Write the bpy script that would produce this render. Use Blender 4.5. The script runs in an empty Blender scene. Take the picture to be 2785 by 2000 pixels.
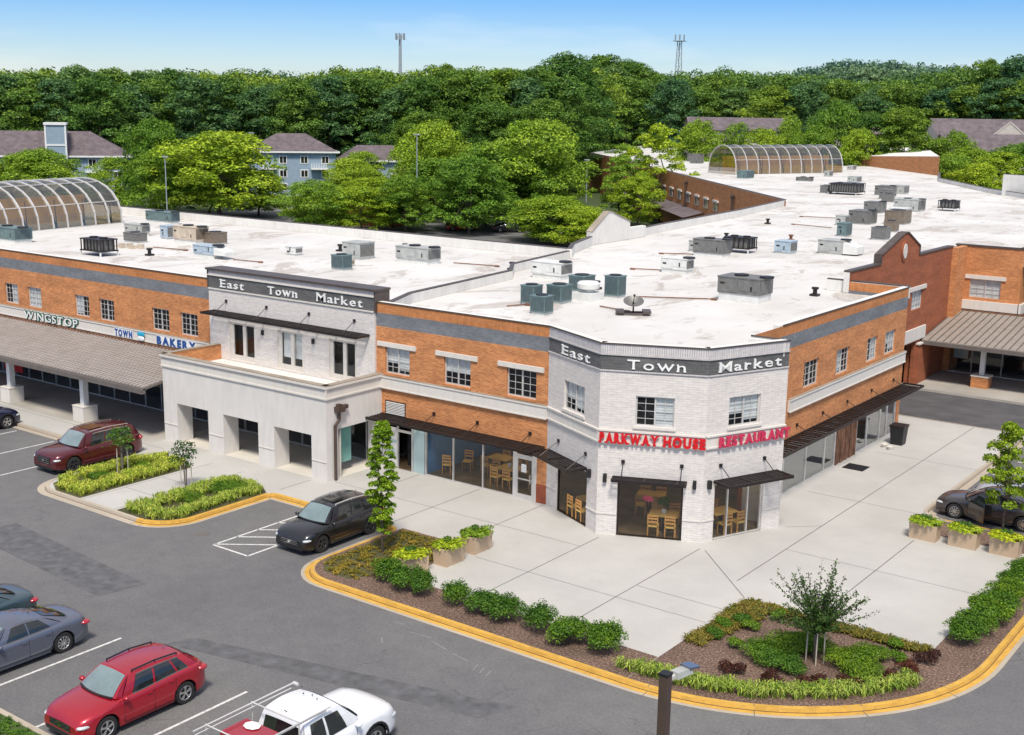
import bpy, bmesh, math, random
import numpy as np
from mathutils import Vector, Matrix
random.seed(7); RNG = np.random.default_rng(7)
scene = bpy.context.scene
COL = scene.collection
R = math.radians
# ---------------------------------------------------------------- camera
PITCH, ROLL, YAW, FPX = 0.2066, 0.0159, 0.6358, 3333.92
CAM = Vector((29.23, -42.26, 17.0))
def camera_axes():
    F = Vector((0, math.cos(PITCH), -math.sin(PITCH))); X = Vector((1, 0, 0)); U = Vector((0, math.sin(PITCH), math.cos(PITCH)))
    r = X * math.cos(ROLL) + U * math.sin(ROLL); u = -X * math.sin(ROLL) + U * math.cos(ROLL)
    W = Matrix(((math.cos(YAW), -math.sin(YAW), 0), (math.sin(YAW), math.cos(YAW), 0), (0, 0, 1)))
    return W @ F, W @ r, W @ u
cF, cR, cU = camera_axes()
cd = bpy.data.cameras.new('camera'); cam = bpy.data.objects.new('camera', cd); COL.objects.link(cam)
cam.matrix_world = Matrix(((cR.x, cU.x, -cF.x, CAM.x), (cR.y, cU.y, -cF.y, CAM.y), (cR.z, cU.z, -cF.z, CAM.z), (0, 0, 0, 1)))
cd.sensor_width = 36.0; cd.lens = 36.0 * FPX / 2785.0; cd.clip_start = 0.5; cd.clip_end = 6000
scene.camera = cam
# ---------------------------------------------------------------- world and sun
SUN_EL, SUN_AZ = R(56), R(-52)     # azimuth of the sun in the XY plane, measured from +X
world = bpy.data.worlds.new('World'); scene.world = world; world.use_nodes = True
wt = world.node_tree; wt.nodes.clear()
wo = wt.nodes.new('ShaderNodeOutputWorld'); bg = wt.nodes.new('ShaderNodeBackground'); sky = wt.nodes.new('ShaderNodeTexSky')
sky.sky_type = 'NISHITA'; sky.sun_disc = False; sky.sun_elevation = SUN_EL; sky.sun_rotation = math.pi / 2 - SUN_AZ
sky.air_density = 1.0; sky.dust_density = 0.6; sky.ozone_density = 2.2; sky.altitude = 50
# thin high cloud: soft wisps mixed over the sky colour
tc = wt.nodes.new('ShaderNodeTexCoord'); mp = wt.nodes.new('ShaderNodeMapping'); mp.inputs['Scale'].default_value = (1.2, 1.2, 7.0)
nz = wt.nodes.new('ShaderNodeTexNoise'); nz.inputs['Scale'].default_value = 2.6; nz.inputs['Detail'].default_value = 6
cr = wt.nodes.new('ShaderNodeValToRGB'); cr.color_ramp.elements[0].position = 0.57; cr.color_ramp.elements[1].position = 0.8
cr.color_ramp.elements[1].color = (0.35, 0.35, 0.35, 1)
mx = wt.nodes.new('ShaderNodeMixRGB'); mx.inputs[2].default_value = (6.6, 6.3, 5.9, 1)
wt.links.new(tc.outputs['Generated'], mp.inputs[0]); wt.links.new(mp.outputs[0], nz.inputs['Vector']); wt.links.new(nz.outputs[0], cr.inputs[0])
sx = wt.nodes.new('ShaderNodeSeparateXYZ'); wt.links.new(tc.outputs['Generated'], sx.inputs[0])
tint = wt.nodes.new('ShaderNodeValToRGB'); te = tint.color_ramp.elements; te[0].position = 0.0; te[0].color = (0.74, 0.73, 0.82, 1); te[1].position = 0.2; te[1].color = (0.30, 0.48, 0.75, 1)
q1 = te.new(0.035); q1.color = (0.57, 0.65, 0.80, 1); q1 = te.new(0.09); q1.color = (0.26, 0.46, 0.76, 1); wt.links.new(sx.outputs[2], tint.inputs[0])
tm_ = wt.nodes.new('ShaderNodeMixRGB'); tm_.blend_type = 'MULTIPLY'; tm_.inputs[0].default_value = 1.0; wt.links.new(sky.outputs[0], tm_.inputs[1]); wt.links.new(tint.outputs[0], tm_.inputs[2])
ambient_veil = wt.nodes.new('ShaderNodeValToRGB'); ve = ambient_veil.color_ramp.elements; ve[0].position = 0.16; ve[0].color = (0, 0, 0, 1); ve[1].position = 0.42; ve[1].color = (0.45, 0.45, 0.45, 1); wt.links.new(sx.outputs[2], ambient_veil.inputs[0])  # unseen cloud veil above the view, added to neutralise blue ambient light
mxx = wt.nodes.new('ShaderNodeMath'); mxx.operation = 'MAXIMUM'; wt.links.new(cr.outputs[0], mxx.inputs[0]); wt.links.new(ambient_veil.outputs[0], mxx.inputs[1])
wt.links.new(mxx.outputs[0], mx.inputs[0]); wt.links.new(tm_.outputs[0], mx.inputs[1]); wt.links.new(mx.outputs[0], bg.inputs[0])
wt.links.new(bg.outputs[0], wo.inputs[0]); bg.inputs[1].default_value = 0.13
sl = bpy.data.lights.new('sun', 'SUN'); sl.energy = 3.0; sl.angle = R(11); sl.color = (1.0, 0.93, 0.83)
so = bpy.data.objects.new('sun', sl); COL.objects.link(so)
sd = Vector((math.cos(SUN_AZ) * math.cos(SUN_EL), math.sin(SUN_AZ) * math.cos(SUN_EL), math.sin(SUN_EL)))
so.rotation_euler = sd.to_track_quat('Z', 'Y').to_euler(); so.location = (40, -60, 80)
vs = scene.view_settings; vs.view_transform = 'Standard'; vs.look = 'None'; vs.gamma = 1.0; vs.exposure = 0.5; vs.use_curve_mapping = False
scene.render.engine = 'CYCLES'
try:
    scene.cycles.max_bounces = 6; scene.cycles.transparent_max_bounces = 12; scene.cycles.diffuse_bounces = 4; scene.cycles.glossy_bounces = 3
except Exception: pass
# ---------------------------------------------------------------- materials
def new_mat(name):
    m = bpy.data.materials.new(name); m.use_nodes = True
    nt = m.node_tree; b = nt.nodes['Principled BSDF']
    return m, nt, b
def N(nt, typ, **kw):
    n = nt.nodes.new(typ)
    for k, v in kw.items():
        if k.startswith('i_'):
            n.inputs[k[2:].replace('_', ' ')].default_value = v
        else: setattr(n, k, v)
    return n
def ramp(nt, src, stops):
    r = nt.nodes.new('ShaderNodeValToRGB'); e = r.color_ramp.elements
    while len(e) > 1: e.remove(e[-1])
    e[0].position = stops[0][0]; e[0].color = (*stops[0][1], 1)
    for p, c in stops[1:]:
        q = e.new(p); q.color = (*c, 1)
    nt.links.new(src, r.inputs[0]); return r.outputs[0]
def mixc(nt, fac, a, b, blend='MIX'):
    n = nt.nodes.new('ShaderNodeMixRGB'); n.blend_type = blend
    for i, v in ((0, fac), (1, a), (2, b)):
        if hasattr(v, 'links'): nt.links.new(v, n.inputs[i])
        elif i == 0: n.inputs[0].default_value = v
        else: n.inputs[i].default_value = (*v, 1)
    return n.outputs[0]
def coords(nt, kind='UV', scale=(1, 1, 1)):
    t = nt.nodes.new('ShaderNodeTexCoord'); m = nt.nodes.new('ShaderNodeMapping'); m.inputs['Scale'].default_value = scale
    nt.links.new(t.outputs[kind], m.inputs[0]); return m.outputs[0]
def noise(nt, vec, scale, detail=3, rough=0.55, dist=0.0):
    n = nt.nodes.new('ShaderNodeTexNoise'); n.inputs['Scale'].default_value = scale; n.inputs['Detail'].default_value = detail
    n.inputs['Roughness'].default_value = rough; n.inputs['Distortion'].default_value = dist
    nt.links.new(vec, n.inputs['Vector']); return n.outputs[0]
def bump(nt, b, h, strength=0.3, dist=0.02):
    n = nt.nodes.new('ShaderNodeBump'); n.inputs['Strength'].default_value = strength; n.inputs['Distance'].default_value = dist
    nt.links.new(h, n.inputs['Height']); nt.links.new(n.outputs[0], b.inputs['Normal'])
def plain(name, col, rough=0.6, metal=0.0, var=0.12, scale=1.5, coat=0.0, spec=None, fine=0.0):
    m, nt, b = new_mat(name)
    v = coords(nt, 'Object'); n1 = noise(nt, v, scale, 4)
    lo = tuple(c * (1 - var) for c in col); hi = tuple(min(1, c * (1 + var)) for c in col)
    c = ramp(nt, n1, [(0.3, lo), (0.7, hi)])
    nt.links.new(c, b.inputs['Base Color']); b.inputs['Roughness'].default_value = rough; b.inputs['Metallic'].default_value = metal
    if coat: b.inputs['Coat Weight'].default_value = coat; b.inputs['Coat Roughness'].default_value = 0.05
    if spec is not None: b.inputs['Specular IOR Level'].default_value = spec
    return m
def brick_mat(name, c1, c2, mortar, bw=0.20, rh=0.075, ms=0.008, stain=0.30, weave=0.0):
    m, nt, b = new_mat(name); v = coords(nt, 'UV')
    t = N(nt, 'ShaderNodeTexBrick'); nt.links.new(v, t.inputs['Vector'])
    t.inputs['Scale'].default_value = 1.0; t.inputs['Brick Width'].default_value = bw; t.inputs['Row Height'].default_value = rh
    t.inputs['Mortar Size'].default_value = ms; t.inputs['Mortar Smooth'].default_value = 0.1; t.inputs['Bias'].default_value = 0.0
    t.inputs['Color1'].default_value = (*c1, 1); t.inputs['Color2'].default_value = (*c2, 1); t.inputs['Mortar'].default_value = (*mortar, 1)
    v2 = coords(nt, 'UV', (0.35, 1.2, 1)); n1 = noise(nt, v2, 1.6, 5)
    n2 = noise(nt, coords(nt, 'UV', (1, 3.2, 1)), 3.0, 3)
    d = ramp(nt, n1, [(0.25, (1 - stain,) * 3), (0.75, (1 + stain * 0.4,) * 3)])
    c = mixc(nt, 1.0, t.outputs['Color'], d, 'MULTIPLY')
    c = mixc(nt, 1.0, c, ramp(nt, n2, [(0.3, (0.88, 0.88, 0.9)), (0.7, (1.1, 1.08, 1.06))]), 'MULTIPLY')
    nt.links.new(c, b.inputs['Base Color']); b.inputs['Roughness'].default_value = 0.85
    bump(nt, b, t.outputs['Fac'], -0.25, 0.01)
    return m
M = {}
M['brick'] = brick_mat('orange_brick', (0.66, 0.255, 0.075), (0.46, 0.145, 0.035), (0.56, 0.34, 0.19))
M['brick_dark'] = brick_mat('dark_red_brick', (0.40, 0.105, 0.035), (0.29, 0.07, 0.025), (0.32, 0.15, 0.08))
M['brick_red'] = brick_mat('fresh_red_brick', (0.38, 0.08, 0.03), (0.30, 0.06, 0.022), (0.3, 0.12, 0.07))
M['brick_white'] = brick_mat('white_painted_brick', (0.70, 0.66, 0.61), (0.66, 0.62, 0.575), (0.56, 0.525, 0.48), bw=0.4, rh=0.1, ms=0.010, stain=0.08)
M['soldier_white'] = brick_mat('white_soldier_course', (0.62, 0.59, 0.57), (0.54, 0.52, 0.51), (0.36, 0.34, 0.33), bw=0.09, rh=0.45, ms=0.012, stain=0.05)
M['soldier_brick'] = brick_mat('orange_soldier_course', (0.62, 0.235, 0.070), (0.50, 0.17, 0.046), (0.44, 0.24, 0.12), bw=0.09, rh=0.27, ms=0.010)
M['brick_grey'] = brick_mat('blue_grey_brick', (0.20, 0.215, 0.23), (0.15, 0.165, 0.18), (0.24, 0.24, 0.24), bw=0.22, rh=0.09, ms=0.008)
M['band_dark'] = brick_mat('dark_grey_band', (0.125, 0.125, 0.122), (0.10, 0.10, 0.10), (0.16, 0.16, 0.155), bw=0.3, rh=0.12, ms=0.006)
def stucco(name, col, var=0.07):
    m, nt, b = new_mat(name); v = coords(nt, 'UV')
    n1 = noise(nt, v, 0.7, 6, 0.6); n2 = noise(nt, coords(nt, 'UV', (3, 0.5, 1)), 1.4, 5, 0.6)
    c = ramp(nt, n1, [(0.25, tuple(x * (1 - var) for x in col)), (0.75, tuple(x * (1 + var * .5) for x in col))])
    c = mixc(nt, 1.0, c, ramp(nt, n2, [(0.3, (0.93, 0.925, 0.91)), (0.6, (1.02, 1.02, 1.02))]), 'MULTIPLY')
    nt.links.new(c, b.inputs['Base Color']); b.inputs['Roughness'].default_value = 0.9
    bump(nt, b, noise(nt, v, 60, 2), 0.1, 0.01); return m
M['porch_floor'] = None
M['stucco'] = stucco('pale_stucco', (0.66, 0.625, 0.585))
M['trim'] = stucco('cream_trim', (0.66, 0.62, 0.56), 0.05)
M['trim_weathered'] = stucco('weathered_ledge', (0.33, 0.28, 0.22), 0.4)
def roof_mat():
    m, nt, b = new_mat('white_roof_membrane'); v = coords(nt, 'UV')
    base = ramp(nt, noise(nt, v, 0.12, 6, 0.6), [(0.35, (0.53, 0.51, 0.475)), (0.62, (0.645, 0.63, 0.60))])
    t = N(nt, 'ShaderNodeTexBrick'); nt.links.new(coords(nt, 'UV', (1, 1, 1)), t.inputs['Vector'])
    for k, x in (('Scale', 1.0), ('Brick Width', 14.0), ('Row Height', 3.0), ('Mortar Size', 0.03), ('Mortar Smooth', 0.3)): t.inputs[k].default_value = x
    base = mixc(nt, mixc(nt, 1.0, t.outputs['Fac'], (0.35, 0.35, 0.35), 'MULTIPLY'), base, (0.52, 0.49, 0.45))
    # long drying puddle stains and dirt
    s1 = noise(nt, coords(nt, 'UV', (0.16, 0.09, 1)), 1.6, 8, 0.70, 0.9)
    s2 = noise(nt, coords(nt, 'UV', (0.4, 0.18, 1)), 2.0, 6, 0.7, 0.4)
    msk = ramp(nt, s1, [(0.55, (0, 0, 0)), (0.60, (0.6, 0.6, 0.6)), (0.68, (0.15, 0.15, 0.15))])
    base = mixc(nt, msk, base, (0.29, 0.235, 0.18))
    msk2 = ramp(nt, s2, [(0.57, (0, 0, 0)), (0.62, (0.45, 0.45, 0.45)), (0.72, (0.2, 0.2, 0.2))])
    base = mixc(nt, msk2, base, (0.36, 0.33, 0.29))
    nt.links.new(base, b.inputs['Base Color']); b.inputs['Roughness'].default_value = 0.75; return m
M['roof'] = roof_mat()
M['membrane_wall'] = stucco('white_membrane_upstand', (0.72, 0.70, 0.65), 0.14)
def asphalt_mat():
    m, nt, b = new_mat('asphalt'); v = coords(nt, 'UV')
    c = ramp(nt, noise(nt, v, 0.09, 6, 0.6), [(0.3, (0.112, 0.111, 0.115)), (0.7, (0.160, 0.156, 0.149))])
    c = mixc(nt, 1.0, c, ramp(nt, noise(nt, v, 1.3, 6, 0.7), [(0.3, (0.88, 0.88, 0.89)), (0.7, (1.10, 1.09, 1.08))]), 'MULTIPLY')
    c = mixc(nt, 1.0, c, ramp(nt, noise(nt, v, 11, 6, 0.85), [(0.32, (0.70, 0.70, 0.70)), (0.68, (1.30, 1.30, 1.30))]), 'MULTIPLY')
    vo = N(nt, 'ShaderNodeTexVoronoi', feature='DISTANCE_TO_EDGE'); vo.inputs['Scale'].default_value = 0.32
    wv = noise(nt, v, 1.2, 4); ad = N(nt, 'ShaderNodeVectorMath', operation='ADD')
    sc = N(nt, 'ShaderNodeVectorMath', operation='SCALE'); cmb = N(nt, 'ShaderNodeCombineXYZ'); nt.links.new(wv, cmb.inputs[0]); nt.links.new(wv, cmb.inputs[1])
    sc.inputs['Scale'].default_value = 1.3; nt.links.new(cmb.outputs[0], sc.inputs[0]); nt.links.new(v, ad.inputs[0]); nt.links.new(sc.outputs[0], ad.inputs[1]); nt.links.new(ad.outputs[0], vo.inputs['Vector'])
    crack = ramp(nt, vo.outputs['Distance'], [(0.0, (1, 1, 1)), (0.008, (0, 0, 0))])
    crack = mixc(nt, 1.0, crack, ramp(nt, noise(nt, v, 0.16, 3), [(0.53, (0, 0, 0)), (0.62, (0.7, 0.7, 0.7))]), 'MULTIPLY')
    c = mixc(nt, crack, c, (0.05, 0.05, 0.05))
    oil = ramp(nt, noise(nt, v, 0.8, 4, 0.6), [(0.66, (0, 0, 0)), (0.74, (0.35, 0.35, 0.35))])
    c = mixc(nt, oil, c, (0.06, 0.058, 0.055))
    nt.links.new(c, b.inputs['Base Color']); b.inputs['Roughness'].default_value = 0.85
    bump(nt, b, noise(nt, v, 90, 2), 0.3, 0.01); return m
M['asphalt'] = asphalt_mat()
M['faint'] = plain('faint_paint', (0.26, 0.26, 0.255), 0.8)
M['leaf_hill'] = None
M['asphalt_patch'] = plain('patched_asphalt', (0.100, 0.099, 0.102), 0.85, var=0.30, scale=2.2)
M['asphalt_dark'] = plain('newer_asphalt', (0.082, 0.080, 0.082), 0.8, var=0.25, scale=0.7)
def concrete_mat(name, col, stain=0.10):
    m, nt, b = new_mat(name); v = coords(nt, 'UV')
    c = ramp(nt, noise(nt, v, 0.22, 7, 0.62), [(0.3, tuple(x * (1 - stain) for x in col)), (0.7, tuple(x * (1 + stain * .5) for x in col))])
    c = mixc(nt, 1.0, c, ramp(nt, noise(nt, v, 14, 4, 0.7), [(0.3, (0.94, 0.94, 0.94)), (0.7, (1.05, 1.05, 1.05))]), 'MULTIPLY')
    c = mixc(nt, ramp(nt, noise(nt, v, 0.55, 5, 0.65), [(0.58, (0, 0, 0)), (0.75, (0.35, 0.35, 0.35))]), c, tuple(x * 0.75 for x in col))
    nt.links.new(c, b.inputs['Base Color']); b.inputs['Roughness'].default_value = 0.85; return m
M['concrete'] = concrete_mat('pale_concrete', (0.455, 0.44, 0.405), 0.14)
M['concrete_dirty'] = concrete_mat('walkway_concrete', (0.42, 0.39, 0.34), 0.3)
M['porch_floor'] = concrete_mat('porch_floor_concrete', (0.62, 0.58, 0.50), 0.2)
M['kerb'] = concrete_mat('kerb_concrete', (0.42, 0.36, 0.28), 0.2)
M['joint'] = plain('joint_dark', (0.13, 0.12, 0.11), 0.9)
def yellow_mat():
    m, nt, b = new_mat('yellow_kerb_paint'); v = coords(nt, 'UV')
    c = ramp(nt, noise(nt, v, 1.5, 6, 0.7), [(0.3, (0.42, 0.23, 0.035)), (0.6, (0.62, 0.36, 0.06))])
    c = mixc(nt, ramp(nt, noise(nt, coords(nt, 'UV', (1, 1, 1)), 7, 6, 0.75), [(0.56, (0, 0, 0)), (0.66, (0.75, 0.75, 0.75))]), c, (0.36, 0.26, 0.15))
    nt.links.new(c, b.inputs['Base Color']); b.inputs['Roughness'].default_value = 0.8; return m
M['yellow'] = yellow_mat()
M['lamp_lit'], _nt, _b = new_mat('lit_ceiling_lamp'); _b.inputs['Emission Color'].default_value = (1.0, 0.80, 0.52, 1); _b.inputs['Emission Strength'].default_value = 7.0
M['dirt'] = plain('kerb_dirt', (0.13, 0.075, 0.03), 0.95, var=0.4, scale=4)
def worn_white():
    m, nt, b = new_mat('worn_white_line'); v = coords(nt, 'UV')
    c = ramp(nt, noise(nt, v, 9, 5, 0.75), [(0.35, (0.30, 0.30, 0.29)), (0.5, (0.62, 0.61, 0.58))])
    nt.links.new(c, b.inputs['Base Color']); b.inputs['Roughness'].default_value = 0.8; return m
M['line'] = worn_white()
def mulch():
    m, nt, b = new_mat('mulch'); v = coords(nt, 'UV')
    c = ramp(nt, noise(nt, v, 14, 5, 0.8), [(0.32, (0.03, 0.017, 0.012)), (0.5, (0.13, 0.082, 0.06)), (0.66, (0.42, 0.31, 0.24))])
    c = mixc(nt, 1.0, c, ramp(nt, noise(nt, v, 0.8, 3), [(0.3, (0.8, 0.75, 0.72)), (0.7, (1.15, 1.1, 1.05))]), 'MULTIPLY')
    nt.links.new(c, b.inputs['Base Color']); b.inputs['Roughness'].default_value = 0.95
    bump(nt, b, noise(nt, v, 22, 3), 0.8, 0.04); return m
M['mulch'] = mulch()
def grassy(name, a, bb, c3):
    m, nt, b = new_mat(name); v = coords(nt, 'UV')
    c = ramp(nt, noise(nt, v, 10, 5, 0.8), [(0.3, a), (0.55, bb), (0.75, c3)])
    c = mixc(nt, 1.0, c, ramp(nt, noise(nt, v, 0.3, 4), [(0.3, (0.8, 0.8, 0.8)), (0.7, (1.15, 1.15, 1.1))]), 'MULTIPLY')
    nt.links.new(c, b.inputs['Base Color']); b.inputs['Roughness'].default_value = 0.95; bump(nt, b, noise(nt, v, 18, 3), 0.8, 0.05); return m
M['lawn'] = grassy('lawn', (0.03, 0.05, 0.012), (0.07, 0.12, 0.025), (0.13, 0.18, 0.04))
M['patchy'] = grassy('patchy_ground', (0.03, 0.03, 0.012), (0.085, 0.085, 0.03), (0.16, 0.11, 0.07))
M['earth'] = grassy('far_ground', (0.02, 0.035, 0.01), (0.05, 0.08, 0.02), (0.08, 0.11, 0.03))
def leaf_mat(name, c1, c2, trans=0.35, vscale=0.35):
    m, nt, b = new_mat(name); nt.nodes.remove(b); out = nt.nodes['Material Output']
    g = N(nt, 'ShaderNodeNewGeometry'); oi = N(nt, 'ShaderNodeObjectInfo')
    t = nt.nodes.new('ShaderNodeTexCoord')
    n1 = noise(nt, t.outputs['Object'], vscale, 3)
    c = ramp(nt, n1, [(0.3, c1), (0.7, c2)])
    rnd = ramp(nt, g.outputs['Random Per Island'], [(0.0, (0.38, 0.42, 0.4)), (0.5, (1.0, 1.0, 1.0)), (1.0, (1.75, 1.6, 1.2))])
    c = mixc(nt, 1.0, c, rnd, 'MULTIPLY')
    c = mixc(nt, 1.0, c, ramp(nt, oi.outputs['Random'], [(0.0, (0.66, 0.78, 0.95)), (0.5, (1.0, 1.0, 0.95)), (1.0, (1.42, 1.22, 0.85))]), 'MULTIPLY')
    d = N(nt, 'ShaderNodeBsdfDiffuse'); tr = N(nt, 'ShaderNodeBsdfTranslucent'); mixs = N(nt, 'ShaderNodeMixShader'); mixs.inputs[0].default_value = trans
    nt.links.new(c, d.inputs[0]); nt.links.new(c, tr.inputs[0]); nt.links.new(d.outputs[0], mixs.inputs[1]); nt.links.new(tr.outputs[0], mixs.inputs[2])
    gl = N(nt, 'ShaderNodeBsdfGlossy'); gl.inputs['Roughness'].default_value = 0.45; m2 = N(nt, 'ShaderNodeMixShader'); m2.inputs[0].default_value = 0.015
    nt.links.new(mixs.outputs[0], m2.inputs[1]); nt.links.new(gl.outputs[0], m2.inputs[2]); nt.links.new(m2.outputs[0], out.inputs[0]); return m
M['leaf_light'] = leaf_mat('leaf_light', (0.18, 0.32, 0.028), (0.31, 0.44, 0.050))
M['leaf_mid'] = leaf_mat('leaf_mid', (0.14, 0.27, 0.025), (0.25, 0.38, 0.040))
M['leaf_dark'] = leaf_mat('leaf_dark', (0.070, 0.165, 0.028), (0.155, 0.265, 0.042))
M['leaf_forest'] = leaf_mat('leaf_forest', (0.078, 0.175, 0.034), (0.20, 0.32, 0.052), vscale=0.12)
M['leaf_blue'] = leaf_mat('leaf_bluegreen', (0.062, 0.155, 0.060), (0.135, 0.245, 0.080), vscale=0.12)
M['leaf_shrub'] = leaf_mat('leaf_shrub', (0.065, 0.16, 0.016), (0.16, 0.28, 0.03), vscale=2)
M['leaf_lime'] = leaf_mat('leaf_lime', (0.24, 0.36, 0.02), (0.36, 0.46, 0.04), vscale=3)
M['leaf_grass'] = leaf_mat('leaf_variegated', (0.20, 0.34, 0.05), (0.42, 0.50, 0.14), vscale=3)
M['leaf_purple'] = leaf_mat('leaf_purple', (0.075, 0.024, 0.022), (0.12, 0.05, 0.03), vscale=3)
M['leaf_bronze'] = leaf_mat('leaf_bronze', (0.14, 0.15, 0.025), (0.27, 0.21, 0.05), vscale=2)
M['leaf_myrtle'] = leaf_mat('leaf_myrtle', (0.045, 0.10, 0.022), (0.08, 0.15, 0.035), vscale=3)
M['bark'] = plain('bark', (0.10, 0.075, 0.055), 0.95, var=0.35, scale=6)
M['stake'] = plain('stake_wood', (0.45, 0.40, 0.32), 0.9, scale=5)
M['metal_dark'] = plain('dark_bronze_metal', (0.020, 0.014, 0.013), 0.45, metal=0.2, var=0.2)
M['metal_brown'] = plain('brown_coping', (0.09, 0.07, 0.06), 0.5, metal=0.2, var=0.2)
M['metal_pole'] = plain('brown_pole_paint', (0.07, 0.045, 0.035), 0.5, var=0.2)
M['alu'] = plain('aluminium_frame', (0.62, 0.60, 0.57), 0.45, metal=0.3)
M['white_paint'] = plain('white_paint', (0.74, 0.73, 0.70), 0.5, var=0.06)
M['black'] = plain('black_plastic', (0.012, 0.012, 0.013), 0.5)
M['dark_void'] = plain('dark_interior', (0.018, 0.017, 0.017), 0.9)
M['hvac_grey'] = plain('unit_grey', (0.40, 0.41, 0.38), 0.55, metal=0.1, var=0.16, scale=2.5)
M['hvac_beige'] = plain('unit_beige', (0.50, 0.42, 0.32), 0.6, var=0.2, scale=2.5)
M['hvac_teal'] = plain('unit_teal', (0.12, 0.18, 0.18), 0.5, var=0.2, scale=2.5)
M['hvac_blue'] = plain('unit_blue', (0.36, 0.44, 0.50), 0.5, var=0.15, scale=2.5)
M['hvac_white'] = plain('unit_white', (0.66, 0.66, 0.62), 0.5, var=0.1, scale=2.5)
M['rust'] = plain('rust_brown', (0.19, 0.09, 0.05), 0.9, var=0.4, scale=3)
def coil_mat(name, col):
    m, nt, b = new_mat(name); v = coords(nt, 'UV', (1, 1, 1))
    w = N(nt, 'ShaderNodeTexWave', wave_type='BANDS', bands_direction='X'); w.inputs['Scale'].default_value = 6.0; nt.links.new(v, w.inputs['Vector'])
    c = ramp(nt, w.outputs[0], [(0.2, tuple(x * 0.55 for x in col)), (0.8, tuple(x * 1.25 for x in col))])
    c = mixc(nt, 1.0, c, ramp(nt, noise(nt, v, 3, 4), [(0.3, (0.75, 0.75, 0.75)), (0.7, (1.15, 1.15, 1.15))]), 'MULTIPLY')
    nt.links.new(c, b.inputs['Base Color']); b.inputs['Roughness'].default_value = 0.5; b.inputs['Metallic'].default_value = 0.3; return m
M['coil'] = coil_mat('coil_grey', (0.21, 0.205, 0.19)); M['coil_teal'] = coil_mat('coil_teal', (0.10, 0.145, 0.15)); M['coil_brown'] = coil_mat('coil_brown', (0.24, 0.19, 0.14))
def glass_mat(name, tint=(0.75, 0.8, 0.78), refl=0.16):
    m, nt, b = new_mat(name); nt.nodes.remove(b); out = nt.nodes['Material Output']
    tr = N(nt, 'ShaderNodeBsdfTransparent'); tr.inputs[0].default_value = (*tint, 1)
    gl = N(nt, 'ShaderNodeBsdfGlossy'); gl.inputs['Roughness'].default_value = 0.02; gl.inputs['Color'].default_value = (0.9, 0.95, 1, 1)
    lw = N(nt, 'ShaderNodeLayerWeight'); lw.inputs['Blend'].default_value = 0.35
    mm = N(nt, 'ShaderNodeMath', operation='MULTIPLY_ADD'); mm.inputs[1].default_value = 0.30; mm.inputs[2].default_value = refl
    mm.use_clamp = True
    nt.links.new(lw.outputs['Fresnel'], mm.inputs[0]); mx_ = N(nt, 'ShaderNodeMixShader'); nt.links.new(mm.outputs[0], mx_.inputs[0])
    nt.links.new(tr.outputs[0], mx_.inputs[1]); nt.links.new(gl.outputs[0], mx_.inputs[2]); nt.links.new(mx_.outputs[0], out.inputs[0]); return m
M['glass'] = glass_mat('window_glass', (0.88, 0.90, 0.90), 0.04); M['glass_shop'] = glass_mat('shop_glass', (0.82, 0.84, 0.82), 0.03); M['glass_pale'] = glass_mat('pale_reflective_glass', (0.6, 0.66, 0.62), 0.38)
M['sky_panel'] = glass_mat('skylight_tinted_panel', (0.60, 0.55, 0.44), 0.14)
M['teal_film'] = plain('teal_window_film', (0.16, 0.36, 0.31), 0.2, var=0.15, coat=0.5); M['pale_panel'] = plain('pale_blue_panel', (0.42, 0.54, 0.53), 0.3, var=0.06)
M['blind'] = plain('window_blind', (0.8, 0.8, 0.77), 0.8, var=0.15); M['car_glass'] = plain('car_glass', (0.016, 0.02, 0.02), 0.04, var=0.3, spec=0.6, coat=0.6)
M['windscreen'] = plain('windscreen_glass', (0.16, 0.22, 0.22), 0.05, var=0.2, spec=0.8, coat=1.0)
def paint(name, col, metal=0.35):
    m, nt, b = new_mat(name); v = coords(nt, 'Object'); c = ramp(nt, noise(nt, v, 1.1, 4), [(0.3, tuple(x * 0.93 for x in col)), (0.7, tuple(min(1, x * 1.05) for x in col))])
    nt.links.new(c, b.inputs['Base Color']); b.inputs['Roughness'].default_value = 0.32; b.inputs['Metallic'].default_value = metal
    b.inputs['Coat Weight'].default_value = 0.9; b.inputs['Coat Roughness'].default_value = 0.06; return m
M['p_red'] = paint('paint_red', (0.40, 0.008, 0.022)); M['p_maroon'] = paint('paint_maroon', (0.095, 0.006, 0.012)); M['p_black'] = paint('paint_black', (0.010, 0.010, 0.012), 0.2)
M['p_grey'] = paint('paint_slate', (0.15, 0.165, 0.21), 0.6); M['p_teal'] = paint('paint_teal_grey', (0.05, 0.085, 0.10)); M['p_navy'] = paint('paint_navy', (0.010, 0.014, 0.05)); M['p_white'] = paint('paint_white', (0.78, 0.79, 0.80), 0.0)
M['p_brown'] = paint('paint_dark_taupe', (0.055, 0.048, 0.046)); M['p_silver'] = paint('paint_silver', (0.42, 0.45, 0.48))
M['tyre'] = plain('tyre_rubber', (0.018, 0.018, 0.018), 0.85); M['rim'] = plain('alloy_rim', (0.55, 0.55, 0.55), 0.3, metal=0.8); M['rim_dark'] = plain('dark_rim', (0.06, 0.06, 0.065), 0.35, metal=0.5)
M['chrome'] = plain('chrome', (0.7, 0.7, 0.7), 0.12, metal=1.0); M['lamp_glass'] = plain('headlamp_glass', (0.55, 0.57, 0.58), 0.08, coat=1.0); M['tail'] = plain('tail_lamp', (0.35, 0.01, 0.02), 0.12, coat=1.0)
M['plate'] = plain('number_plate', (0.65, 0.66, 0.66), 0.5); M['wood'] = plain('oak_furniture', (0.62, 0.30, 0.08), 0.5, scale=4); M['wood_pale'] = plain('pale_table', (0.75, 0.48, 0.13), 0.45)
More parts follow.
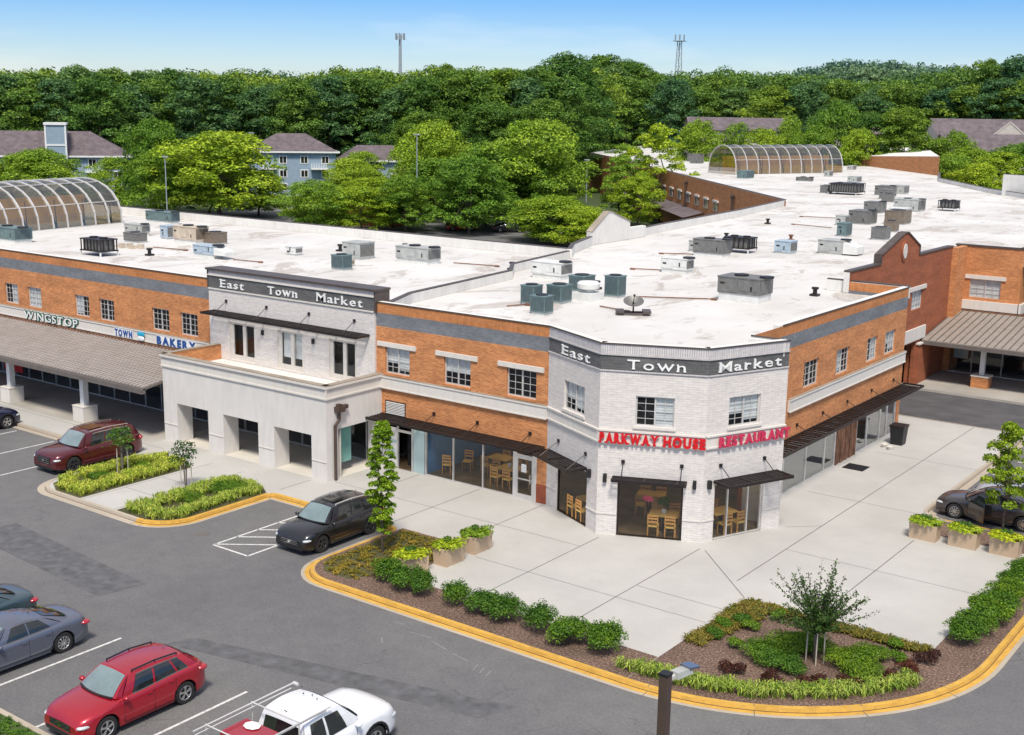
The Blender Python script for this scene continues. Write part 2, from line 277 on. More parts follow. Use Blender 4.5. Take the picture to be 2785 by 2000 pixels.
M['terracotta'] = concrete_mat('tan_planter', (0.50, 0.37, 0.25), 0.1); M['soil'] = plain('soil', (0.035, 0.024, 0.018), 0.95)
M['sign_red'] = plain('sign_red', (0.58, 0.006, 0.012), 0.35, var=0.1); M['sign_pink'] = plain('sign_red_faded', (0.55, 0.035, 0.09), 0.35, var=0.1); M['sign_white'] = plain('sign_white', (0.80, 0.80, 0.77), 0.4, var=0.04)
M['sign_green'] = plain('sign_green', (0.01, 0.10, 0.06), 0.4); M['sign_blue'] = plain('sign_blue', (0.01, 0.07, 0.26), 0.4); M['sign_cyan'] = plain('sign_cyan', (0.02, 0.32, 0.5), 0.4)
M['tile_grey'] = plain('grey_taupe_canopy_metal', (0.30, 0.265, 0.23), 0.5, metal=0.1, var=0.1, scale=2); M['seam_dark'] = plain('dark_seam', (0.12, 0.10, 0.085), 0.6)
M['house_blue'] = plain('blue_siding', (0.25, 0.33, 0.40), 0.7, var=0.08); M['house_roof'] = plain('purple_brown_shingle', (0.125, 0.10, 0.105), 0.9, var=0.3, scale=1.0); M['house_cream'] = plain('cream_siding', (0.5, 0.46, 0.4), 0.8)
M['terrace_roof'] = plain('grey_shingle', (0.13, 0.105, 0.11), 0.9, var=0.3, scale=0.8)
M['floor_in'] = plain('dark_wood_floor', (0.15, 0.105, 0.06), 0.35, var=0.4, scale=2); M['wall_in'] = plain('inside_wall', (0.42, 0.31, 0.17), 0.9, var=0.35, scale=0.6); M['wall_in_blue'] = plain('blue_inside_wall', (0.08, 0.22, 0.48), 0.8)
M['tile_roof'] = plain('taupe_metal_roof', (0.15, 0.13, 0.115), 0.55, metal=0.1, var=0.12, scale=2); M['tile_rib'] = plain('taupe_metal_rib', (0.50, 0.445, 0.40), 0.5, metal=0.1, var=0.1)
M['tower'] = plain('galvanised_mast', (0.30, 0.34, 0.36), 0.6)
# ---------------------------------------------------------------- mesh helpers
class MB:
    def __init__(s): s.v = []; s.f = []; s.sm = False
    def quad(s, a, b, c, d):
        i = len(s.v); s.v += [tuple(a), tuple(b), tuple(c), tuple(d)]; s.f.append((i, i + 1, i + 2, i + 3))
    def poly(s, pts):
        i = len(s.v); s.v += [tuple(p) for p in pts]; s.f.append(tuple(range(i, i + len(pts))))
    def hexa(s, b, t):      # bottom 4 and top 4 points, same winding (counter-clockwise from above)
        i = len(s.v); s.v += [tuple(p) for p in b] + [tuple(p) for p in t]
        s.f += [(i + 3, i + 2, i + 1, i), (i + 4, i + 5, i + 6, i + 7)] + [(i + k, i + (k + 1) % 4, i + 4 + (k + 1) % 4, i + 4 + k) for k in range(4)]
    def box(s, x0, x1, y0, y1, z0, z1):
        s.hexa([(x0, y0, z0), (x1, y0, z0), (x1, y1, z0), (x0, y1, z0)], [(x0, y0, z1), (x1, y0, z1), (x1, y1, z1), (x0, y1, z1)])
    def prism(s, pts, z0, z1):      # ccw outline
        n = len(pts); i = len(s.v); s.v += [(p[0], p[1], z0) for p in pts] + [(p[0], p[1], z1) for p in pts]
        s.f.append(tuple(i + n + k for k in range(n))); s.f.append(tuple(i + n - 1 - k for k in range(n)))
        s.f += [(i + k, i + (k + 1) % n, i + n + (k + 1) % n, i + n + k) for k in range(n)]
    def tube(s, p, q, r, n=6, r2=None, cap=True):
        p = Vector(p); q = Vector(q); d = (q - p)
        if d.length < 1e-6: return
        d.normalize(); a = d.orthogonal().normalized(); b = d.cross(a); r2 = r if r2 is None else r2; i = len(s.v)
        for P_, rr in ((p, r), (q, r2)):
            for k in range(n):
                t = 2 * math.pi * k / n; s.v.append(tuple(P_ + a * rr * math.cos(t) + b * rr * math.sin(t)))
        s.f += [(i + k, i + (k + 1) % n, i + n + (k + 1) % n, i + n + k) for k in range(n)]
        if cap: s.f.append(tuple(i + n - 1 - k for k in range(n))); s.f.append(tuple(i + n + k for k in range(n)))
    def bar(s, p, q, w, h):         # rectangular bar between two points (w horizontal, h vertical)
        p = Vector(p); q = Vector(q); d = (q - p).normalized(); up = Vector((0, 0, 1))
        if abs(d.z) > 0.95: up = Vector((0, 1, 0))
        a = d.cross(up).normalized() * w / 2; b = a.cross(d).normalized() * h / 2
        s.hexa([p - a - b, q - a - b, q + a - b, p + a - b], [p - a + b, q - a + b, q + a + b, p + a + b])
    def lathe(s, prof, n, c=(0, 0, 0), axis='z', cap=True):
        i = len(s.v); m = len(prof)
        for k in range(n):
            t = 2 * math.pi * k / n
            for r, h in prof:
                x, y = r * math.cos(t), r * math.sin(t)
                s.v.append((c[0] + x, c[1] + y, c[2] + h) if axis == 'z' else (c[0] + x, c[1] + h, c[2] + y))
        for k in range(n):
            k2 = (k + 1) % n
            for j in range(m - 1): s.f.append((i + k * m + j, i + k2 * m + j, i + k2 * m + j + 1, i + k * m + j + 1) if axis == 'z' else (i + k * m + j, i + k * m + j + 1, i + k2 * m + j + 1, i + k2 * m + j))
        if cap:
            s.f.append(tuple(i + k * m for k in range(n))[::-1]); s.f.append(tuple(i + k * m + m - 1 for k in range(n)))
    def sphere(s, c, r, n=8, m=5):
        if not hasattr(r, '__len__'): r = (r, r, r)
        i = len(s.v)
        for j in range(m + 1):
            ph = math.pi * j / m
            for k in range(n):
                t = 2 * math.pi * k / n; s.v.append((c[0] + r[0] * math.sin(ph) * math.cos(t), c[1] + r[1] * math.sin(ph) * math.sin(t), c[2] + r[2] * math.cos(ph)))
        for j in range(m):
            for k in range(n): s.f.append((i + j * n + k, i + (j + 1) * n + k, i + (j + 1) * n + (k + 1) % n, i + j * n + (k + 1) % n))
    def mesh(s, name, mat, smooth=None):
        me = bpy.data.meshes.new(name); me.from_pydata(s.v, [], s.f); me.materials.append(mat)
        uv_box(me)
        if smooth:
            me.polygons.foreach_set('use_smooth', [True] * len(me.polygons)); me.set_sharp_from_angle(angle=R(smooth))
        me.update(); return me
    def obj(s, name, mat, parent=None, smooth=None):
        if not s.f: return None
        o = bpy.data.objects.new(name, s.mesh(name, mat, smooth)); COL.objects.link(o)
        if parent: o.parent = parent
        return o
def uv_box(me):
    n = len(me.loops); uv = me.uv_layers.new(name='UVMap')
    if n == 0: return
    P = np.empty(len(me.vertices) * 3); me.vertices.foreach_get('co', P); P = P.reshape(-1, 3)
    li = np.empty(n, dtype=np.int32); me.loops.foreach_get('vertex_index', li)
    nr = np.empty(len(me.polygons) * 3); me.polygons.foreach_get('normal', nr); nr = nr.reshape(-1, 3)
    lt = np.empty(len(me.polygons), dtype=np.int32); me.polygons.foreach_get('loop_total', lt)
    nn = np.repeat(nr, lt, axis=0); p = P[li]
    flat = np.abs(nn[:, 2]) > 0.8
    t = np.stack([-nn[:, 1], nn[:, 0]], 1); ln = np.linalg.norm(t, axis=1); ln[ln < 1e-6] = 1; t /= ln[:, None]
    u = np.where(flat, p[:, 0], p[:, 0] * t[:, 0] + p[:, 1] * t[:, 1]); v = np.where(flat, p[:, 1], p[:, 2])
    uv.data.foreach_set('uv', np.stack([u, v], 1).astype(np.float32).ravel())
def empty(name, loc=(0, 0, 0), rz=0.0):
    o = bpy.data.objects.new(name, None); COL.objects.link(o); o.location = loc; o.rotation_euler = (0, 0, rz); o.empty_display_size = 0.3; return o
def tag(o, label, cat, group=None, kind=None):
    o['label'] = label; o['category'] = cat
    if group: o['group'] = group
    if kind: o['kind'] = kind
    return o
def struct(o, label=None):
    o['kind'] = 'structure'
    if label: o['label'] = label
    return o
def copy_tree(o, parent=None):
    c = o.copy(); COL.objects.link(c); c.parent = parent
    for ch in list(o.children): copy_tree(ch, c)
    return c
class Frame:        # wall frame: u along the wall, n outwards, z up
    def __init__(s, x, y, ang):
        s.o = Vector((x, y, 0)); a = R(ang); s.u = Vector((math.cos(a), math.sin(a), 0)); s.n = Vector((math.sin(a), -math.cos(a), 0)); s.ang = a
    def P(s, u, z, d=0.0): return s.o + s.u * u + s.n * d + Vector((0, 0, z))
    def box(s, mb, u0, u1, z0, z1, d0, d1):
        q = lambda z: [s.P(u0, z, d1), s.P(u1, z, d1), s.P(u1, z, d0), s.P(u0, z, d0)]
        mb.hexa(q(z0), q(z1))
    def wall(s, u0, u1, z0, z1, opens, pick, depth=0.18, d=0.0, zb=()):
        """front face with openings and reveals; pick(uc, zc) returns the MB a cell goes to"""
        us = sorted({u0, u1} | {x for o in opens for x in o[:2] if u0 < x < u1}); zs = sorted({z0, z1} | {x for o in opens for x in o[2:4] if z0 < x < z1} | {z for z in zb if z0 < z < z1})
        for a, b in zip(us, us[1:]):
            for c, e in zip(zs, zs[1:]):
                uc, zc = (a + b) / 2, (c + e) / 2
                if any(o[0] < uc < o[1] and o[2] < zc < o[3] for o in opens): continue
                pick(uc, zc).quad(s.P(a, c, d), s.P(b, c, d), s.P(b, e, d), s.P(a, e, d))
        for o in opens:
            a, b, c, e = o[:4]; m = pick((a + b) / 2, c - 0.01)
            m.quad(s.P(a, c, d), s.P(a, c, d - depth), s.P(a, e, d - depth), s.P(a, e, d)); m.quad(s.P(b, c, d - depth), s.P(b, c, d), s.P(b, e, d), s.P(b, e, d - depth))
            m.quad(s.P(a, e, d), s.P(a, e, d - depth), s.P(b, e, d - depth), s.P(b, e, d))
            if c > z0 + 0.01: m.quad(s.P(a, c, d - depth), s.P(a, c, d), s.P(b, c, d), s.P(b, c, d - depth))
def window(fr, u0, u1, z0, z1, parent, d=-0.12, cols=4, rows=4, blind=None, style='grid', frame_mat='alu'):
    fm = MB(); fw = 0.055
    for a, b in ((u0, u0 + fw), (u1 - fw, u1)): fr.box(fm, a, b, z0, z1, d - 0.03, d + 0.03)
    for a, b in ((z0, z0 + fw), (z1 - fw, z1)): fr.box(fm, u0 + fw, u1 - fw, a, b, d - 0.03, d + 0.03)
    um = (u0 + u1) / 2; fr.box(fm, um - 0.035, um + 0.035, z0 + fw, z1 - fw, d - 0.028, d + 0.028)
    if style == 'grid':
        for k in range(1, cols):
            if k == cols / 2: continue
            x = u0 + (u1 - u0) * k / cols; fr.box(fm, x - 0.010, x + 0.010, z0 + fw, z1 - fw, d - 0.012, d + 0.016)
        for k in range(1, rows):
            z = z0 + (z1 - z0) * k / rows; fr.box(fm, u0 + fw, u1 - fw, z - 0.010, z + 0.010, d - 0.010, d + 0.013)
    w = fm.obj('window', M[frame_mat], parent)
    for a, b in ((u0 + fw, um - 0.035), (um + 0.035, u1 - fw)):
        g = MB(); g.quad(fr.P(a, z0 + fw, d - 0.015), fr.P(b, z0 + fw, d - 0.015), fr.P(b, z1 - fw, d - 0.015), fr.P(a, z1 - fw, d - 0.015)); g.obj('pane', M['glass'], w)
    v = MB(); v.quad(fr.P(u0, z0, d - 0.5), fr.P(u1, z0, d - 0.5), fr.P(u1, z1, d - 0.5), fr.P(u0, z1, d - 0.5))
    for a in (u0, u1): v.quad(fr.P(a, z0, d - 0.031), fr.P(a, z0, d - 0.5), fr.P(a, z1, d - 0.5), fr.P(a, z1, d - 0.031))
    for z in (z0, z1): v.quad(fr.P(u0, z, d - 0.031), fr.P(u1, z, d - 0.031), fr.P(u1, z, d - 0.5), fr.P(u0, z, d - 0.5))
    v.obj('room_behind', M['dark_void'], w)
    if blind:
        b = MB()
        for (f0, f1, h) in blind:
            a0 = u0 + fw + (u1 - u0 - 2 * fw) * f0; a1 = u0 + fw + (u1 - u0 - 2 * fw) * f1; zb = z1 - (z1 - z0) * h; n = max(2, int((z1 - zb) / 0.10))
            for k in range(n):
                za = zb + (z1 - zb) * k / n; zc = za + (z1 - zb) / n * 0.97; b.quad(fr.P(a0, za, d - 0.035), fr.P(a1, za, d - 0.035), fr.P(a1, zc, d - 0.05), fr.P(a0, zc, d - 0.05))
        b.obj('blind', M['blind'], w)
    return w
def storefront(fr, u0, u1, z0, z1, mull, parent, d=-0.06, name='shop_window', mat='glass_shop', fw=0.05, frame_mat='alu', skip=()):
    """mullioned glazing; mull = list of u positions; panels between them"""
    fm = MB(); us = [u0] + list(mull) + [u1]
    for k, u in enumerate(us):
        a = u if k == 0 else (u - fw if k == len(us) - 1 else u - fw / 2); fr.box(fm, a, a + fw, z0, z1, d - 0.05, d + 0.05)
    for k in range(len(us) - 1):
        a = us[k] + (fw if k == 0 else fw / 2); b = us[k + 1] - (fw if k == len(us) - 2 else fw / 2)
        fr.box(fm, a, b, z1 - fw, z1, d - 0.045, d + 0.045); fr.box(fm, a, b, z0, z0 + fw * 1.4, d - 0.045, d + 0.045)
    w = fm.obj(name, M[frame_mat], parent)
    for k in range(len(us) - 1):
        if k in skip: continue
        a = us[k] + fw / 2; b = us[k + 1] - fw / 2; g = MB(); g.quad(fr.P(a, z0 + fw, d), fr.P(b, z0 + fw, d), fr.P(b, z1 - fw, d), fr.P(a, z1 - fw, d)); g.obj('pane', M[mat], w)
    return w
# lettering: block letters with slab serifs, built in the wall frame
SERIF = {'E': [(0.02, 0, 1), (0.02, 1, 1)], 'T': [(0.5, 0, 1)], 'M': [(0.06, 0, 1), (0.94, 0, 1), (0.06, 1, 1), (0.94, 1, 1)], 'a': [(0.95, 0, .7)], 's': [], 't': [], 'o': [],
         'w': [(0.05, .72, .8), (0.95, .72, .8), (0.5, .72, .6)], 'n': [(0.08, 0, .8), (0.92, 0, .8), (0.05, .72, .6)], 'r': [(0.2, 0, .9), (0.1, .72, .6)], 'k': [(0.1, 0, .8), (0.9, 0, .8), (0.05, 1, .6)], 'e': [],
         'P': [(0.08, 0, 1)], 'A': [(0.05, 0, 1), (0.95, 0, 1)], 'R': [(0.08, 0, 1), (0.95, 0, .8)], 'K': [(0.08, 0, 1), (0.92, 0, 1), (0.08, 1, 1), (0.9, 1, .8)], 'W': [(0.04, 1, 1), (0.96, 1, 1)], 'Y': [(0.5, 0, 1), (0.05, 1, .8), (0.95, 1, .8)],
         'H': [(0.06, 0, 1), (0.94, 0, 1), (0.06, 1, 1), (0.94, 1, 1)], 'U': [(0.06, 1, 1), (0.94, 1, 1)], 'N': [(0.06, 0, 1), (0.06, 1, 1), (0.94, 1, 1)]}
def glyph(ch, offset):
    cu = bpy.data.curves.new('glyph', 'FONT'); cu.body = ch; cu.size = 1.0; cu.offset = offset; cu.resolution_u = 3
    o = bpy.data.objects.new('glyph', cu); me = bpy.data.meshes.new_from_object(o)
    V = [tuple(v.co) for v in me.vertices]; F = [tuple(p.vertices) for p in me.polygons]
    bpy.data.objects.remove(o); bpy.data.curves.remove(cu); bpy.data.meshes.remove(me); return V, F
GC = {}
def lettering(fr, text, u0, u1, zb, h, parent, mat, name='letter', d=0.05, depth=0.06, bold=0.02, serif=True, gap=0.16, each=True):
    """fit text between u0 and u1; zb = baseline, h = capital height"""
    items = []; x = 0.0
    for ch in text:
        if ch == ' ': x += 0.45; continue
        if (ch, bold) not in GC: GC[(ch, bold)] = glyph(ch, bold)
        V, F = GC[(ch, bold)]; x0 = min(v[0] for v in V); x1 = max(v[0] for v in V); items.append((ch, V, F, x - x0, x, x + x1 - x0)); x += x1 - x0 + gap
    tot = x - gap; sx = (u1 - u0) / tot; sz = h / 0.73; allm = MB()
    for ch, V, F, off, xa, xb in items:
        m = MB() if each else allm; i = len(m.v); n = len(V)
        for dd in (d, d - depth): m.v += [tuple(fr.P(u0 + (v[0] + off) * sx, zb + v[1] * sz, dd)) for v in V]
        m.f += [tuple(i + k for k in f) for f in F] + [tuple(i + n + k for k in reversed(f)) for f in F]
        ed = {}
        for f in F:
            for a, b in zip(f, f[1:] + f[:1]): ed[(a, b)] = 1
        for a, b in ed:
            if (b, a) not in ed: m.f.append((i + b, i + a, i + n + a, i + n + b))
        if serif:
            for fx, fz, s_ in SERIF.get(ch, []):
                uc = u0 + (xa + (xb - xa) * fx) * sx; w = 0.30 * s_ * h; zz = zb + fz * h - (0.10 * h if fz > 0 else 0)
                fr.box(m, uc - w / 2, uc + w / 2, zz, zz + 0.10 * h, d - depth, d + 0.004)
        if each: m.obj(name, mat, parent)
    return None if each else allm.obj(name, mat, parent)
# ---------------------------------------------------------------- ground
def sheet(name, pts, z, mat, label=None):
    m = MB(); m.poly([(p[0], p[1], z) for p in pts]); o = m.obj(name, M[mat]); struct(o, label); return o
sheet('ground', [(-1290, -240), (590, -240), (590, 1490), (-1290, 1490)], -0.06, 'earth', 'wide green ground reaching the horizon behind the shops')
sheet('car_park', [(-130, -110), (90, -110), (90, 120), (-130, 120)], 0.0, 'asphalt', 'grey weathered asphalt car park round the corner building')
sheet('service_road', [(4.3, 26.62), (40, 26.62), (40, 34.3), (4.3, 34.3)], 0.004, 'asphalt_dark', 'darker strip of asphalt road between plaza and right shops')
def fillet(pts):
    out = []
    for i, p in enumerate(pts):
        if len(p) < 3 or p[2] == 0 or i in (0, len(pts) - 1): out.append(Vector((p[0], p[1]))); continue
        P, A, B = Vector(p[:2]), Vector(pts[i - 1][:2]), Vector(pts[i + 1][:2]); a = (A - P).normalized(); b = (B - P).normalized()
        ang = a.angle(b); t = p[2] / math.tan(ang / 2); c = P + (a + b).normalized() * (p[2] / math.sin(ang / 2)); s0 = P + a * t; s1 = P + b * t
        a0 = math.atan2((s0 - c).y, (s0 - c).x); a1 = math.atan2((s1 - c).y, (s1 - c).x); da = (a1 - a0 + math.pi) % (2 * math.pi) - math.pi
        n = max(4, int(abs(da) * p[2] / 0.35))
        for k in range(n + 1): out.append(c + Vector((math.cos(a0 + da * k / n), math.sin(a0 + da * k / n))) * p[2])
    return out
def offset(path, d):
    out = []
    for i, p in enumerate(path):
        a = (path[i] - path[i - 1]).normalized() if i else None; b = (path[i + 1] - path[i]).normalized() if i < len(path) - 1 else None
        a = a or b; b = b or a; na = Vector((-a.y, a.x)); nb = Vector((-b.y, b.x)); n = (na + nb).normalized(); out.append(p + n * d / max(0.3, n.dot(na)))
    return out
kpath = fillet([(-75, -6.75), (-19.75, -6.75, 0.6), (-19.75, -12.42, 1.6), (-10.4, -12.42, 1.7), (-10.4, -6.5, 0.35), (-2.95, -6.5, 0.35), (-2.95, -12.4, 1.75), (20.1, -12.4, 8.4), (20.1, 9.2, 1.2), (13.45, 9.2, 1.0), (13.45, 26.6, 1.0), (4.2, 26.6)])
def ribbon(mb, path, d0, d1, z0, z1=None):
    A, B = offset(path, d0), offset(path, d1); z1 = z0 if z1 is None else z1
    for i in range(len(path) - 1): mb.quad((*A[i], z0), (*A[i + 1], z0), (*B[i + 1], z1), (*B[i], z1))
# split kerb: unpainted up to the front of the little path, yellow from there on
cut = next(i for i, p in enumerate(kpath) if p.x > -14.3 and p.y < -12.3)
cut2 = max(i for i, p in enumerate(kpath) if p.y < 9.25)
for part, mk, nm, lb in ((kpath[:cut + 1], 'kerb', 'kerb', 'bare concrete kerb along the parking bays'), (kpath[cut:cut2 + 1], 'yellow', 'kerb', 'yellow painted kerb and gutter curving round the planting beds'), (kpath[cut2:], 'kerb', 'kerb', 'plain kerb along the far side of the plaza')):
    m = MB(); ribbon(m, part, 0.0, -0.19, 0.010); ribbon(m, part, 0.03, 0.0, 0.135, 0.010); ribbon(m, part, 0.18, 0.03, 0.142, 0.135); struct(m.obj(nm, M[mk]), lb)
    m = MB(); ribbon(m, part, -0.018, 0.012, 0.014, 0.030); struct(m.obj('kerb_dirt', M['dirt']), 'dark dirt line along the foot of the kerb')  # dark strip stands in for the shade at the kerb foot
    m = MB(); ribbon(m, part, -0.19, -0.33, 0.009, 0.004); struct(m.obj('gutter', M['kerb']), 'narrow concrete gutter edge beside the kerb')
m = MB()
for s in np.arange(6, len(kpath) - 4, 9):
    i = int(s); a = kpath[i]; t = (kpath[i + 1] - a).normalized(); nn = Vector((-t.y, t.x)); o_ = lambda d, e, z: (*(a + nn * d + t * e), z)
    m.quad(o_(-0.33, -.012, .013), o_(-0.33, .012, .013), o_(0.0, .012, .014), o_(0.0, -.012, .014)); m.quad(o_(0.03, -.012, .139), o_(0.03, .012, .139), o_(0.18, .012, .146), o_(0.18, -.012, .146))
struct(m.obj('kerb_joint', M['joint']), 'dark joints cut across the kerb')
inner = offset(kpath, 0.18)
plaza = [(p.x, p.y) for p in inner] + [(4.2, 22.0), (-75, 22.0)]
sheet('plaza_paving', plaza, 0.13, 'concrete', 'pale concrete plaza and pavement round the corner building')
sheet('walkway', [(-75, -4.6), (-21.4, -4.6), (-21.4, 0.0), (-75, 0.0)], 0.134, 'concrete_dirty', 'stained covered walkway under the metal canopy')
sheet('walkway', [(-21.3, -3.7), (-9.7, -3.7), (-9.7, 0.0), (-21.3, 0.0)], 0.134, 'porch_floor', 'shaded walkway inside the stucco porch')
m = MB(); m.prism([(3.5, 34.4), (40, 34.4), (40, 42), (3.5, 42)], 0.0, 0.14); struct(m.obj('pavement', M['concrete_dirty']), 'concrete pavement in front of the right hand shops')
j = MB()
def joint(x0, y0, x1, y1, w=0.018):
    a = Vector((x0, y0)); b = Vector((x1, y1)); t = (b - a).normalized(); n_ = Vector((-t.y, t.x)) * w; j.quad((*(a - n_), .1335), (*(b - n_), .1335), (*(b + n_), .1335), (*(a + n_), .1335))
for x, ya, yb in ((4.1, -10.3, -2.1), (7.95, -10.3, -0.7), (10.65, -2.9, 26.3), (14.3, -4.0, 5.7), (-0.05, -6.2, -0.1), (-3.6, -6.2, -0.1), (-7.2, -6.2, -0.1), (-10.5, -5.9, -4)): joint(x, ya, x, yb)
for y, xa, xb in ((-7.0, 1.6, 11.6), (-3.45, -9.5, 4.1), (9.2, 8.2, 13.3), (17.8, 8.2, 13.3), (1.4, 10.65, 18.1), (-4.9, -70, -20), (-5.6, 8, 11.6)): joint(xa, y, xb, y, 0.012)
joint(8.2, -0.75, 11.6, -4.2); joint(9.5, 3.9, 10.65, 5.0, .012); joint(-13.9, -12.2, -13.9, -5, .012); joint(-16.1, -12.2, -16.1, -5, .012)
for y in (-10, -8): joint(-16.1, y, -13.9, y, .012)
struct(j.obj('paving_joint', M['joint']), 'dark expansion joints in the plaza paving')
sheet('planting_bed', [(-19.5, -6.9), (-19.5, -10.7), (-19.1, -11.7), (-18.1, -12.22), (-16.3, -12.22), (-16.3, -6.1), (-17.2, -5.7), (-18.6, -5.8)], 0.137, 'patchy', 'grass bed left of the narrow path')
sheet('planting_bed', [(-13.7, -12.22), (-11.6, -12.22), (-10.75, -11.6), (-10.6, -10.8), (-10.6, -6.6), (-11.5, -6.0), (-13.3, -6.0), (-13.7, -7.0)], 0.137, 'patchy', 'grass bed right of the narrow path')
be = fillet([(-2.77, -6.3), (-2.77, -12.22, 1.6), (11.6, -12.22, 0), (11.6, -10.35), (0.8, -10.35), (0.8, -6.25)])
sheet('planting_bed', [tuple(p) for p in be], 0.137, 'mulch', 'mulch bed with shrub row along the yellow kerb')
sheet('grass_patch', [(-2.6, -6.5), (-2.6, -10.9), (-1.9, -11.7), (-0.6, -11.7), (0.2, -10.2), (0.75, -8), (0.75, -6.4)], 0.1405, 'patchy', 'patchy ground cover under the columnar tree')
arc = [(11.7 + 8.22 * math.cos(t), -4 + 8.22 * math.sin(t)) for t in np.linspace(-math.pi / 2, 0, 16)]
sheet('planting_bed', [(11.62, -12.2)] + arc[1:] + [(19.92, 8.9), (13.8, 8.9), (13.8, 6.9), (18.35, 6.9), (18.35, -4.3), (11.65, -4.3)], 0.1375, 'mulch', 'large mulched corner bed inside the curved kerb')
um = MB()
for (x0, y0, x1, y1) in ((4.0, -13.6, 4.9, -13.5), (5.1, -13.7, 5.9, -13.9), (6.2, -14.0, 6.9, -14.1), (7.3, -14.1, 7.42, -14.5), (7.6, -14.15, 7.72, -14.55), (7.9, -14.2, 8.0, -14.6), (3.0, -13.3, 3.5, -13.25), (3.6, -14.5, 3.9, -14.8)):
    a = Vector((x0, y0)); b = Vector((x1, y1)); t = (b - a).normalized(); n_ = Vector((-t.y, t.x)) * .014; um.quad((*(a - n_), .005), (*(b - n_), .005), (*(b + n_), .005), (*(a + n_), .005))
struct(um.obj('paint_mark', M['faint']), 'faint white survey paint marks near the kerb')
sheet('asphalt_patch', [(-16, -17.5), (-6.5, -18.2), (-6.2, -16.4), (-15.8, -15.6)], 0.003, 'asphalt_patch', 'slightly darker repaired strip of asphalt')
sheet('asphalt_patch', [(-1.5, -19.2), (9.5, -16.8), (9.9, -15.6), (-1.2, -18.3)], 0.003, 'asphalt_patch', 'long repaired strip of asphalt across the lane')
sheet('lawn', [(-3.0, -60), (-3.0, -25.15), (20, -25.15), (20, -60)], 0.12, 'lawn', 'green lawn corner beyond the parking bays')
m = MB(); m.box(-3.1, 20, -25.15, -24.98, 0.0, 0.14); struct(m.obj('kerb', M['kerb']), 'pale concrete kerb at the nose of the parked cars')
ln = MB()
def stripe(x0, y0, x1, y1, w=0.05, z=0.004):
    a = Vector((x0, y0)); b = Vector((x1, y1)); t = (b - a).normalized(); n_ = Vector((-t.y, t.x)) * w; ln.quad((*(a - n_), z), (*(b - n_), z), (*(b + n_), z), (*(a + n_), z))
for x in (-11.9, -8.9, -5.95, -2.98, 0.12, 3.07, 6.05, 9.05, 12.0): stripe(x, -24.9, x, -19.8)
for x in (-22.4, -25.75, -29.1, -32.4, -35.7): stripe(x, -12.3, x, -7.3)
for a in ((-7.5, -12.2, -7.5, -7.2), (-5.5, -12.2, -5.5, -7.2), (-7.5, -12.2, -5.5, -12.2), (-7.5, -12.1, -5.5, -10.6), (-7.5, -11.0, -5.5, -9.5), (-7.5, -9.9, -5.5, -8.4), (-7.5, -8.8, -5.5, -7.3)): stripe(*a)
for y in (14.9, 18, 21.1): stripe(14, y, 19, y)
struct(ln.obj('parking_line', M['line']), 'worn white parking lines on the asphalt')
m = MB()
for (x, y, r) in ((-8.9, -11.6, .34),): m.poly([(x + r * math.cos(t), y + r * math.sin(t), .006) for t in np.linspace(0, 2 * math.pi, 19)[:-1]])
tag(m.obj('manhole_cover', M['joint']), 'round dark manhole cover in the asphalt left of the hatched bay', 'manhole cover')
m = MB(); m.box(7.95, 9.0, 13.9, 14.9, 0.131, 0.15); tag(m.obj('door_mat', M['black']), 'dark door mat in front of the brown shop doors', 'door mat')
# ---------------------------------------------------------------- the shopping centre
FA = Frame(0, 0, 0); F1 = Frame(0, 0, -25.64); F2 = Frame(3.75, -1.8, 23.55); F3 = Frame(7.65, -0.1, 67.3); FB = Frame(7.53, 0, 90); FR = Frame(9.26, 3.75, 180)
L1, L2, L3 = 4.16, 4.255, 4.175
ctr = empty('shopping_centre', (0, 0, 0)); tag(ctr, 'two storey orange and white brick shopping building with flat white roof', 'shopping centre')
B = {k: MB() for k in ('brick', 'brick_white', 'brick_grey', 'band_dark', 'soldier_brick', 'soldier_white', 'trim', 'metal_brown', 'stucco', 'trim_weathered', 'brick_red', 'membrane_wall', 'brick_dark')}
RZ = 7.4
def brick_pick(u, z): return B['brick_grey'] if 6.93 < z < 7.56 else (B['soldier_brick'] if z > 7.56 else B['brick'])
def white_pick(u, z): return B['band_dark'] if 6.93 < z < 7.6 else (B['soldier_white'] if z > 7.6 else (B['brick_white'] if z > 2.6 or z < 1.0 else B['brick_white']))
ZB = (4.0, 4.55, 6.93, 7.56, 7.6)
ZG = 0.10
wa = [(-9.43, -7.91), (-5.82, -4.27), (-2.24, -0.64)]
FA.wall(-10.02, 0, ZG, 8.03, [(-9.9, -0.53, ZG, 2.45)] + [(a, b, 4.72, 5.98) for a, b in wa], brick_pick, 0.2, zb=ZB)
wl = [(-41.5, -40.07), (-39.0, -37.6), (-34.15, -32.76), (-31.78, -30.38), (-26.94, -25.44), (-24.49, -23.05), (-47.8, -46.4), (-45.4, -44)]
FA.wall(-72, -22.0, ZG, 8.03, [(a, b, 4.75, 5.98) for a, b in wl] + [(-70, -22.4, ZG, 2.5)], brick_pick, 0.2, zb=ZB)
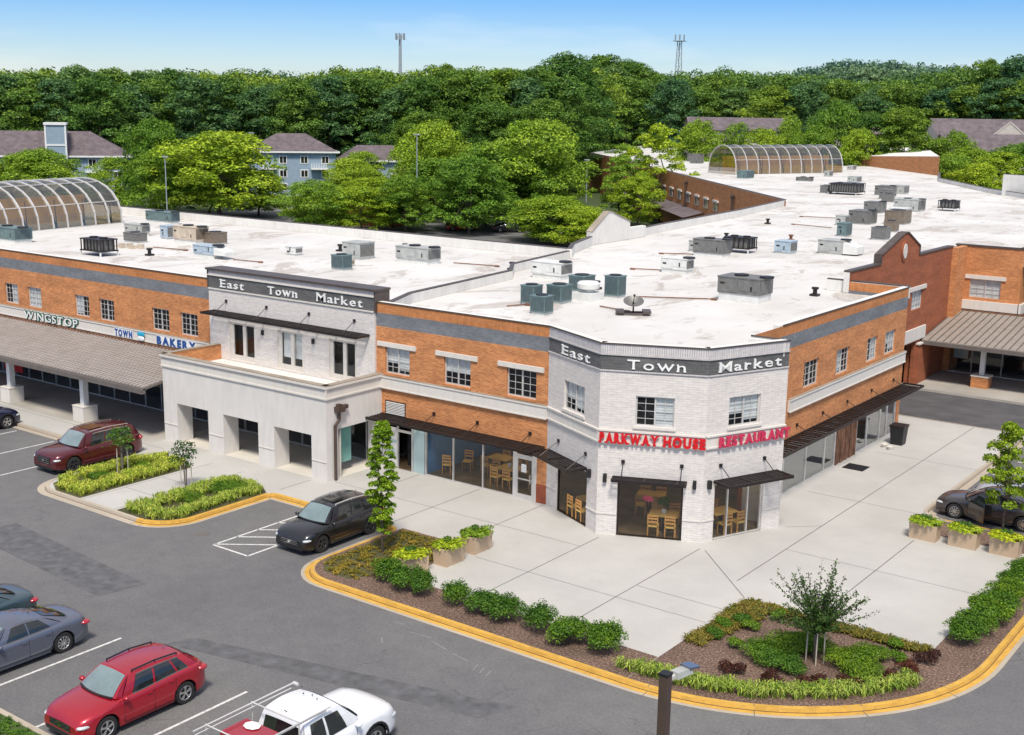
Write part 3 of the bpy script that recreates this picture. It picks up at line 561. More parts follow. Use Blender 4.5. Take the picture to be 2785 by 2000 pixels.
# raised middle block
FM = Frame(0, -0.12, 0); RE = 8.65
def mid_pick(u, z): return B['band_dark'] if 7.58 < z < 8.30 else (B['soldier_white'] if z > 8.30 else B['brick_white'])
md = [(-20.34, -18.37), (-16.72, -14.84), (-13.06, -11.2)]
FM.wall(-21.9, -10.0, 3.85, 8.55, [(a, b, 3.95, 5.95) for a, b in md], mid_pick, 0.25, zb=(7.58, 8.3)); FA.wall(-21.9, -10.0, ZG, 3.9, [(-21.2, -10.6, ZG, 2.5)], lambda u, z: B['brick_white'], 0.2)
FMR = Frame(-10.0, -0.12, 90); FMR.wall(0, 0.12, 3.9, 8.06, [], lambda u, z: B['brick_white']); FML = Frame(-21.9, 0.0, 270); FML.wall(0, 0.12, 3.9, 8.06, [], lambda u, z: B['brick_white'])
B['metal_brown'].box(-21.98, -21.88, -0.14, 0.86, 7.55, 8.6); B['metal_brown'].box(-10.02, -9.92, -0.14, 0.86, 7.55, 8.6)
for z, c in ((7.58, 'trim'), (8.30, 'trim')): FM.box(B[c], -21.9, -10.02, z - 0.03, z + 0.03, 0.003, 0.06)
B['membrane_wall'].box(-21.88, -10.02, 0.1, 0.86, 7.42, 8.56)
B['metal_brown'].box(-22.02, -9.88, -0.22, 0.9, 8.56, 8.66)
# bay walls
for f, L, shop, win in ((F1, L1, (0.84, 3.36), (1.35, 3.0)), (F2, L2, (0.83, 3.48), (1.45, 2.99)), (F3, L3, (0.6, 3.2), (1.14, 2.78))):
    f.wall(0, L, ZG, 8.03, [(shop[0], shop[1], ZG, 2.5), (win[0], win[1], 4.78, 6.0)], white_pick, 0.22, zb=(1.0, 2.6, 4.0, 4.55, 6.93, 7.6))
    for z, hh, d in ((6.95, .05, .05), (7.6, .05, .05), (4.02, .07, .09), (4.5, .07, .10), (4.07, .40, .05)): f.box(B['trim'] if z < 5 else B['soldier_white'], -0.0, L, z - 0.0, z + hh, 0.003, d)
    for a, b in ((0, shop[0]), (shop[1], L)): f.box(B['trim'], a, b, 1.0, 1.06, 0.003, 0.035)
    f.box(B['trim'], win[0] - 0.08, win[1] + 0.08, 4.68, 4.78, 0.003, 0.07)
FR.wall(0, 1.73, ZG, 8.03, [], white_pick, zb=(1.0, 2.6, 6.93, 7.6))
# right wing wall B
wb = [(9.5, 11.2), (13.3, 14.95), (17.3, 18.75), (19.85, 21.4)]
FB.wall(3.75, 22.9, ZG, 8.03, [(a, b, 4.78, 6.0) for a, b in wb] + [(4.3, 22.4, ZG, 2.5)], brick_pick, 0.2, zb=ZB)
FE = Frame(7.53, 22.9, 180); FE.wall(0, 3.33, ZG, 8.03, [], brick_pick, zb=ZB)
B['brick_red'].box(7.30, 7.56, 3.77, 4.25, ZG, 2.5)
# belt courses, ledges and coping on brick walls
for f, a, b in ((FA, -10.0, 0.0), (FA, -72, -22.0), (FB, 7.9, 22.95)):
    f.box(B['trim'], a, b, 4.0, 4.5, 0.003, 0.10); f.box(B['trim'], a, b, 4.5, 4.56, 0.003, 0.14); f.box(B['trim'], a, b, 3.97, 4.03, 0.1, 0.13)
    f.box(B['trim_weathered'], a, b, 4.561, 4.60, 0.003, 0.12)
for f, a, b in ((FA, -10.0, 0.02), (FA, -72, -21.95), (F1, 0, L1), (F2, 0, L2), (F3, 0, L3 + .02), (FB, 6.9, 22.95)):
    f.box(B['metal_brown'], a, b, 8.032, 8.085, -0.02, 0.035); f.box(B['membrane_wall'], a, b, 7.41, 8.075, -0.34, -0.023)
FR.box(B['metal_brown'], 0, 1.73, 8.032, 8.085, -0.02, 0.035); FR.box(B['membrane_wall'], 0.1, 1.7, 7.41, 7.98, -0.3, -0.01)
B['membrane_wall'].box(7.2, 7.52, 6.6, 7.0, 7.41, 8.09)
for a, b in wa: FA.box(B['trim'], a - 0.45, b + 0.42, 6.0, 6.21, 0.003, 0.09); FA.box(B['brick'], a - 0.02, b + .02, 4.62, 4.72, 0.003, 0.06)
# stucco porch block
FL = Frame(0, -3.72, 0); FK = Frame(-9.68, -3.72, 90); FKL = Frame(-21.35, 0, 270)
sp = lambda u, z: B['stucco']
FL.wall(-21.35, -9.68, 0.10, 4.0, [(-20.3, -17.9, 0.10, 2.2), (-16.78, -14.27, 0.10, 2.2), (-13.17, -10.66, 0.10, 2.2)], sp, 0.95)
FK.wall(0, 3.72, 0.10, 4.0, [(0.75, 3.3, 0.10, 2.5)], sp, 0.5); FKL.wall(0, 3.72, .10, 4.0, [(0.5, 2.9, .1, 2.3)], sp, 0.4)
FLb = Frame(-9.7, -2.77, 180); FLb.wall(0, 11.6, .10, 3.4, [(.98, 3.49, .1, 2.2), (4.59, 7.10, .1, 2.2), (8.22, 10.62, .1, 2.2)], sp, 0)
for f, a, b in ((FL, -21.40, -9.63), (FK, -0.05, 3.72), (FKL, 0, 3.77)):
    f.box(B['trim'], a, b, 4.0, 4.08, 0.003, 0.07); f.box(B['trim'], a, b, 4.08, 4.52, 0.0, 0.03); f.box(B['trim'], a - .0, b + .0, 4.52, 4.62, 0.0, 0.12); f.box(B['trim_weathered'], a, b, 4.621, 4.67, -0.25, 0.10)
for a, b in ((-21.35, -20.3), (-17.9, -16.78), (-14.27, -13.17), (-10.66, -9.68)): FL.box(B['trim'], a + .02, b - .02, 1.02, 1.07, 0.003, 0.03)
B['membrane_wall'].box(-21.3, -9.75, -3.45, -0.14, 3.5, 3.86)
B['brick'].box(-21.3, -21.05, -3.4, -0.13, 3.87, 4.66); FKL.box(B['trim'], 0.1, 3.7, 4.55, 4.66, -0.3, -0.02)
B['stucco'].box(-21.3, -9.8, -2.75, -0.02, 3.3, 3.49)
for k, mb in B.items(): mb.obj({'brick': 'brick_wall', 'brick_white': 'white_brick_wall', 'brick_grey': 'grey_brick_band', 'band_dark': 'sign_band', 'soldier_brick': 'parapet_course', 'soldier_white': 'white_parapet_course', 'trim': 'moulding', 'metal_brown': 'coping', 'stucco': 'stucco_wall', 'trim_weathered': 'ledge', 'brick_red': 'brick_pier', 'membrane_wall': 'parapet_upstand', 'brick_dark': 'dark_brick_wall'}[k], M[k], ctr)
# roof
m = MB(); m.poly([(x, y, RZ) for x, y in [(-74, 0.02), (-0.02, 0.02), (3.72, -1.76), (7.6, -0.08), (9.22, 3.73), (7.5, 3.73), (7.5, 22.85), (4.15, 22.85), (4.15, 43), (30, 43.2), (34, 70), (5, 98), (-17, 125), (-31, 148), (-37.4, 167.8), (-69.6, 206.7), (-100, 320), (-122, 330), (-150, 262), (-123, 192), (-97, 164), (-62.8, 123.7), (-26.5, 82), (-23.6, 65), (-21, 44), (-19.55, 33.3), (-17.4, 27.5), (-16.4, 25.8), (-74, 25.8)]])
m.obj('roof', M['roof'], ctr)
# rear and side parapets (inner faces are white membrane)
par = MB(); cop = MB()
def parapet(pts, z1=8.09, t=0.3, closed=False, z0=7.41):
    P = [Vector(p) for p in pts]; Q = offset(P, t)
    for i in range(len(P) - 1):
        b = [(*P[i], z0), (*P[i + 1], z0), (*Q[i + 1], z0), (*Q[i], z0)]; par.hexa(b, [(p[0], p[1], z1 - 0.06) for p in b]); c = [(*P[i], z1 - 0.06), (*P[i + 1], z1 - 0.06), (*Q[i + 1], z1 - 0.06), (*Q[i], z1 - 0.06)]
        cop.hexa([(p[0], p[1], z1 - .058) for p in c], [(p[0], p[1], z1) for p in c])
parapet([(-16.4, 25.5), (-74, 25.5)], t=-0.25); parapet([(-10.2, 1.0), (-11.5, 4), (-13.1, 14.6), (-14.9, 17.2), (-16.35, 25.4)], z1=7.95, t=-0.25)
parapet([(-26.5, 82), (-23.6, 65), (-21.3, 46), (-20.6, 42)], t=0.3); parapet([(-19.75, 33.3), (-17.9, 28.2), (-16.4, 25.6)], t=0.3)
parapet([(-150, 262), (-123, 192), (-97, 164), (-62.8, 123.7), (-26.5, 82)], t=0.35)
parapet([(4.2, 23.1), (7.45, 23.1)], t=0.28); parapet([(2.8, 23.15), (4.2, 23.1)], t=0.28)
parapet([(34, 70), (5, 98), (-17, 125)], z1=8.0, t=-.3); parapet([(-17, 125), (-31, 148), (-37.4, 167.8)], z1=8.0, t=-.3)
parapet([(40, 40 + 60), (-14.5, 121.5)], z1=10.1, t=-.4)
par.obj('parapet_upstand', M['membrane_wall'], ctr); cop.obj('coping', M['metal_brown'], ctr)
# white Dutch gable on the rear parapet
m = MB(); gp = [(33.4, 7.42), (41.9, 7.42), (41.9, 8.3), (39.3, 8.3), (39.3, 8.75), (36.3, 9.68), (35.9, 9.68), (33.4, 8.35)]
i0 = len(m.v); m.v += [(-19.6 - 0.045 * (y - 33.4), y, z) for y, z in gp] + [(-20.0 - 0.045 * (y - 33.4), y, z) for y, z in gp]; n_ = len(gp)
m.f += [tuple(range(i0, i0 + n_))[::1], tuple(range(i0 + 2 * n_ - 1, i0 + n_ - 1, -1))] + [(i0 + k, i0 + n_ + k, i0 + n_ + (k + 1) % n_, i0 + (k + 1) % n_) for k in range(n_)]
m.obj('rear_gable', M['membrane_wall'], ctr)
m = MB(); q = lambda y, z, d=0: (-19.8 - 0.045 * (y - 33.4) + d, y, z)
for a, b in (((33.4, 8.38), (35.9, 9.72)), ((35.9, 9.72), (36.3, 9.72)), ((36.3, 9.72), (39.3, 8.8))): m.bar(q(*a), q(*b), 0.5, 0.07)
m.obj('gable_coping', M['trim_weathered'], ctr)
# far wing: brick walls, windows, downpipes
FW = Frame(-26.5, 82, 0); d_ = Vector((-62.8 + 26.5, 123.7 - 82, 0)).normalized(); FW.u = d_; FW.n = Vector((-d_.y, d_.x, 0)); 
if FW.n.x > 0: FW.n = -FW.n
m = MB(); FW.wall(-1, 150, -0.05, 8.0, [], lambda u, z: m, d=0.02); FW2 = Frame(-26.5, 82, 0); dd = Vector((2.9, -17, 0)).normalized()
for a, b in (((-26.5, 82), (-23.6, 65)), ((-23.6, 65), (-21.3, 46)), ((-21.3, 46), (-20, 39)), ((-20, 39), (-19.8, 33.3)), ((-19.8, 33.3), (-17.7, 28)), ((-17.7, 28), (-16.6, 25.8)), ((-16.6, 25.8), (-74, 25.8))): m.quad((*b, -.05), (*a, -.05), (*a, 8.0), (*b, 8.0))
m.quad((-74, 25.8, 0), (-74, 0, 0), (-74, 0, 8), (-74, 25.8, 8)); m.obj('rear_brick_wall', M['brick'], ctr)
for u in (28.5, 34, 39.5, 45, 51, 57, 63, 69): window(FW, u, u + 2.0, 4.4, 5.6, ctr, d=0.15, style='plain'); mm = MB(); FW.box(mm, u - .3, u + 2.3, 5.6, 5.85, 0.03, 0.25); mm.obj('lintel', M['trim'], ctr)
m = MB()
for u, zt in ((20.3, 7.0), (47.2, 7.2)): m.tube(FW.P(u, 0, .3), FW.P(u, zt, .3), 0.18, 6); m.sphere(FW.P(u, zt, .3), .32, 6, 4)
m.obj('downpipe', M['metal_pole'], ctr)
m = MB(); pts = [(44, 3.0), (150, 3.0)]; m.quad(FW.P(36, 3.0, 3), FW.P(100, 3.0, 3), FW.P(100, 3.7, 0.05), FW.P(36, 3.7, 0.05)); m.obj('rear_canopy', M['terrace_roof'], ctr)
# far brick penthouse
m = MB(); a, b = Vector((-69.6, 206.7, 0)), Vector((-37.4, 167.8, 0)); m.quad((*b.xy, 5), (*a.xy, 5), (*a.xy, 8.75), (*b.xy, 10.6)); m2 = MB(); m2.poly([(*a.xy, 8.75), (*b.xy, 10.6), (-30, 215, 10.6), (-78, 262, 8.9)]); m.quad((*b.xy, 5), (-30, 215, 5), (-30, 215, 10.6), (*b.xy, 10.6))
m = MB(); m.hexa([(-69.6, 206.7, 5), (-37.4, 167.8, 5), (-59, 226, 5), (-95, 262, 5)], [(-69.6, 206.7, 8.75), (-37.4, 167.8, 10.5), (-59, 226, 10.5), (-95, 262, 8.75)]); m.obj('far_brick_block', M['brick'], ctr)
m = MB(); m.hexa([(-69.5, 207, 8.76), (-37.6, 168.2, 10.51), (-59, 226, 10.51), (-95, 262, 8.76)], [(-69.5, 207, 8.86), (-37.6, 168.2, 10.61), (-59, 226, 10.61), (-95, 262, 8.86)]); m.obj('far_block_roof', M['membrane_wall'], ctr)
# ---------------------------------------------------------------- windows, shop fronts, awnings of the centre
bl = [None, [(0.0, .5, .9)], [(0, .5, .6), (.5, 1, .85)], [(0, 1, .55)], [(0.5, 1, .95)], [(0, .5, .95), (.5, 1, .95)]]
for k, (a, b) in enumerate(wa): window(FA, a, b, 4.72, 5.98, ctr, blind=[bl[2], bl[3], None][k])
for k, (a, b) in enumerate(wl): window(FA, a, b, 4.75, 5.98, ctr, blind=[bl[4], bl[5], bl[1], None, None, None, bl[3], None][k])
for f, (a, b), bb in ((F1, (1.35, 3.0), bl[2]), (F2, (1.45, 2.99), [(.5, 1, .97), (0, .5, .97)][:1]), (F3, (1.14, 2.78), bl[2])): window(f, a, b, 4.78, 6.0, ctr, blind=bb)
for k, (a, b) in enumerate(wb): window(FB, a, b, 4.78, 6.0, ctr, blind=[None, bl[1], bl[4], bl[2]][k])
for a, b in md:       # balcony glass doors of the raised block
    fm = MB(); FM.box(fm, a, a + .1, 3.95, 5.95, -.2, -.1); FM.box(fm, b - .1, b, 3.95, 5.95, -.2, -.1); FM.box(fm, a + .1, b - .1, 5.83, 5.95, -.2, -.1); c = (a + b) / 2 + .05; FM.box(fm, c - .11, c + .11, 3.95, 5.83, -.2, -.1); FM.box(fm, a + .1, b - .1, 3.95, 4.2, -.19, -.11)
    FM.box(fm, a + .1, a + .2, 4.2, 5.83, -.19, -.11); FM.box(fm, b - .2, b - .1, 4.2, 5.83, -.19, -.11)
    dr = fm.obj('balcony_door', M['trim'], ctr)
    for e, f_ in ((a + .2, c - .11), (c + .11, b - .2)):
        g = MB(); g.quad(FM.P(e, 4.2, -.15), FM.P(f_, 4.2, -.15), FM.P(f_, 5.83, -.15), FM.P(e, 5.83, -.15)); g.obj('pane', M['glass'], dr)
    v = MB(); FM.box(v, a, b, 3.9, 5.95, -.95, -.6); v.obj('room_behind', M['dark_void'], dr)
    if abs(a + 16.72) < .1:
        v = MB(); FM.box(v, a + .2, b - .2, 4.55, 5.85, -.3, -.26); v.obj('blind', M['blind'], dr)
# interior shell of the corner restaurant and shops
inn = MB(); inn.poly([(x, y, 0.136) for x, y in [(-9.95, .03), (0.02, .03), (3.75, -1.76), (7.6, -.07), (9.2, 3.7), (7.5, 3.8), (7.5, 22.8), (2.5, 22.8), (2.5, 8), (-9.95, 8)]]); inn.obj('shop_floor', M['floor_in'], ctr)
inn = MB(); inn.poly([(x, y, 2.9) for x, y in [(-9.95, 8), (2.5, 8), (2.5, 22.8), (7.5, 22.8), (7.5, 3.8), (9.2, 3.7), (7.6, -.07), (3.75, -1.76), (0.02, .03), (-9.95, .03)]]); inn.obj('shop_ceiling', M['wall_in'], ctr)
inn = MB(); inn.quad((-9.9, 6, .13), (2.5, 6, .13), (2.5, 6, 2.9), (-9.9, 6, 2.9)); inn.quad((2.5, 6, .13), (2.5, 22.8, .13), (2.5, 22.8, 2.9), (2.5, 6, 2.9)); inn.quad((-1.2, .3, .13), (-1.2, 2.3, .13), (-1.2, 2.3, 2.9), (-1.2, .3, 2.9)); inn.obj('inside_wall', M['wall_in'], ctr)
inn = MB(); inn.quad((-7.0, 6, .13), (-7.0, .12, .13), (-7.0, .12, 2.9), (-7.0, 6, 2.9)); inn.quad((-7, 5.9, .13), (-4.4, 5.9, .13), (-4.4, 5.9, 2.9), (-7, 5.9, 2.9)); inn.obj('inside_wall', M['wall_in_blue'], ctr)
# shop front of the middle brick section
storefront(FA, -6.95, -1.78, .11, 2.42, (-5.27, -3.54), ctr)
def shop_door(f, a, b, z1, mat='alu', glass='glass_shop', d=-.05):
    fm = MB(); f.box(fm, a, a + .07, .13, z1, d - .03, d + .03); f.box(fm, b - .07, b, .13, z1, d - .03, d + .03); f.box(fm, a + .07, b - .07, z1 - .1, z1, d - .03, d + .03); f.box(fm, a + .07, b - .07, .13, .33, d - .03, d + .03)
    f.box(fm, a + .07, b - .07, 1.0, 1.05, d, d + .05); o = fm.obj('shop_door', M[mat], ctr); g = MB(); g.quad(f.P(a + .07, .33, d), f.P(b - .07, .33, d), f.P(b - .07, z1 - .1, d), f.P(a + .07, z1 - .1, d)); g.obj('pane', M[glass], o)
    h = MB(); h.tube(f.P(b - .12, .9, d + .08), f.P(b - .12, 1.3, d + .08), .018, 6); h.obj('handle', M['chrome'], o); return o
dd_ = shop_door(FA, -1.64, -.74, 2.05)
nt_ = MB(); FA.box(nt_, -1.38, -1.1, 1.35, 1.72, -.03, -.024); nt_.obj('notice', M['sign_white'], dd_)
m = MB(); FA.box(m, -1.78, -1.64, .11, 2.42, -.09, -.01); FA.box(m, -.74, -.62, .11, 2.42, -.09, -.01); FA.box(m, -1.64, -.74, 2.05, 2.13, -.09, -.01); FA.box(m, -1.64, -.74, 2.36, 2.42, -.09, -.01); FA.box(m, -9.65, -9.55, .11, 2.42, -.09, -.01); FA.box(m, -8.72, -8.66, .11, 2.42, -.09, 0); FA.box(m, -7.8, -7.72, .11, 2.42, -.09, 0); FA.box(m, -8.66, -7.8, 1.95, 2.05, -.09, 0); m.obj('door_frame', M['alu'], ctr)
m = MB(); FA.box(m, -7.70, -7.02, .13, 2.4, -.07, -.03); m.obj('pale_panel', M['pale_panel'], ctr)
m = MB(); FA.box(m, -9.9, -9.66, .13, 2.4, -.1, -.04); m.obj('teal_window', M['teal_film'], ctr)
m = MB(); FA.box(m, -9.55, -8.74, .13, 2.1, -.09, -.05); wd = m.obj('white_door', M['white_paint'], ctr)
m = MB(); FA.box(m, -9.3, -8.78, 1.35, 1.5, -.048, -.04); FA.box(m, -9.4, -8.9, .55, 1.05, -.048, -.042); m.obj('door_notice', M['pale_panel'], wd)
m = MB(); FA.box(m, -8.66, -7.8, .12, 1.95, -1.0, -.7); m.obj('dark_doorway', M['dark_void'], ctr)
m = MB(); FA.box(m, -.62, -.53, .1, 2.45, -.1, -.02); m.obj('door_frame', M['trim'], ctr)
m = MB(); FA.box(m, -.525, -.02, .1, .98, .004, .03); m.obj('new_brick_patch', M['brick_red'], ctr)
lv = MB()
for k in range(8): FA.box(lv, -9.35, -8.2, 2.78 + k * .075, 2.815 + k * .075, 0.01, .07)
lo = lv.obj('vent_grille', M['white_paint'], ctr); b_ = MB(); FA.box(b_, -9.45, -8.15, 2.72, 3.4, .002, .009); b_.obj('grille_back', M['dark_void'], lo)
storefront(F1, .86, 3.34, .11, 2.48, (), ctr, d=-.12, frame_mat='metal_dark'); storefront(F2, .85, 3.46, .11, 2.48, (), ctr, d=-.12, frame_mat='metal_dark'); storefront(F3, .62, 3.18, .11, 2.48, (1.38, 2.45), ctr, d=-.12)
storefront(FB, 4.35, 14.0, .11, 2.45, (5.6, 7.9, 10.45, 12.7), ctr, mat='glass_pale'); storefront(FB, 16.75, 22.35, .11, 2.45, (18.25, 20.1, 21.1), ctr, mat='glass_pale')
m = MB()
for k in range(9): FB.box(m, 14.05 + k * .3, 14.25 + k * .3, .13, 2.4, -.06, .0 if k % 2 else .03)
bd = m.obj('brown_doors', M['rust'], ctr)
lamps_in = [(-5.8, 1.6), (-3.2, 1.8), (-3.6, 4.4), (1.9, 1.6), (5.2, 1.4), (7.2, 3.2), (5.0, 5.2), (5.5, 11), (5.5, 19)]  # a few ceiling fixtures, the rest added to brighten the interiors
for lx, ly in lamps_in:
    m = MB(); m.lathe([(.02, 2.72), (.24, 2.72), (.24, 2.80), (.02, 2.80)], 12, (lx, ly, 0), cap=False); m.obj('ceiling_lamp', M['lamp_lit'], ctr)
storefront(FA, -21.1, -10.7, .12, 2.45, (-19.5, -18.1, -16.6, -15.2, -13.6, -12.2), ctr, mat='glass')
m = MB(); FA.box(m, -72, -10.3, .1, 2.6, -2.2, -2.0); m.obj('room_behind', M['dark_void'], ctr)
wm = list(np.arange(-68.5, -23, 1.45)); storefront(FA, -69.9, -22.5, .12, 2.5, wm, ctr, mat='glass')
m = MB()
FK2 = Frame(-10.35, -3.0, 90); FK2.box(m, 0.55, 1.5, .6, 2.4, .0, .06); m.obj('teal_window', M['teal_film'], ctr)
# awnings
def awning(f, a, b, z, dep, rods, rz, along=True, wall=0.0, rod_d=None):
    fr_ = MB(); t = .05
    f.box(fr_, a, b, z - .06, z + .06, dep - t, dep); f.box(fr_, a, b, z - .06, z + .06, wall + .02, wall + .02 + t)
    for k in range(int((b - a) / 1.3) + 2):
        u = min(b - t, a + k * 1.3); f.box(fr_, u, u + t, z - .05, z + .05, wall + .07, dep - t)
    w = fr_.obj('awning', M['metal_dark'], ctr); sl_ = MB()
    if along:
        n = int((dep - .1) / .17)
        for k in range(n): d = wall + .14 + k * .17; f.box(sl_, a + t, b - t, z - .02, z + .045, d, d + .05)
    else:
        for k in range(int((b - a) / .34)): u = a + k * .34; f.box(sl_, u, u + .09, z - .02, z + .04, wall + .08, dep - t)
    sl_.obj('slats', M['metal_dark'], w); rd = MB()
    for u in rods:
        rd.tube(f.P(u, rz, wall + .02), f.P(u, z + .05, (rod_d or dep) - .08), .018, 5); f.box(rd, u - .07, u + .07, rz - .07, rz + .07, wall + .004, wall + .06)
    rd.obj('tie_rod', M['metal_dark'], w); return w
awning(FA, -9.85, -.1, 2.68, 1.15, (-6.39, -3.83, -.9), 3.2); awning(FM, -21.5, -10.3, 6.42, .95, (-20.5, -17.43, -14.37, -11.29), 7.02)
awning(F1, .15, 3.38, 2.66, 1.0, (1.01, 3.24), 3.27); awning(F2, .62, 3.62, 2.6, .55, (1.03, 3.38), 3.27); awning(F3, .50, 3.9, 2.62, 1.0, (.83, 3.14), 3.26)
awning(FB, 4.4, 23.4, 2.7, 1.1, (9.03, 12, 15.06, 18.33, 21.54), 3.2, along=False)
m = MB()
for f, u in ((F1, 3.62), (F2, .32), (F2, 3.92), (F3, .26)): f.box(m, u - .07, u + .07, 2.38, 2.72, .005, .16)
for u in (-17.74, -14.09): FM.box(m, u - .06, u + .06, 5.55, 5.8, .005, .12)
for f, u in ((F1, 3.62), (F2, .39), (F2, 3.86), (F3, .12)): pass
m.obj('wall_lamp', M['black'], ctr)
# downpipe with hopper on the porch corner
m = MB(); q_ = lambda y, z, d: FK.P(y, z, d)
m.tube(q_(.72, 3.35, .12), q_(.72, 2.95, .12), .075, 8); m.tube(q_(.72, 2.97, .12), q_(.45, 2.72, .12), .075, 8); m.tube(q_(.45, 2.75, .12), q_(.45, .15, .12), .075, 8)
FK.box(m, .5, .95, 3.35, 3.6, .01, .3); FK.box(m, .95, 1.25, 3.45, 3.62, .01, .2); FK.box(m, .6, .8, 3.6, 3.72, .03, .25); m.obj('downpipe', M['metal_pole'], ctr)
# metal canopy roofs
def seam_roof(f, a, b, z0, d0, z1, d1, name='canopy', sp=.42, post=(), parent=ctr, mats=('tile_roof', 'tile_rib'), rw=.05):
    m = MB(); m.hexa([f.P(a, z0 - .12, d0), f.P(b, z0 - .12, d0), f.P(b, z1 - .12, d1), f.P(a, z1 - .12, d1)], [f.P(a, z0, d0), f.P(b, z0, d0), f.P(b, z1, d1), f.P(a, z1, d1)]); o = m.obj(name, M[mats[0]], parent)
    r = MB(); L = math.hypot(z1 - z0, d0 - d1); n = int((b - a) / sp)
    for k in range(n + 1):
        u = min(b - .05, a + k * sp); r.bar(f.P(u, z0 + .03, d0), f.P(u, z1 + .03, d1), rw, .06)
    r.obj('seam', M[mats[1]], o); g = MB(); f.box(g, a, b, z0 - .30, z0 - .05, d0 - .12, d0 + .1); g.obj('gutter', M['tile_roof'], o); g = MB(); f.box(g, a, b, z1 - .02, z1 + .14, d1 - .0, d1 + .1); g.obj('flashing', M['rust'], o); return o
cp = seam_roof(FA, -72, -21.4, 3.02, 4.9, 3.78, .05, sp=.30)
rb = MB()
for k in range(1, 15):
    t = k / 15; z = 3.02 + .76 * t; d = 4.9 - 4.85 * t; FA.box(rb, -72, -21.42, z + .0, z + .018, d - .03, d)
rb.obj('tile_lap', M['tile_rib'], cp)
for x in (-27.85, -34.9, -42, -49, -56):
    m = MB(); FA.box(m, x - .16, x + .16, 1.0, 2.75, 3.55 + .25, 3.55 + .57); co = m.obj('canopy_column', M['white_paint'], ctr)
    m = MB(); FA.box(m, x - .48, x + .48, .13, .95, 3.5, 4.4); FA.box(m, x - .5, x + .5, .95, 1.0, 3.48, 4.42); m.obj('column_plinth', M['trim'], co)
# ---- writing on the centre
def sign(name, label, cat='sign', group=None):
    o = empty(name); tag(o, label, cat, group); return o
s = sign('building_sign', 'white slab letters East Town Market on the dark band of the raised middle block')
for w, a, b in (('East', -20.9, -19.1), ('Town', -17.3, -15.2), ('Market', -13.8, -10.75)): lettering(FM, w, a, b, 7.72, .42, s, M['sign_white'], bold=.004)
s = sign('building_sign', 'white slab letters East Town Market wrapping round the dark band of the corner bay')
for f, w, a, b in ((F1, 'East', 1.15, 3.35), (F2, 'Town', 1.06, 3.36), (F3, 'Market', .5, 3.75)): lettering(f, w, a, b, 7.08, .40, s, M['sign_white'], bold=.004)
s = sign('restaurant_sign', 'bold red slab letters Parkway House Restaurant along the corner bay ledge')
lettering(F2, 'PARKWAY', .06, 2.42, 4.06, .40, s, M['sign_red'], d=.18, bold=.06, gap=.13); lettering(F2, 'HOUSE', 2.62, 4.28, 4.06, .40, s, M['sign_red'], d=.18, bold=.06, gap=.13)
lettering(F3, 'RESTAURANT', .60, 4.32, 4.06, .40, s, M['sign_pink'], d=.18, bold=.055, gap=.12)
s = sign('wing_shop_sign', 'green edged white letters WINGSTOP above the canopy on the left wing')
lettering(FA, 'WINGSTOP', -39.3, -33.7, 4.02, .52, s, M['sign_green'], d=.16, depth=.05, bold=.05, serif=False, each=False, name='letter_shadow'); lettering(FA, 'WINGSTOP', -39.25, -33.75, 4.04, .48, s, M['sign_white'], d=.2, depth=.02, bold=.0, serif=False)  # green letters behind the white ones give the sign its green edge
s = sign('bakery_sign', 'blue letters TOWN BAKERY with a small round emblem above the canopy near the porch')
m = MB(); FA.box(m, -30.25, -28.55, 4.04, 4.46, .12, .14); FA.box(m, -26.45, -23.05, 4.02, 4.48, .12, .14); m.obj('sign_backing', M['sign_white'], s)
lettering(FA, 'TOWN', -30.2, -28.6, 4.06, .38, s, M['sign_blue'], d=.17, depth=.04, bold=.03, serif=False); lettering(FA, 'BAKERY', -26.4, -23.1, 4.04, .42, s, M['sign_blue'], d=.17, depth=.04, bold=.045, serif=False)
m = MB(); m.sphere(FA.P(-27.75, 4.38, .2), (.36, .05, .14), 10, 6); m.obj('emblem_cap', M['sign_cyan'], s); m = MB(); m.sphere(FA.P(-27.75, 4.15, .2), (.3, .05, .16), 10, 6); m.obj('emblem_loaf', M['sign_white'], s)
m = MB(); FA.box(m, -41.6, -39.6, .5, 2.3, .3, .34); o = m.obj('shop_banner', M['sign_red']); tag(o, 'red shop banner under the canopy at the far left', 'banner'); m = MB(); FA.box(m, -41.6, -39.6, 1.45, 1.62, .34, .345); m.obj('banner_stripe', M['sign_white'], o)
m = MB(); m.sphere(F2.P(2.05, 1.72, -.25), (.26, .04, .13), 12, 6); o = m.obj('window_sign', M['sign_pink']); tag(o, 'small oval pink sign hanging inside the centre bay window', 'window sign')
# ---------------------------------------------------------------- gabled red wing and right hand shops
gw = empty('gabled_building', (4.2, 33, 0)); tag(gw, 'dark red brick building with stepped gable and oval ornament beside the road', 'building')
def wobj(mb, name, mat, root):
    o = mb.obj(name, M[mat]); 
    if o: o.parent = root; o.matrix_parent_inverse = Matrix.Translation(root.location).inverted()
    return o
FG = Frame(4.2, 0, 90); m = MB(); FG.wall(22.9, 41, .0, 8.55, [(33.6, 35.6, 5.1, 6.35), (25.5, 35.0, 0.0, 2.95)], lambda u, z: m, .25)
pts = [(27.6, 8.55), (34.3, 8.55), (34.3, 9.15), (31.95, 10.12), (31.35, 10.12), (27.6, 9.1)]; m.poly([FG.P(y, z, 0) for y, z in pts]); m.poly([FG.P(y, z, -.35) for y, z in reversed(pts)])
wobj(m, 'brick_wall', 'brick_dark', gw)
m = MB()
for a, b in zip([(27.6, 9.12), (31.35, 10.15), (31.95, 10.15), (34.3, 9.17)], [(31.35, 10.15), (31.95, 10.15), (34.3, 9.17), (34.3, 8.6)]): m.bar(FG.P(a[0], a[1], -.18), FG.P(b[0], b[1], -.18), .48, .08)
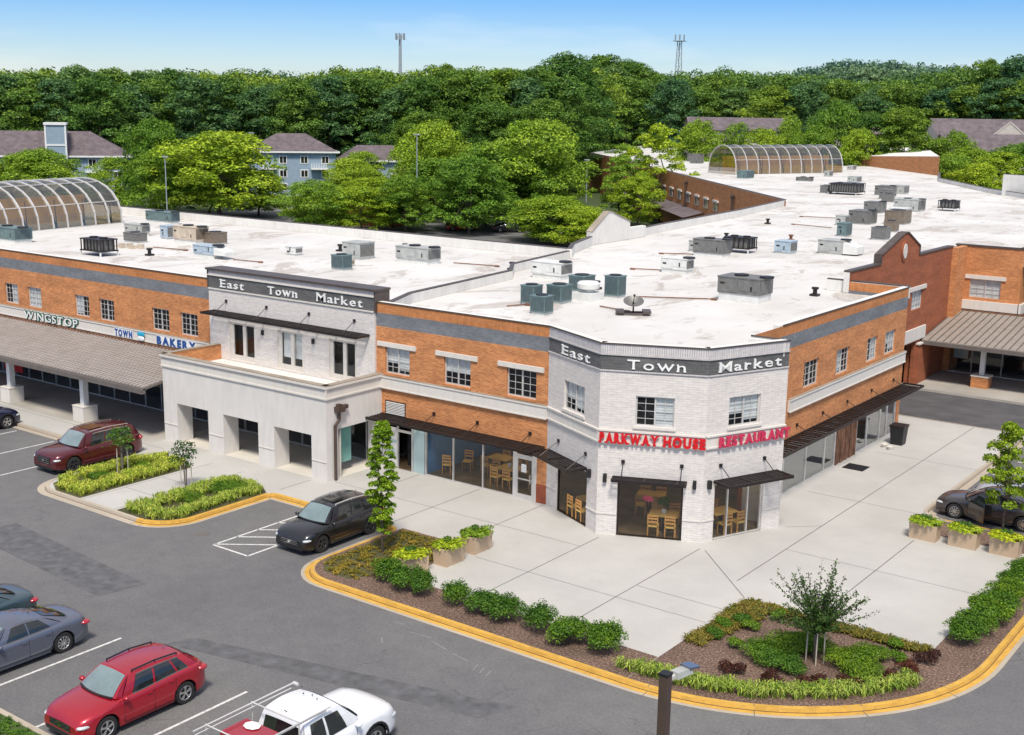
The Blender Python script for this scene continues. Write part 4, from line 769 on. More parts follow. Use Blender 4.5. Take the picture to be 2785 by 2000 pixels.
m.bar(FG.P(27.6, 8.6, -.18), FG.P(27.6, 9.14, -.18), .48, .08); FG.box(m, 22.9, 27.6, 8.55, 8.65, -.35, .05); FG.box(m, 34.3, 41, 8.55, 8.65, -.35, .05); wobj(m, 'coping', 'metal_brown', gw)
m = MB(); FG.box(m, 22.9, 41, 7.42, 8.54, -.34, -.01); FG.box(m, 27.7, 34.2, 8.54, 9.0, -.34, -.01); wobj(m, 'parapet_upstand', 'membrane_wall', gw)
m = MB(); m.lathe([(.62, 0), (.62, .08)], 20, axis='y'); 
for k, v in enumerate(m.v): m.v[k] = (4.2 + v[1] * 1.0, 31.4 + v[0] * .75, 9.05 + v[2])
wobj(m, 'oval_surround', 'brick_dark', gw)
m = MB(); m.lathe([(.45, 0), (.45, .12)], 20, axis='y')
for k, v in enumerate(m.v): m.v[k] = (4.2 + v[1], 31.4 + v[0] * .72, 9.05 + v[2])
wobj(m, 'oval_ornament', 'trim', gw)
m = MB(); FG.box(m, 32.7, 36.0, 6.35, 6.6, .003, .1); wobj(m, 'lintel', 'trim', gw); m = MB(); FG.box(m, 32.4, 36.45, 3.1, 3.9, .003, .12); wobj(m, 'moulding', 'trim', gw)
wobj((lambda q: (q.prism([(3.55, 35.2), (4.35, 35.2), (4.35, 37.3), (3.55, 37.3)], .1, 2.74), q)[1])(MB()), 'brick_pier', 'brick_dark', gw); m = MB(); m.box(3.5, 4.45, 35.1, 37.4, 2.745, 2.85); wobj(m, 'pier_cap', 'trim', gw)
m = MB(); m.quad((2.2, 25.5, 0), (2.2, 35, 0), (2.2, 35, 3), (2.2, 25.5, 3)); wobj(m, 'passage_back', 'dark_void', gw)
ww = window(FG, 33.6, 35.6, 5.1, 6.35, None, style='grid', blind=bl[5]); ww.parent = gw; ww.matrix_parent_inverse = Matrix.Translation(gw.location).inverted()
rs = empty('corner_shops', (8, 43, 0)); tag(rs, 'orange brick shops with metal canopy at the right edge beyond the road', 'building')
FY = Frame(0, 43, 0); FX = Frame(8.25, 43, 90); m = MB()
FY.wall(3.85, 8.25, 2.5, 8.5, [(4.96, 7.0, 5.05, 6.3)], lambda u, z: m, .2); FX.wall(0, 22, 2.5, 8.5, [(1.6, 3.4, 5.05, 6.3)], lambda u, z: m, .2); m.box(3.3, 3.86, 42.4, 43.2, .1, 8.3); m.box(4.2, 4.6, 41, 43, .1, 8.5)
FY2 = Frame(0, 41, 0); FY2.wall(3.2, 3.9, .1, 3.2, [], lambda u, z: m); FY2.wall(3.9, 34, 2.3, 3.2, [], lambda u, z: m); wobj(m, 'brick_wall', 'brick', rs)
m = MB(); FY.box(m, 3.8, 8.3, 8.5, 8.6, -.3, .06); FX.box(m, 0, 22, 8.5, 8.6, -.3, .06); m.box(3.25, 3.9, 42.35, 43.2, 8.3, 8.38); wobj(m, 'coping', 'metal_brown', rs)
m = MB(); FY.box(m, 3.86, 8.3, 4.2, 4.85, .003, .2); FX.box(m, -.2, 22, 4.2, 4.85, .003, .2); FY.box(m, 4.63, 7.3, 6.32, 6.58, .003, .1); wobj(m, 'moulding', 'trim', rs)
for f, a, b in ((FY, 4.96, 7.0), (FX, 1.6, 3.4)):
    ww = window(f, a, b, 5.05, 6.3, None, blind=bl[5]); ww.parent = rs; ww.matrix_parent_inverse = Matrix.Translation(rs.location).inverted()
o = storefront(FY2, 3.9, 22, .14, 2.3, list(np.arange(6.1, 21, 1.95)), None, mat='glass'); o.parent = rs; o.matrix_parent_inverse = Matrix.Translation(rs.location).inverted()
m = MB(); FY2.box(m, 3.9, 22, .1, 2.5, -2.2, -2); wobj(m, 'room_behind', 'dark_void', rs); m = MB(); FY2.box(m, 4.85, 5.8, 1.1, 1.7, -.2, -.15); wobj(m, 'window_poster', 'pale_panel', rs)
o = seam_roof(FY2, 4.3, 24, 3.0, 5.1, 4.1, -1.9, parent=None, sp=.45, mats=('tile_grey', 'seam_dark'), rw=.035); o.parent = rs; o.matrix_parent_inverse = Matrix.Translation(rs.location).inverted()
for x in (7.85, 15.5):
    m = MB(); m.box(x - .14, x + .14, 37.15, 37.43, .95, 2.75); co = wobj(m, 'canopy_column', 'white_paint', rs); m = MB(); m.box(x - .52, x + .52, 36.8, 37.8, .14, .85); a_ = m.obj('column_plinth', M['brick'], co); m = MB(); m.box(x - .56, x + .56, 36.76, 37.84, .852, .93); m.obj('plinth_cap', M['trim'], co)
# raised right hand parapet and sloping glazed vaults
def skylight(name, label, p, q_pt, wdt, h, nrib, inward):
    root = empty(name, (p[0], p[1], RZ)); tag(root, label, 'skylight'); a = Vector((p[0], p[1], RZ + .02)); b = Vector((q_pt[0], q_pt[1], RZ + .02)); ax = (b - a); L = ax.length; ax.normalize(); sd_ = Vector((-ax.y, ax.x, 0)) * inward
    def P(s, t, e=0.0):       # s along, t 0..1 round the vault from the near foot
        th = math.pi * t; return a + ax * s + sd_ * (wdt / 2 - (wdt / 2 + e) * math.cos(th)) + Vector((0, 0, (h + e) * math.sin(th) ** .8))
    inv = Matrix.Translation(root.location).inverted()
    def put(mb, nm, mat): o = mb.obj(nm, M[mat]); o.parent = root; o.matrix_parent_inverse = inv; return o
    n = 14; m = MB()
    for k in range(n): m.quad(P(0, k / n), P(L, k / n), P(L, (k + 1) / n), P(0, (k + 1) / n))
    put(m, 'tinted_panels', 'sky_panel')
    for s in (0, L):
        m = MB(); pts = [P(s, k / n) for k in range(n + 1)]; m.poly(pts if s else pts[::-1]); put(m, 'end_panel', 'sky_panel')
    for r in range(nrib + 1):
        m = MB(); s = L * r / nrib
        for k in range(n): m.bar(P(s, k / n, .04), P(s, (k + 1) / n, .04), .13, .10)
        put(m, 'rib', 'alu')
    m = MB()
    for t in (0.0, .14, .36, .64, .86, 1.0): m.bar(P(0, t, .05), P(L, t, .05), .07, .07)
    put(m, 'rail', 'alu'); m = MB(); dk = Vector((0, 0, .05))
    for r in range(0, nrib, 2):
        s = L * (r + .5) / nrib; m.bar(P(s, 0) + sd_ * .4 + dk, P(s, .3) + sd_ * .2, .09, .09); m.bar(P(s, 0) + sd_ * .4 + dk, P(s + .6, .18) + sd_ * .6, .07, .07)
    put(m, 'inner_truss', 'metal_dark')
    m = MB(); m.quad(a + sd_ * .3 + dk * .2, b + sd_ * .3 + dk * .2, b + sd_ * (wdt - .3) + dk * .2, a + sd_ * (wdt - .3) + dk * .2); put(m, 'floor_below', 'house_cream'); m = MB(); m.quad(a + sd_ * wdt * .5, b + sd_ * wdt * .5, b + sd_ * wdt * .5 + Vector((0, 0, h * .62)), a + sd_ * wdt * .5 + Vector((0, 0, h * .62))); put(m, 'inner_wall', 'wood_pale')
skylight('barrel_skylight', 'large arched glass skylight with pale ribs at the left edge of the roof', (-54.6, -1 + 3.0), (-57.2, 20.2), 8.5, 3.5, 13, 1)
skylight('barrel_skylight', 'distant arched glass skylight standing across the far roof', (-61, 140), (-52.3, 163), 6.6, 4.6, 10, 1)
# ---------------------------------------------------------------- rooftop units
def hvac(kind, x, y, w, dp, h, name, label, zb=RZ, curb=.12):
    """x, y = corner nearest the camera (box runs towards -X by w and +Y by dp)"""
    dp = max(dp, .55); cx, cy = x - w / 2, y + dp / 2
    root = empty(name, (cx, cy, zb)); tag(root, label, 'rooftop unit', 'air handling units standing on the white roof')
    W, D = w / 2, dp / 2
    body, coil = {'grey': ('hvac_grey', 'coil'), 'teal': ('hvac_teal', 'coil_teal'), 'beige': ('hvac_beige', 'coil_brown'), 'blue': ('hvac_blue', 'coil'), 'white': ('hvac_white', 'coil'), 'brown': ('coil_brown', 'coil_brown'), 'coil': ('coil', 'coil')}[kind.split('_')[0]]
    if 'cage' in kind:
        lg = .28; m = MB()
        for sx in (-1, 1):
            for sy in (-1, 1): m.box(sx * W - .04, sx * W + .04, sy * D - .04, sy * D + .04, 0, lg + .01)
        m.obj('stand', M['hvac_white'], root); m = MB(); m.box(-W - .05, W + .05, -D - .05, D + .05, lg + .012, lg + .08); m.box(-W - .03, W + .03, -D - .03, D + .03, h - .07, h)
        n = max(3, int(w / .32))
        for k in range(n + 1): u = -W + (2 * W - .06) * k / n; m.box(u, u + .06, -D, -D + .06, lg + .08, h - .07); m.box(u, u + .06, D - .06, D, lg + .08, h - .07)
        for k in range(3): v = -D + .06 + (2 * D - .18) * (k + .5) / 3; m.box(W - .06, W, v, v + .05, lg + .08, h - .07)
        m.obj('frame', M['metal_dark'], root); m = MB(); m.box(-W + .12, W - .12, -D + .12, D - .12, lg + .08, h - .08); m.obj('coil', M['coil'], root); m = MB()
        for s in (-.5, .5): m.lathe([(.01, h), (.26, h), (.26, h + .09), (.01, h + .09)], 12, (s * w * .5, 0, 0), cap=False)
        m.obj('fan', M['black'], root); return root
    m = MB(); m.box(-W + .06, W - .06, -D + .05, D - .05, 0, curb + .005); m.obj('curb', M['hvac_white'], root)
    m = MB(); m.box(-W, W, -D, D, curb + .006, h - .05); m.obj('casing', M[body], root)
    m = MB(); m.box(-W - .03, W + .03, -D - .03, D + .03, h - .05, h); m.obj('lid', M[body], root)
    if kind.endswith('cond'):
        m = MB(); e = .05
        for a, b in ((-W + e, W - e),): m.box(a, b, -D - .012, -D + .001, curb + .1, h - .12)
        m.box(W - .001, W + .012, -D + e, D - e, curb + .1, h - .12); m.obj('coil', M[coil], root)
        m = MB(); m.lathe([(.02, 0), (min(W, D) * .8, 0), (min(W, D) * .8, .05), (.02, .05)], 14, (0, 0, h), cap=False); m.obj('fan', M['black'], root)
    else:
        m = MB(); m.box(W - .001, W + .014, -D + .07, D - .07, curb + .1, h - .14); m.obj('coil', M[coil], root)
        m = MB(); n = max(2, int(w / .8))
        for k in range(n):      # proud access panels on the long side
            a = -W + .05 + (2 * W - .1) * k / n; b = a + (2 * W - .1) / n - .05; m.box(a, b, -D - .02, -D + .001, curb + .07 + (.12 if k % 2 else 0), h - .12)
        m.obj('access_panel', M[coil if kind.startswith('coil') else body], root); m = MB()
        m.box(-W + .15, -W + .4, -D - .03, -D - .019, h - .4, h - .3); m.box(W - .5, W - .42, -D - .035, -D - .019, curb + .2, curb + .45); m.obj('louvre', M['metal_dark'], root)
        if w > 1.6:
            m = MB()
            for s in ((.45,) if w < 2.2 else (-.1, .5)): m.lathe([(.02, 0), (min(.38, D * .8), 0), (min(.38, D * .8), .09), (.02, .09)], 14, (s * w, 0, h), cap=False)
            m.obj('fan', M['black'], root)
        if kind.endswith('duct'):
            m = MB(); m.hexa([(W + .02, -D, curb), (W + 1.0, -D + .1, curb), (W + 1.0, D - .1, curb), (W + .02, D, curb)], [(W + .02, -D, h * .9), (W + 1.0, -D + .1, h * .6), (W + 1.0, D - .1, h * .6), (W + .02, D, h * .9)]); m.obj('duct', M['hvac_white'], root)
    return root
U = [('teal', -49.08, 5.5, 3.2, 1.4, 1.07, 'teal green box unit cut by the left edge of the roof'),
 ('grey_cage', -38.5, 4.96, 2.1, 1.3, 1.1, 'dark framed condenser rack on white legs near the left parapet'),
 ('grey', -47.15, 14.6, 2.03, .8, .87, 'pale grey green low box nearest the left skylight foot'),
 ('coil_cond', -43.67, 11.58, 1.5, .9, .7, 'small grey louvred condenser in front of the pale box by the left skylight'),
 ('teal', -53.0, 21.9, 3.3, .9, 1.0, 'long dark teal unit against the rear parapet behind the left cluster'),
 ('blue', -44.17, 14.61, .8, .9, 1.0, 'narrow pale blue cabinet left of the big beige unit'),
 ('beige', -40.04, 13.83, 2.46, 1.2, 1.2, 'big beige box unit in the middle of the left roof cluster'),
 ('brown_cond', -38.96, 14.57, 1.1, 1.2, .85, 'brown louvred condenser just right of the big beige unit'),
 ('blue_duct', -32.6, 9.19, 2.0, 1.0, .8, 'pale blue low unit with sloping duct in front of the beige unit'),
 ('teal_cond', -22.62, 10.68, .96, .82, .92, 'small teal condenser in front of the tall grey brown pair'),
 ('grey', -25.57, 15.25, 1.54, 1.42, 1.1, 'tall grey unit with brown coil end behind the small teal condenser'),
 ('grey', -20.67, 16.25, 2.69, 1.3, 1.05, 'wide grey box unit right of the middle pair on the left roof'),
 ('white', -10.45, 16.09, 2.1, 1.26, 1.0, 'pale box unit with dark coil end next to the dividing parapet'),
 ('teal_cond', -6.2, 7.46, .8, .8, 1.0, 'left dark teal condenser of the front trio'),
 ('teal_cond', -5.4, 8.75, .9, 1.0, .95, 'dark teal condenser at the back right of the front trio'),
 ('teal_cond', -4.02, 5.33, .85, .75, .92, 'frontmost small teal condenser near the brick parapet'),
 ('teal_cond', -6.7, 12.85, 1.0, 1.1, .9, 'dark condenser behind the round white ventilator'),
 ('teal_cond', -4.33, 12.5, .85, .8, 1.15, 'tall teal condenser right of the round white ventilator'),
 ('white', -6.32, 23.53, 1.77, .98, .95, 'small pale unit alone in the middle of the corner roof'),
 ('coil', 2.25, 15.63, 2.4, 1.63, 1.3, 'large grey louvred unit on a white curb nearest the right parapet'),
 ('coil', -8.69, 33, 2.3, 1.3, 1.2, 'wide weathered grey unit in the row behind the lone pale one'),
 ('grey_cage', -8.6, 36.68, 1.9, 1.4, 1.1, 'black framed condenser rack right of the weathered grey unit'),
 ('blue', -6.3, 38.6, 1.2, 1.2, .9, 'pale blue cabinet attached beside the black framed rack'),
 ('grey_duct', -3.29, 40.65, 1.83, 1.6, 1.0, 'pale grey unit with side duct nearest the stepped gable'),
 ('teal', -8.2, 53.69, .8, 1.26, 1.1, 'narrow blue grey cabinet behind the unit nearest the gable'),
 ('coil_cond', -4.79, 53.09, 1.13, 1.31, 1.0, 'dark louvred condenser directly left of the stepped gable peak'),
 ('coil', -10.91, 65.7, 1.86, 2.2, 1.25, 'grey louvred unit at the left of the large far cluster'),
 ('brown_cond', -8.58, 68.14, 1.73, 2.2, 1.25, 'dark brown coil unit in the middle of the large far cluster'),
 ('grey', -12.74, 84.42, 2.54, 2.4, 1.27, 'pale unit with round top fans at the right of the far cluster'),
 ('coil', -21.86, 101.7, 1.34, 1.86, 1.12, 'square grey unit above the far cluster on the roof'),
 ('grey_cage', -27.5, 105.5, 3.6, 3, 1.4, 'long framed rack before the distant skylight'),
 ('coil', -24.2, 108, 1.9, 2.5, 1.2, 'grey louvred unit at the right end of the long rack'),
 ('coil_cond', -31.47, 106.2, 1.02, 1.78, 1.0, 'small dark unit at the left end of the long rack'),
 ('teal', -54.24, 130, 1.6, 2.6, 1.2, 'dark blue unit standing before the distant skylight end'),
 ('grey', -48.43, 147.9, .9, 1.5, .9, 'tiny pale unit beside the distant skylight right end'),
 ('grey', -55.2, 175.2, 1.1, 1.8, .8, 'small unit just right of the distant skylight'),
 ('coil', -85.87, 173.9, 1.9, 2.1, 1.9, 'unit on the far roof left of the distant skylight'),
 ('coil', -95.55, 186.9, 1.4, 1.8, 1.5, 'leftmost unit on the farthest roof edge')]
U += [('grey', -12.2, 63.5, .9, 1.0, .9, 'small pale cabinet left of the far cluster louvred unit'), ('brown_cond', -6.6, 60.5, 1.0, 1.0, .95, 'small brown condenser in front of the far cluster'), ('white', -10.6, 74.5, 1.6, 1.5, 1.05, 'pale box unit between the brown coil unit and the fan topped one'), ('coil', -14.9, 79.5, 1.7, 1.8, 1.15, 'grey louvred unit behind the pale box of the far cluster'), ('grey_cage', -10.2, 88.5, 1.8, 1.6, 1.1, 'framed rack right of the fan topped far unit'), ('white', -16.4, 92.0, 1.5, 1.6, 1.0, 'pale unit above the fan topped far unit'), ('coil_cond', -19.8, 96.5, 1.2, 1.4, 1.0, 'dark condenser left of the square far unit'), ('grey', -24.0, 112.5, 1.6, 2.0, 1.1, 'pale unit behind the long far rack'), ('grey_duct', -11.4, 35.2, 1.1, 1.0, .8, 'small ducted unit left of the wide weathered unit'), ('white', -30.2, 14.0, .9, .7, .6, 'low white box right of the brown louvred condenser'), ('beige', -23.6, 12.2, .6, .5, .45, 'little beige box at the foot of the tall grey brown pair'), ('coil', -90.5, 181, 1.8, 2, 1.6, 'middle unit on the far roof left of the skylight'), ('grey', -38.5, 134, 1.4, 2, .9, 'pale low unit before the right half of the distant skylight'), ('coil', -44.5, 131, 2.2, 1.4, .6, 'low dark rack before the middle of the distant skylight')]
UB = [('coil', -84, 240, 2.2, 3, 1.5, 'left unit on the roof of the far brick block'), ('brown_cond', -75, 238, 2.4, 3, 1.5, 'middle unit on the roof of the far brick block'), ('coil', -66, 236, 2.6, 3, 1.6, 'right unit on the roof of the far brick block')]
for k, x, y, w, d, h, lb in U: hvac(k, x, y, w, d, h, 'rooftop_unit', lb, curb=.42 if 'large grey louvred unit on a white' in lb else (.25 if y < 40 and w > 1.7 else .1))
for k, x, y, w, d, h, lb in UB: hvac(k, x, y, w, d, h, 'rooftop_unit', lb, zb=9.0 + (-x < 80) * .3)
v = empty('roof_ventilator', (-5.28, 11.1, RZ)); tag(v, 'round white ventilator on a square curb among teal condensers', 'ventilator')
m = MB(); m.box(-.6, .6, -.6, .6, 0, .4); m.obj('curb', M['hvac_white'], v); m = MB(); m.lathe([(.3, .4), (.3, .55), (.58, .6), (.6, .85), (.5, .95), (.02, 1.0)], 18, cap=False); m.obj('drum', M['hvac_white'], v, 40)
v = empty('satellite_dish', (-.98, 8.5, RZ), .6); tag(v, 'grey satellite dish on a ballasted frame near the front of the corner roof', 'satellite dish')
m = MB()
prof = [(r, .32 * (r / .62) ** 2) for r in np.linspace(0.02, .5, 7)]; m.lathe(prof + [(p[0], p[1] - .02) for p in prof[::-1]], 20, cap=False)
rm = Matrix.Translation((0, 0, .5)) @ Matrix.Rotation(R(22), 4, 'X'); m.v = [tuple(rm @ Vector(p)) for p in m.v]; m.obj('dish', M['coil'], v, 40)
m = MB(); m.tube((0, 0, .05), (0, 0.05, .6), .04); m.tube((0, .1, .6), (0, -.55, 1.0), .02); m.box(-.05, .05, -.6, -.5, .97, 1.07); m.obj('mount', M['metal_dark'], v)
m = MB(); m.bar((-.75, -.3, .08), (.75, -.3, .08), .1, .08); m.bar((-.75, .3, .08), (.75, .3, .08), .1, .08)
for sx in (-1, 1): m.box(sx * .65 - .2, sx * .65 + .2, -.45, .45, .12, .22)
m.obj('ballast_frame', M['metal_brown'], v)
ven = [(-30, 18, 'small dark roof vent midway along the left wing rear'), (-27.2, 21.5, 'small dark vent near the rear parapet of the left wing'), (-15.5, 18.2, 'squat dark vent close to the dividing parapet'), (-37, 7.6, 'low pipe vent in front of the beige unit'), (-1.5, 21, 'short pipe vent right of the lone pale unit'), (3.2, 24.6 - 4, 'low dark vent close to the right wing rear parapet'), (-14.5, 45, 'lone dark vent on the stained roof behind the gable'), (-10.2, 47.5, 'rusty brown vent box beside a brown stained patch'), (-18, 60, 'distant dark vent before the far brick wing'), (-7, 14.6, 'short pipe beside the dark condenser')]
for x, y, lb in ven:
    m = MB(); m.box(-.22, .22, -.22, .22, 0, .12); m.lathe([(.12, .1), (.12, .36), (.2, .38), (.2, .48), (.02, .5)], 10, cap=False); o = m.obj('roof_vent', M['rust'] if 'rusty' in lb else M['metal_dark']); o.location = (x, y, RZ); tag(o, lb, 'roof vent', 'small vents on the white roof')
plab = ['thin rusty pipe between the beige unit and the dark vent', 'thin rusty pipe running right of the pale blue unit', 'pipe from the teal condenser to the large grey unit', 'short pipe behind the satellite dish', 'short pipe beside the front teal trio', 'pipe left of the wide weathered grey unit', 'pipe crossing the stained roof before the far wing', 'long pipe left of the far cluster', 'pipe left of the lone pale unit', 'pipe between the middle pair and the dividing parapet']
for lb, (a, b) in zip(plab, (((-40.4, 10.5), (-37.5, 10.9)), ((-31.2, 9.6), (-29.0, 9.9)), ((-4.0, 13.2), (-.2, 15.4)), ((-3.4, 9.3), (-1.6, 8.9)), ((-6.9, 6.2), (-6.4, 7.3)), ((-11.2, 33.2), (-13, 32.2)), ((-12, 60), (-16, 61)), ((-13, 70.6), (-19, 69.6)), ((-8.3, 24.1), (-10, 23.4)), ((-20, 18), (-17, 18.6)))):
    m = MB(); m.tube((*a, RZ + .07), (*b, RZ + .07), .035, 5); m.box(b[0] - .15, b[0] + .15, b[1] - .1, b[1] + .1, RZ, RZ + .1); tag(m.obj('roof_pipe', M['rust']), lb, 'pipe', 'refrigerant pipes on the roof')
m = MB()
for k in range(9): x = -43 + k * .32 + (k % 3) * .1; y = 8.8 + (k * 37 % 11) * .1; m.box(x, x + .35, y, y + .3, RZ, RZ + .12 + (k % 4) * .07)
tag(m.obj('ballast_blocks', M['hvac_beige']), 'loose pile of small blocks left of the pale blue unit on the roof', 'blocks')
# ---------------------------------------------------------------- vehicles
def lerp(a, b, t): return a + (b - a) * t
def interp(x, pts):
    xs = [p[0] for p in pts]; ys = [p[1] for p in pts]
    if x <= xs[0]: return ys[0]
    for i in range(len(xs) - 1):
        if x <= xs[i + 1]:
            t = (x - xs[i]) / (xs[i + 1] - xs[i]); m0 = 0 if i == 0 else (ys[i + 1] - ys[i - 1]) / (xs[i + 1] - xs[i - 1]); m1 = 0 if i + 2 >= len(xs) else (ys[i + 2] - ys[i]) / (xs[i + 2] - xs[i]); h = xs[i + 1] - xs[i]
            return (2 * t ** 3 - 3 * t ** 2 + 1) * ys[i] + (t ** 3 - 2 * t ** 2 + t) * h * m0 + (-2 * t ** 3 + 3 * t ** 2) * ys[i + 1] + (t ** 3 - t ** 2) * h * m1
    return ys[-1]
def make_car(name, S, pm, label, cat, rim='rim', group=None):
    """S: L W H r xf xr deck[(x,z)] belt[(x,z)] roof (cowl,front,rear,tail) kind; x forward"""
    root = empty(name); tag(root, label, cat, group); L, W, H, r = S['L'], S['W'], S['H'], S['r']; hl = L / 2; hw = W / 2
    xf, xr = S['xf'], S['xr']; ra = r + .055
    xs = sorted(set([round(v, 3) for v in list(np.linspace(-hl, hl, 27)) + [-hl + .04, -hl + .1, hl - .04, hl - .1] + [xc + ra * math.cos(t) for xc in (xf, xr) for t in np.linspace(0, math.pi, 11)]]))
    def wid(x):
        t = max(0, (abs(x) - (hl - .62)) / .62); return hw * (1 - .20 * t ** 2.4)
    def zlow(x):
        z = S.get('sill', .2); t = max(0, (abs(x) - (hl - .5)) / .5); z += .06 * t
        for xc in (xf, xr):
            if abs(x - xc) < ra: z = max(z, r + math.sqrt(max(0, ra * ra - (x - xc) ** 2)))
        return z
    rings = []
    for x in xs:
        w = wid(x); zl = zlow(x); zs = interp(x, S['belt']); zd = interp(x, S['deck']); zl = min(zl, zs - .12); zm = max(.45 * zs + .1, zl + .02)
        rings.append([(x, w * .965, zl), (x, w, lerp(zl, zm, .6)), (x, w, zm), (x, w * .992, lerp(zm, zs, .55)), (x, w * .975, zs - .05), (x, w * .93, zs), (x, w * .84, lerp(zs, zd, .55)), (x, w * .55, zd - .004), (x, w * .28, zd + .012), (x, 0, zd + .018)])
    b = MB(); n = len(rings[0]); full = [rg + [(p[0], -p[1], p[2]) for p in rg[-2::-1]] for rg in rings]; nn = len(full[0])
    for rg in full: b.v += rg
    b.f += [(i * nn + j, (i + 1) * nn + j, (i + 1) * nn + j + 1, i * nn + j + 1) for i in range(len(full) - 1) for j in range(nn - 1)]
    b.f.append(tuple(range(nn))[::-1]); b.f.append(tuple((len(full) - 1) * nn + k for k in range(nn)))
    # flip if needed is not important for Cycles
    body = b.obj('body', M[pm], root, 38)
    ub = MB(); ub.box(-hl + .25, hl - .25, -hw + .14, hw - .14, .17, .5); ub.obj('underbody', M['black'], root)
    # arch liners
    al = MB()
    for xc in (xf, xr):
        for s in (-1, 1):
            P_ = [(xc + (ra + .0) * math.cos(t), r + (ra) * math.sin(t)) for t in np.linspace(-.25, math.pi + .25, 12)]
            for a, c in zip(P_, P_[1:]): al.quad((a[0], s * (hw + (.012 if S.get('clad') else -.01)), a[1]), (c[0], s * (hw + (.012 if S.get('clad') else -.01)), c[1]), (c[0], s * (hw - .25), c[1]), (a[0], s * (hw - .25), a[1]))
            if S.get('clad'):
                Q = [(xc + (ra + .06) * math.cos(t), r + (ra + .06) * math.sin(t)) for t in np.linspace(-.15, math.pi + .15, 12)]; P2 = [(xc + ra * math.cos(t), r + ra * math.sin(t)) for t in np.linspace(-.15, math.pi + .15, 12)]
                for k in range(11): al.hexa([(P2[k][0], s * (hw - .02), P2[k][1]), (P2[k + 1][0], s * (hw - .02), P2[k + 1][1]), (Q[k + 1][0], s * (hw - .02), Q[k + 1][1]), (Q[k][0], s * (hw - .02), Q[k][1])], [(P2[k][0], s * (hw + .015), P2[k][1]), (P2[k + 1][0], s * (hw + .015), P2[k + 1][1]), (Q[k + 1][0], s * (hw + .015), Q[k + 1][1]), (Q[k][0], s * (hw + .015), Q[k][1])])
    al.obj('wheel_arch', M['black'], root)
    # greenhouse
    xc_, xa, xb, xt = S['roof']; zc = interp(xc_, S['deck']) + .01; wb = hw * .90; wr = hw * S.get('wr', .70); zt = interp(xt, S['deck']) + .0; Hs = H - .055
    A0, A1 = S.get('side', (xc_ - .22, xt + .12))
    def bot(t): x = lerp(A0, A1, t); return Vector((x, wb * (wid(x) / hw), interp(x, S['belt']) - .01))
    def top(t):
        x = lerp(xa, xb, t); return Vector((x, wr - .03 * (2 * t - 1) ** 2, Hs - .045 * (2 * t - 1) ** 2 - S.get('rdrop', .03) * max(0, t - .5) * 2))
    def side(t, s_, sg):
        p = bot(t).lerp(top(t), s_); p.y += .035 * math.sin(math.pi * s_); return Vector((p.x, p.y * sg, p.z))
    cols = S['glass']      # list of (t0, t1) glass panels along the side
    gp = MB(); pp = MB(); tr = MB()
    for sg in (1, -1):
        for a in range(24):
            t0, t1 = a / 24, (a + 1) / 24
            for s0, s1 in ((0, .07), (.07, .3), (.3, .6), (.6, .88), (.88, 1)): pp.quad(side(t0, s0, sg), side(t1, s0, sg), side(t1, s1, sg), side(t0, s1, sg))
        off = Vector((0, .008 * sg, .002))
        for (t0, t1) in cols:
            for k in range(4):
                a, c = lerp(t0, t1, k / 4), lerp(t0, t1, (k + 1) / 4)
                for s0, s1 in ((.09, .35), (.35, .62), (.62, .86)): gp.quad(side(a, s0, sg) + off, side(c, s0, sg) + off, side(c, s1, sg) + off, side(a, s1, sg) + off)
        if S.get('trim'):
            for k in range(12):
                a, c = lerp(cols[0][0], cols[-1][1], k / 12), lerp(cols[0][0], cols[-1][1], (k + 1) / 12); tr.bar(side(a, .89, sg) + off * 2, side(c, .89, sg) + off * 2, .02, .025); tr.bar(side(a, .06, sg) + off * 2, side(c, .06, sg) + off * 2, .02, .025)
    rf = [lerp(xa, xb, k / 8) for k in range(9)]
    def roofp(t, v):     # v -1..1 across
        p = top(t); return Vector((p.x, p.y * v, p.z + (.05) * (1 - v * v)))
    for k in range(8):
        for j_ in range(8): v0, v1 = -1 + j_ / 4, -1 + (j_ + 1) / 4; pp.quad(roofp(k / 8, v0), roofp(k / 8, v1), roofp((k + 1) / 8, v1), roofp((k + 1) / 8, v0))
    def wsp(t, v, s_, off=0.0):    # front (t=0) or rear (t=1) screen, s from bottom to top
        if t == 0: bt = Vector((xc_ - .02 + .16 * (1 - v * v) - .0, wb * .97 * v, zc + .0)); 
        else: bt = Vector((xt - .06 * (1 - v * v), wb * .95 * v, zt + .015))
        if abs(v) > .99: bt = Vector((bot(t).x, bot(t).y * np.sign(v), bot(t).z + .0)) if t else Vector((xc_ - .02, wb * .97 * v, zc))
        tp = roofp(t, v); p = bt.lerp(tp, s_); p.z += .03 * math.sin(math.pi * s_) + off; p.x += (off if t == 0 else -off); return p
    for t in (0, 1):
        for j_ in range(8):
            v0, v1 = -1 + j_ / 4, -1 + (j_ + 1) / 4
            for k in range(4): pp.quad(wsp(t, v0, k / 4), wsp(t, v1, k / 4), wsp(t, v1, (k + 1) / 4), wsp(t, v0, (k + 1) / 4))
    for sg in (1, -1): pp.quad(wsp(0, sg, 0), side(0, 0, sg), side(0, 1, sg), wsp(0, sg, 1))
    cab = pp.obj('cabin', M[pm], root, 35)
    w_ = MB()
    for j_ in range(8):
        v0, v1 = -.90 + 1.8 * j_ / 8, -.90 + 1.8 * (j_ + 1) / 8
        for k in range(4): w_.quad(wsp(0, v0, .04 + .88 * k / 4, .01), wsp(0, v1, .04 + .88 * k / 4, .01), wsp(0, v1, .04 + .88 * (k + 1) / 4, .01), wsp(0, v0, .04 + .88 * (k + 1) / 4, .01))
    w_.obj('windscreen', M['windscreen'], cab, 30); w_ = MB()
    rg0, rg1 = S.get('rg', (.1, .88))
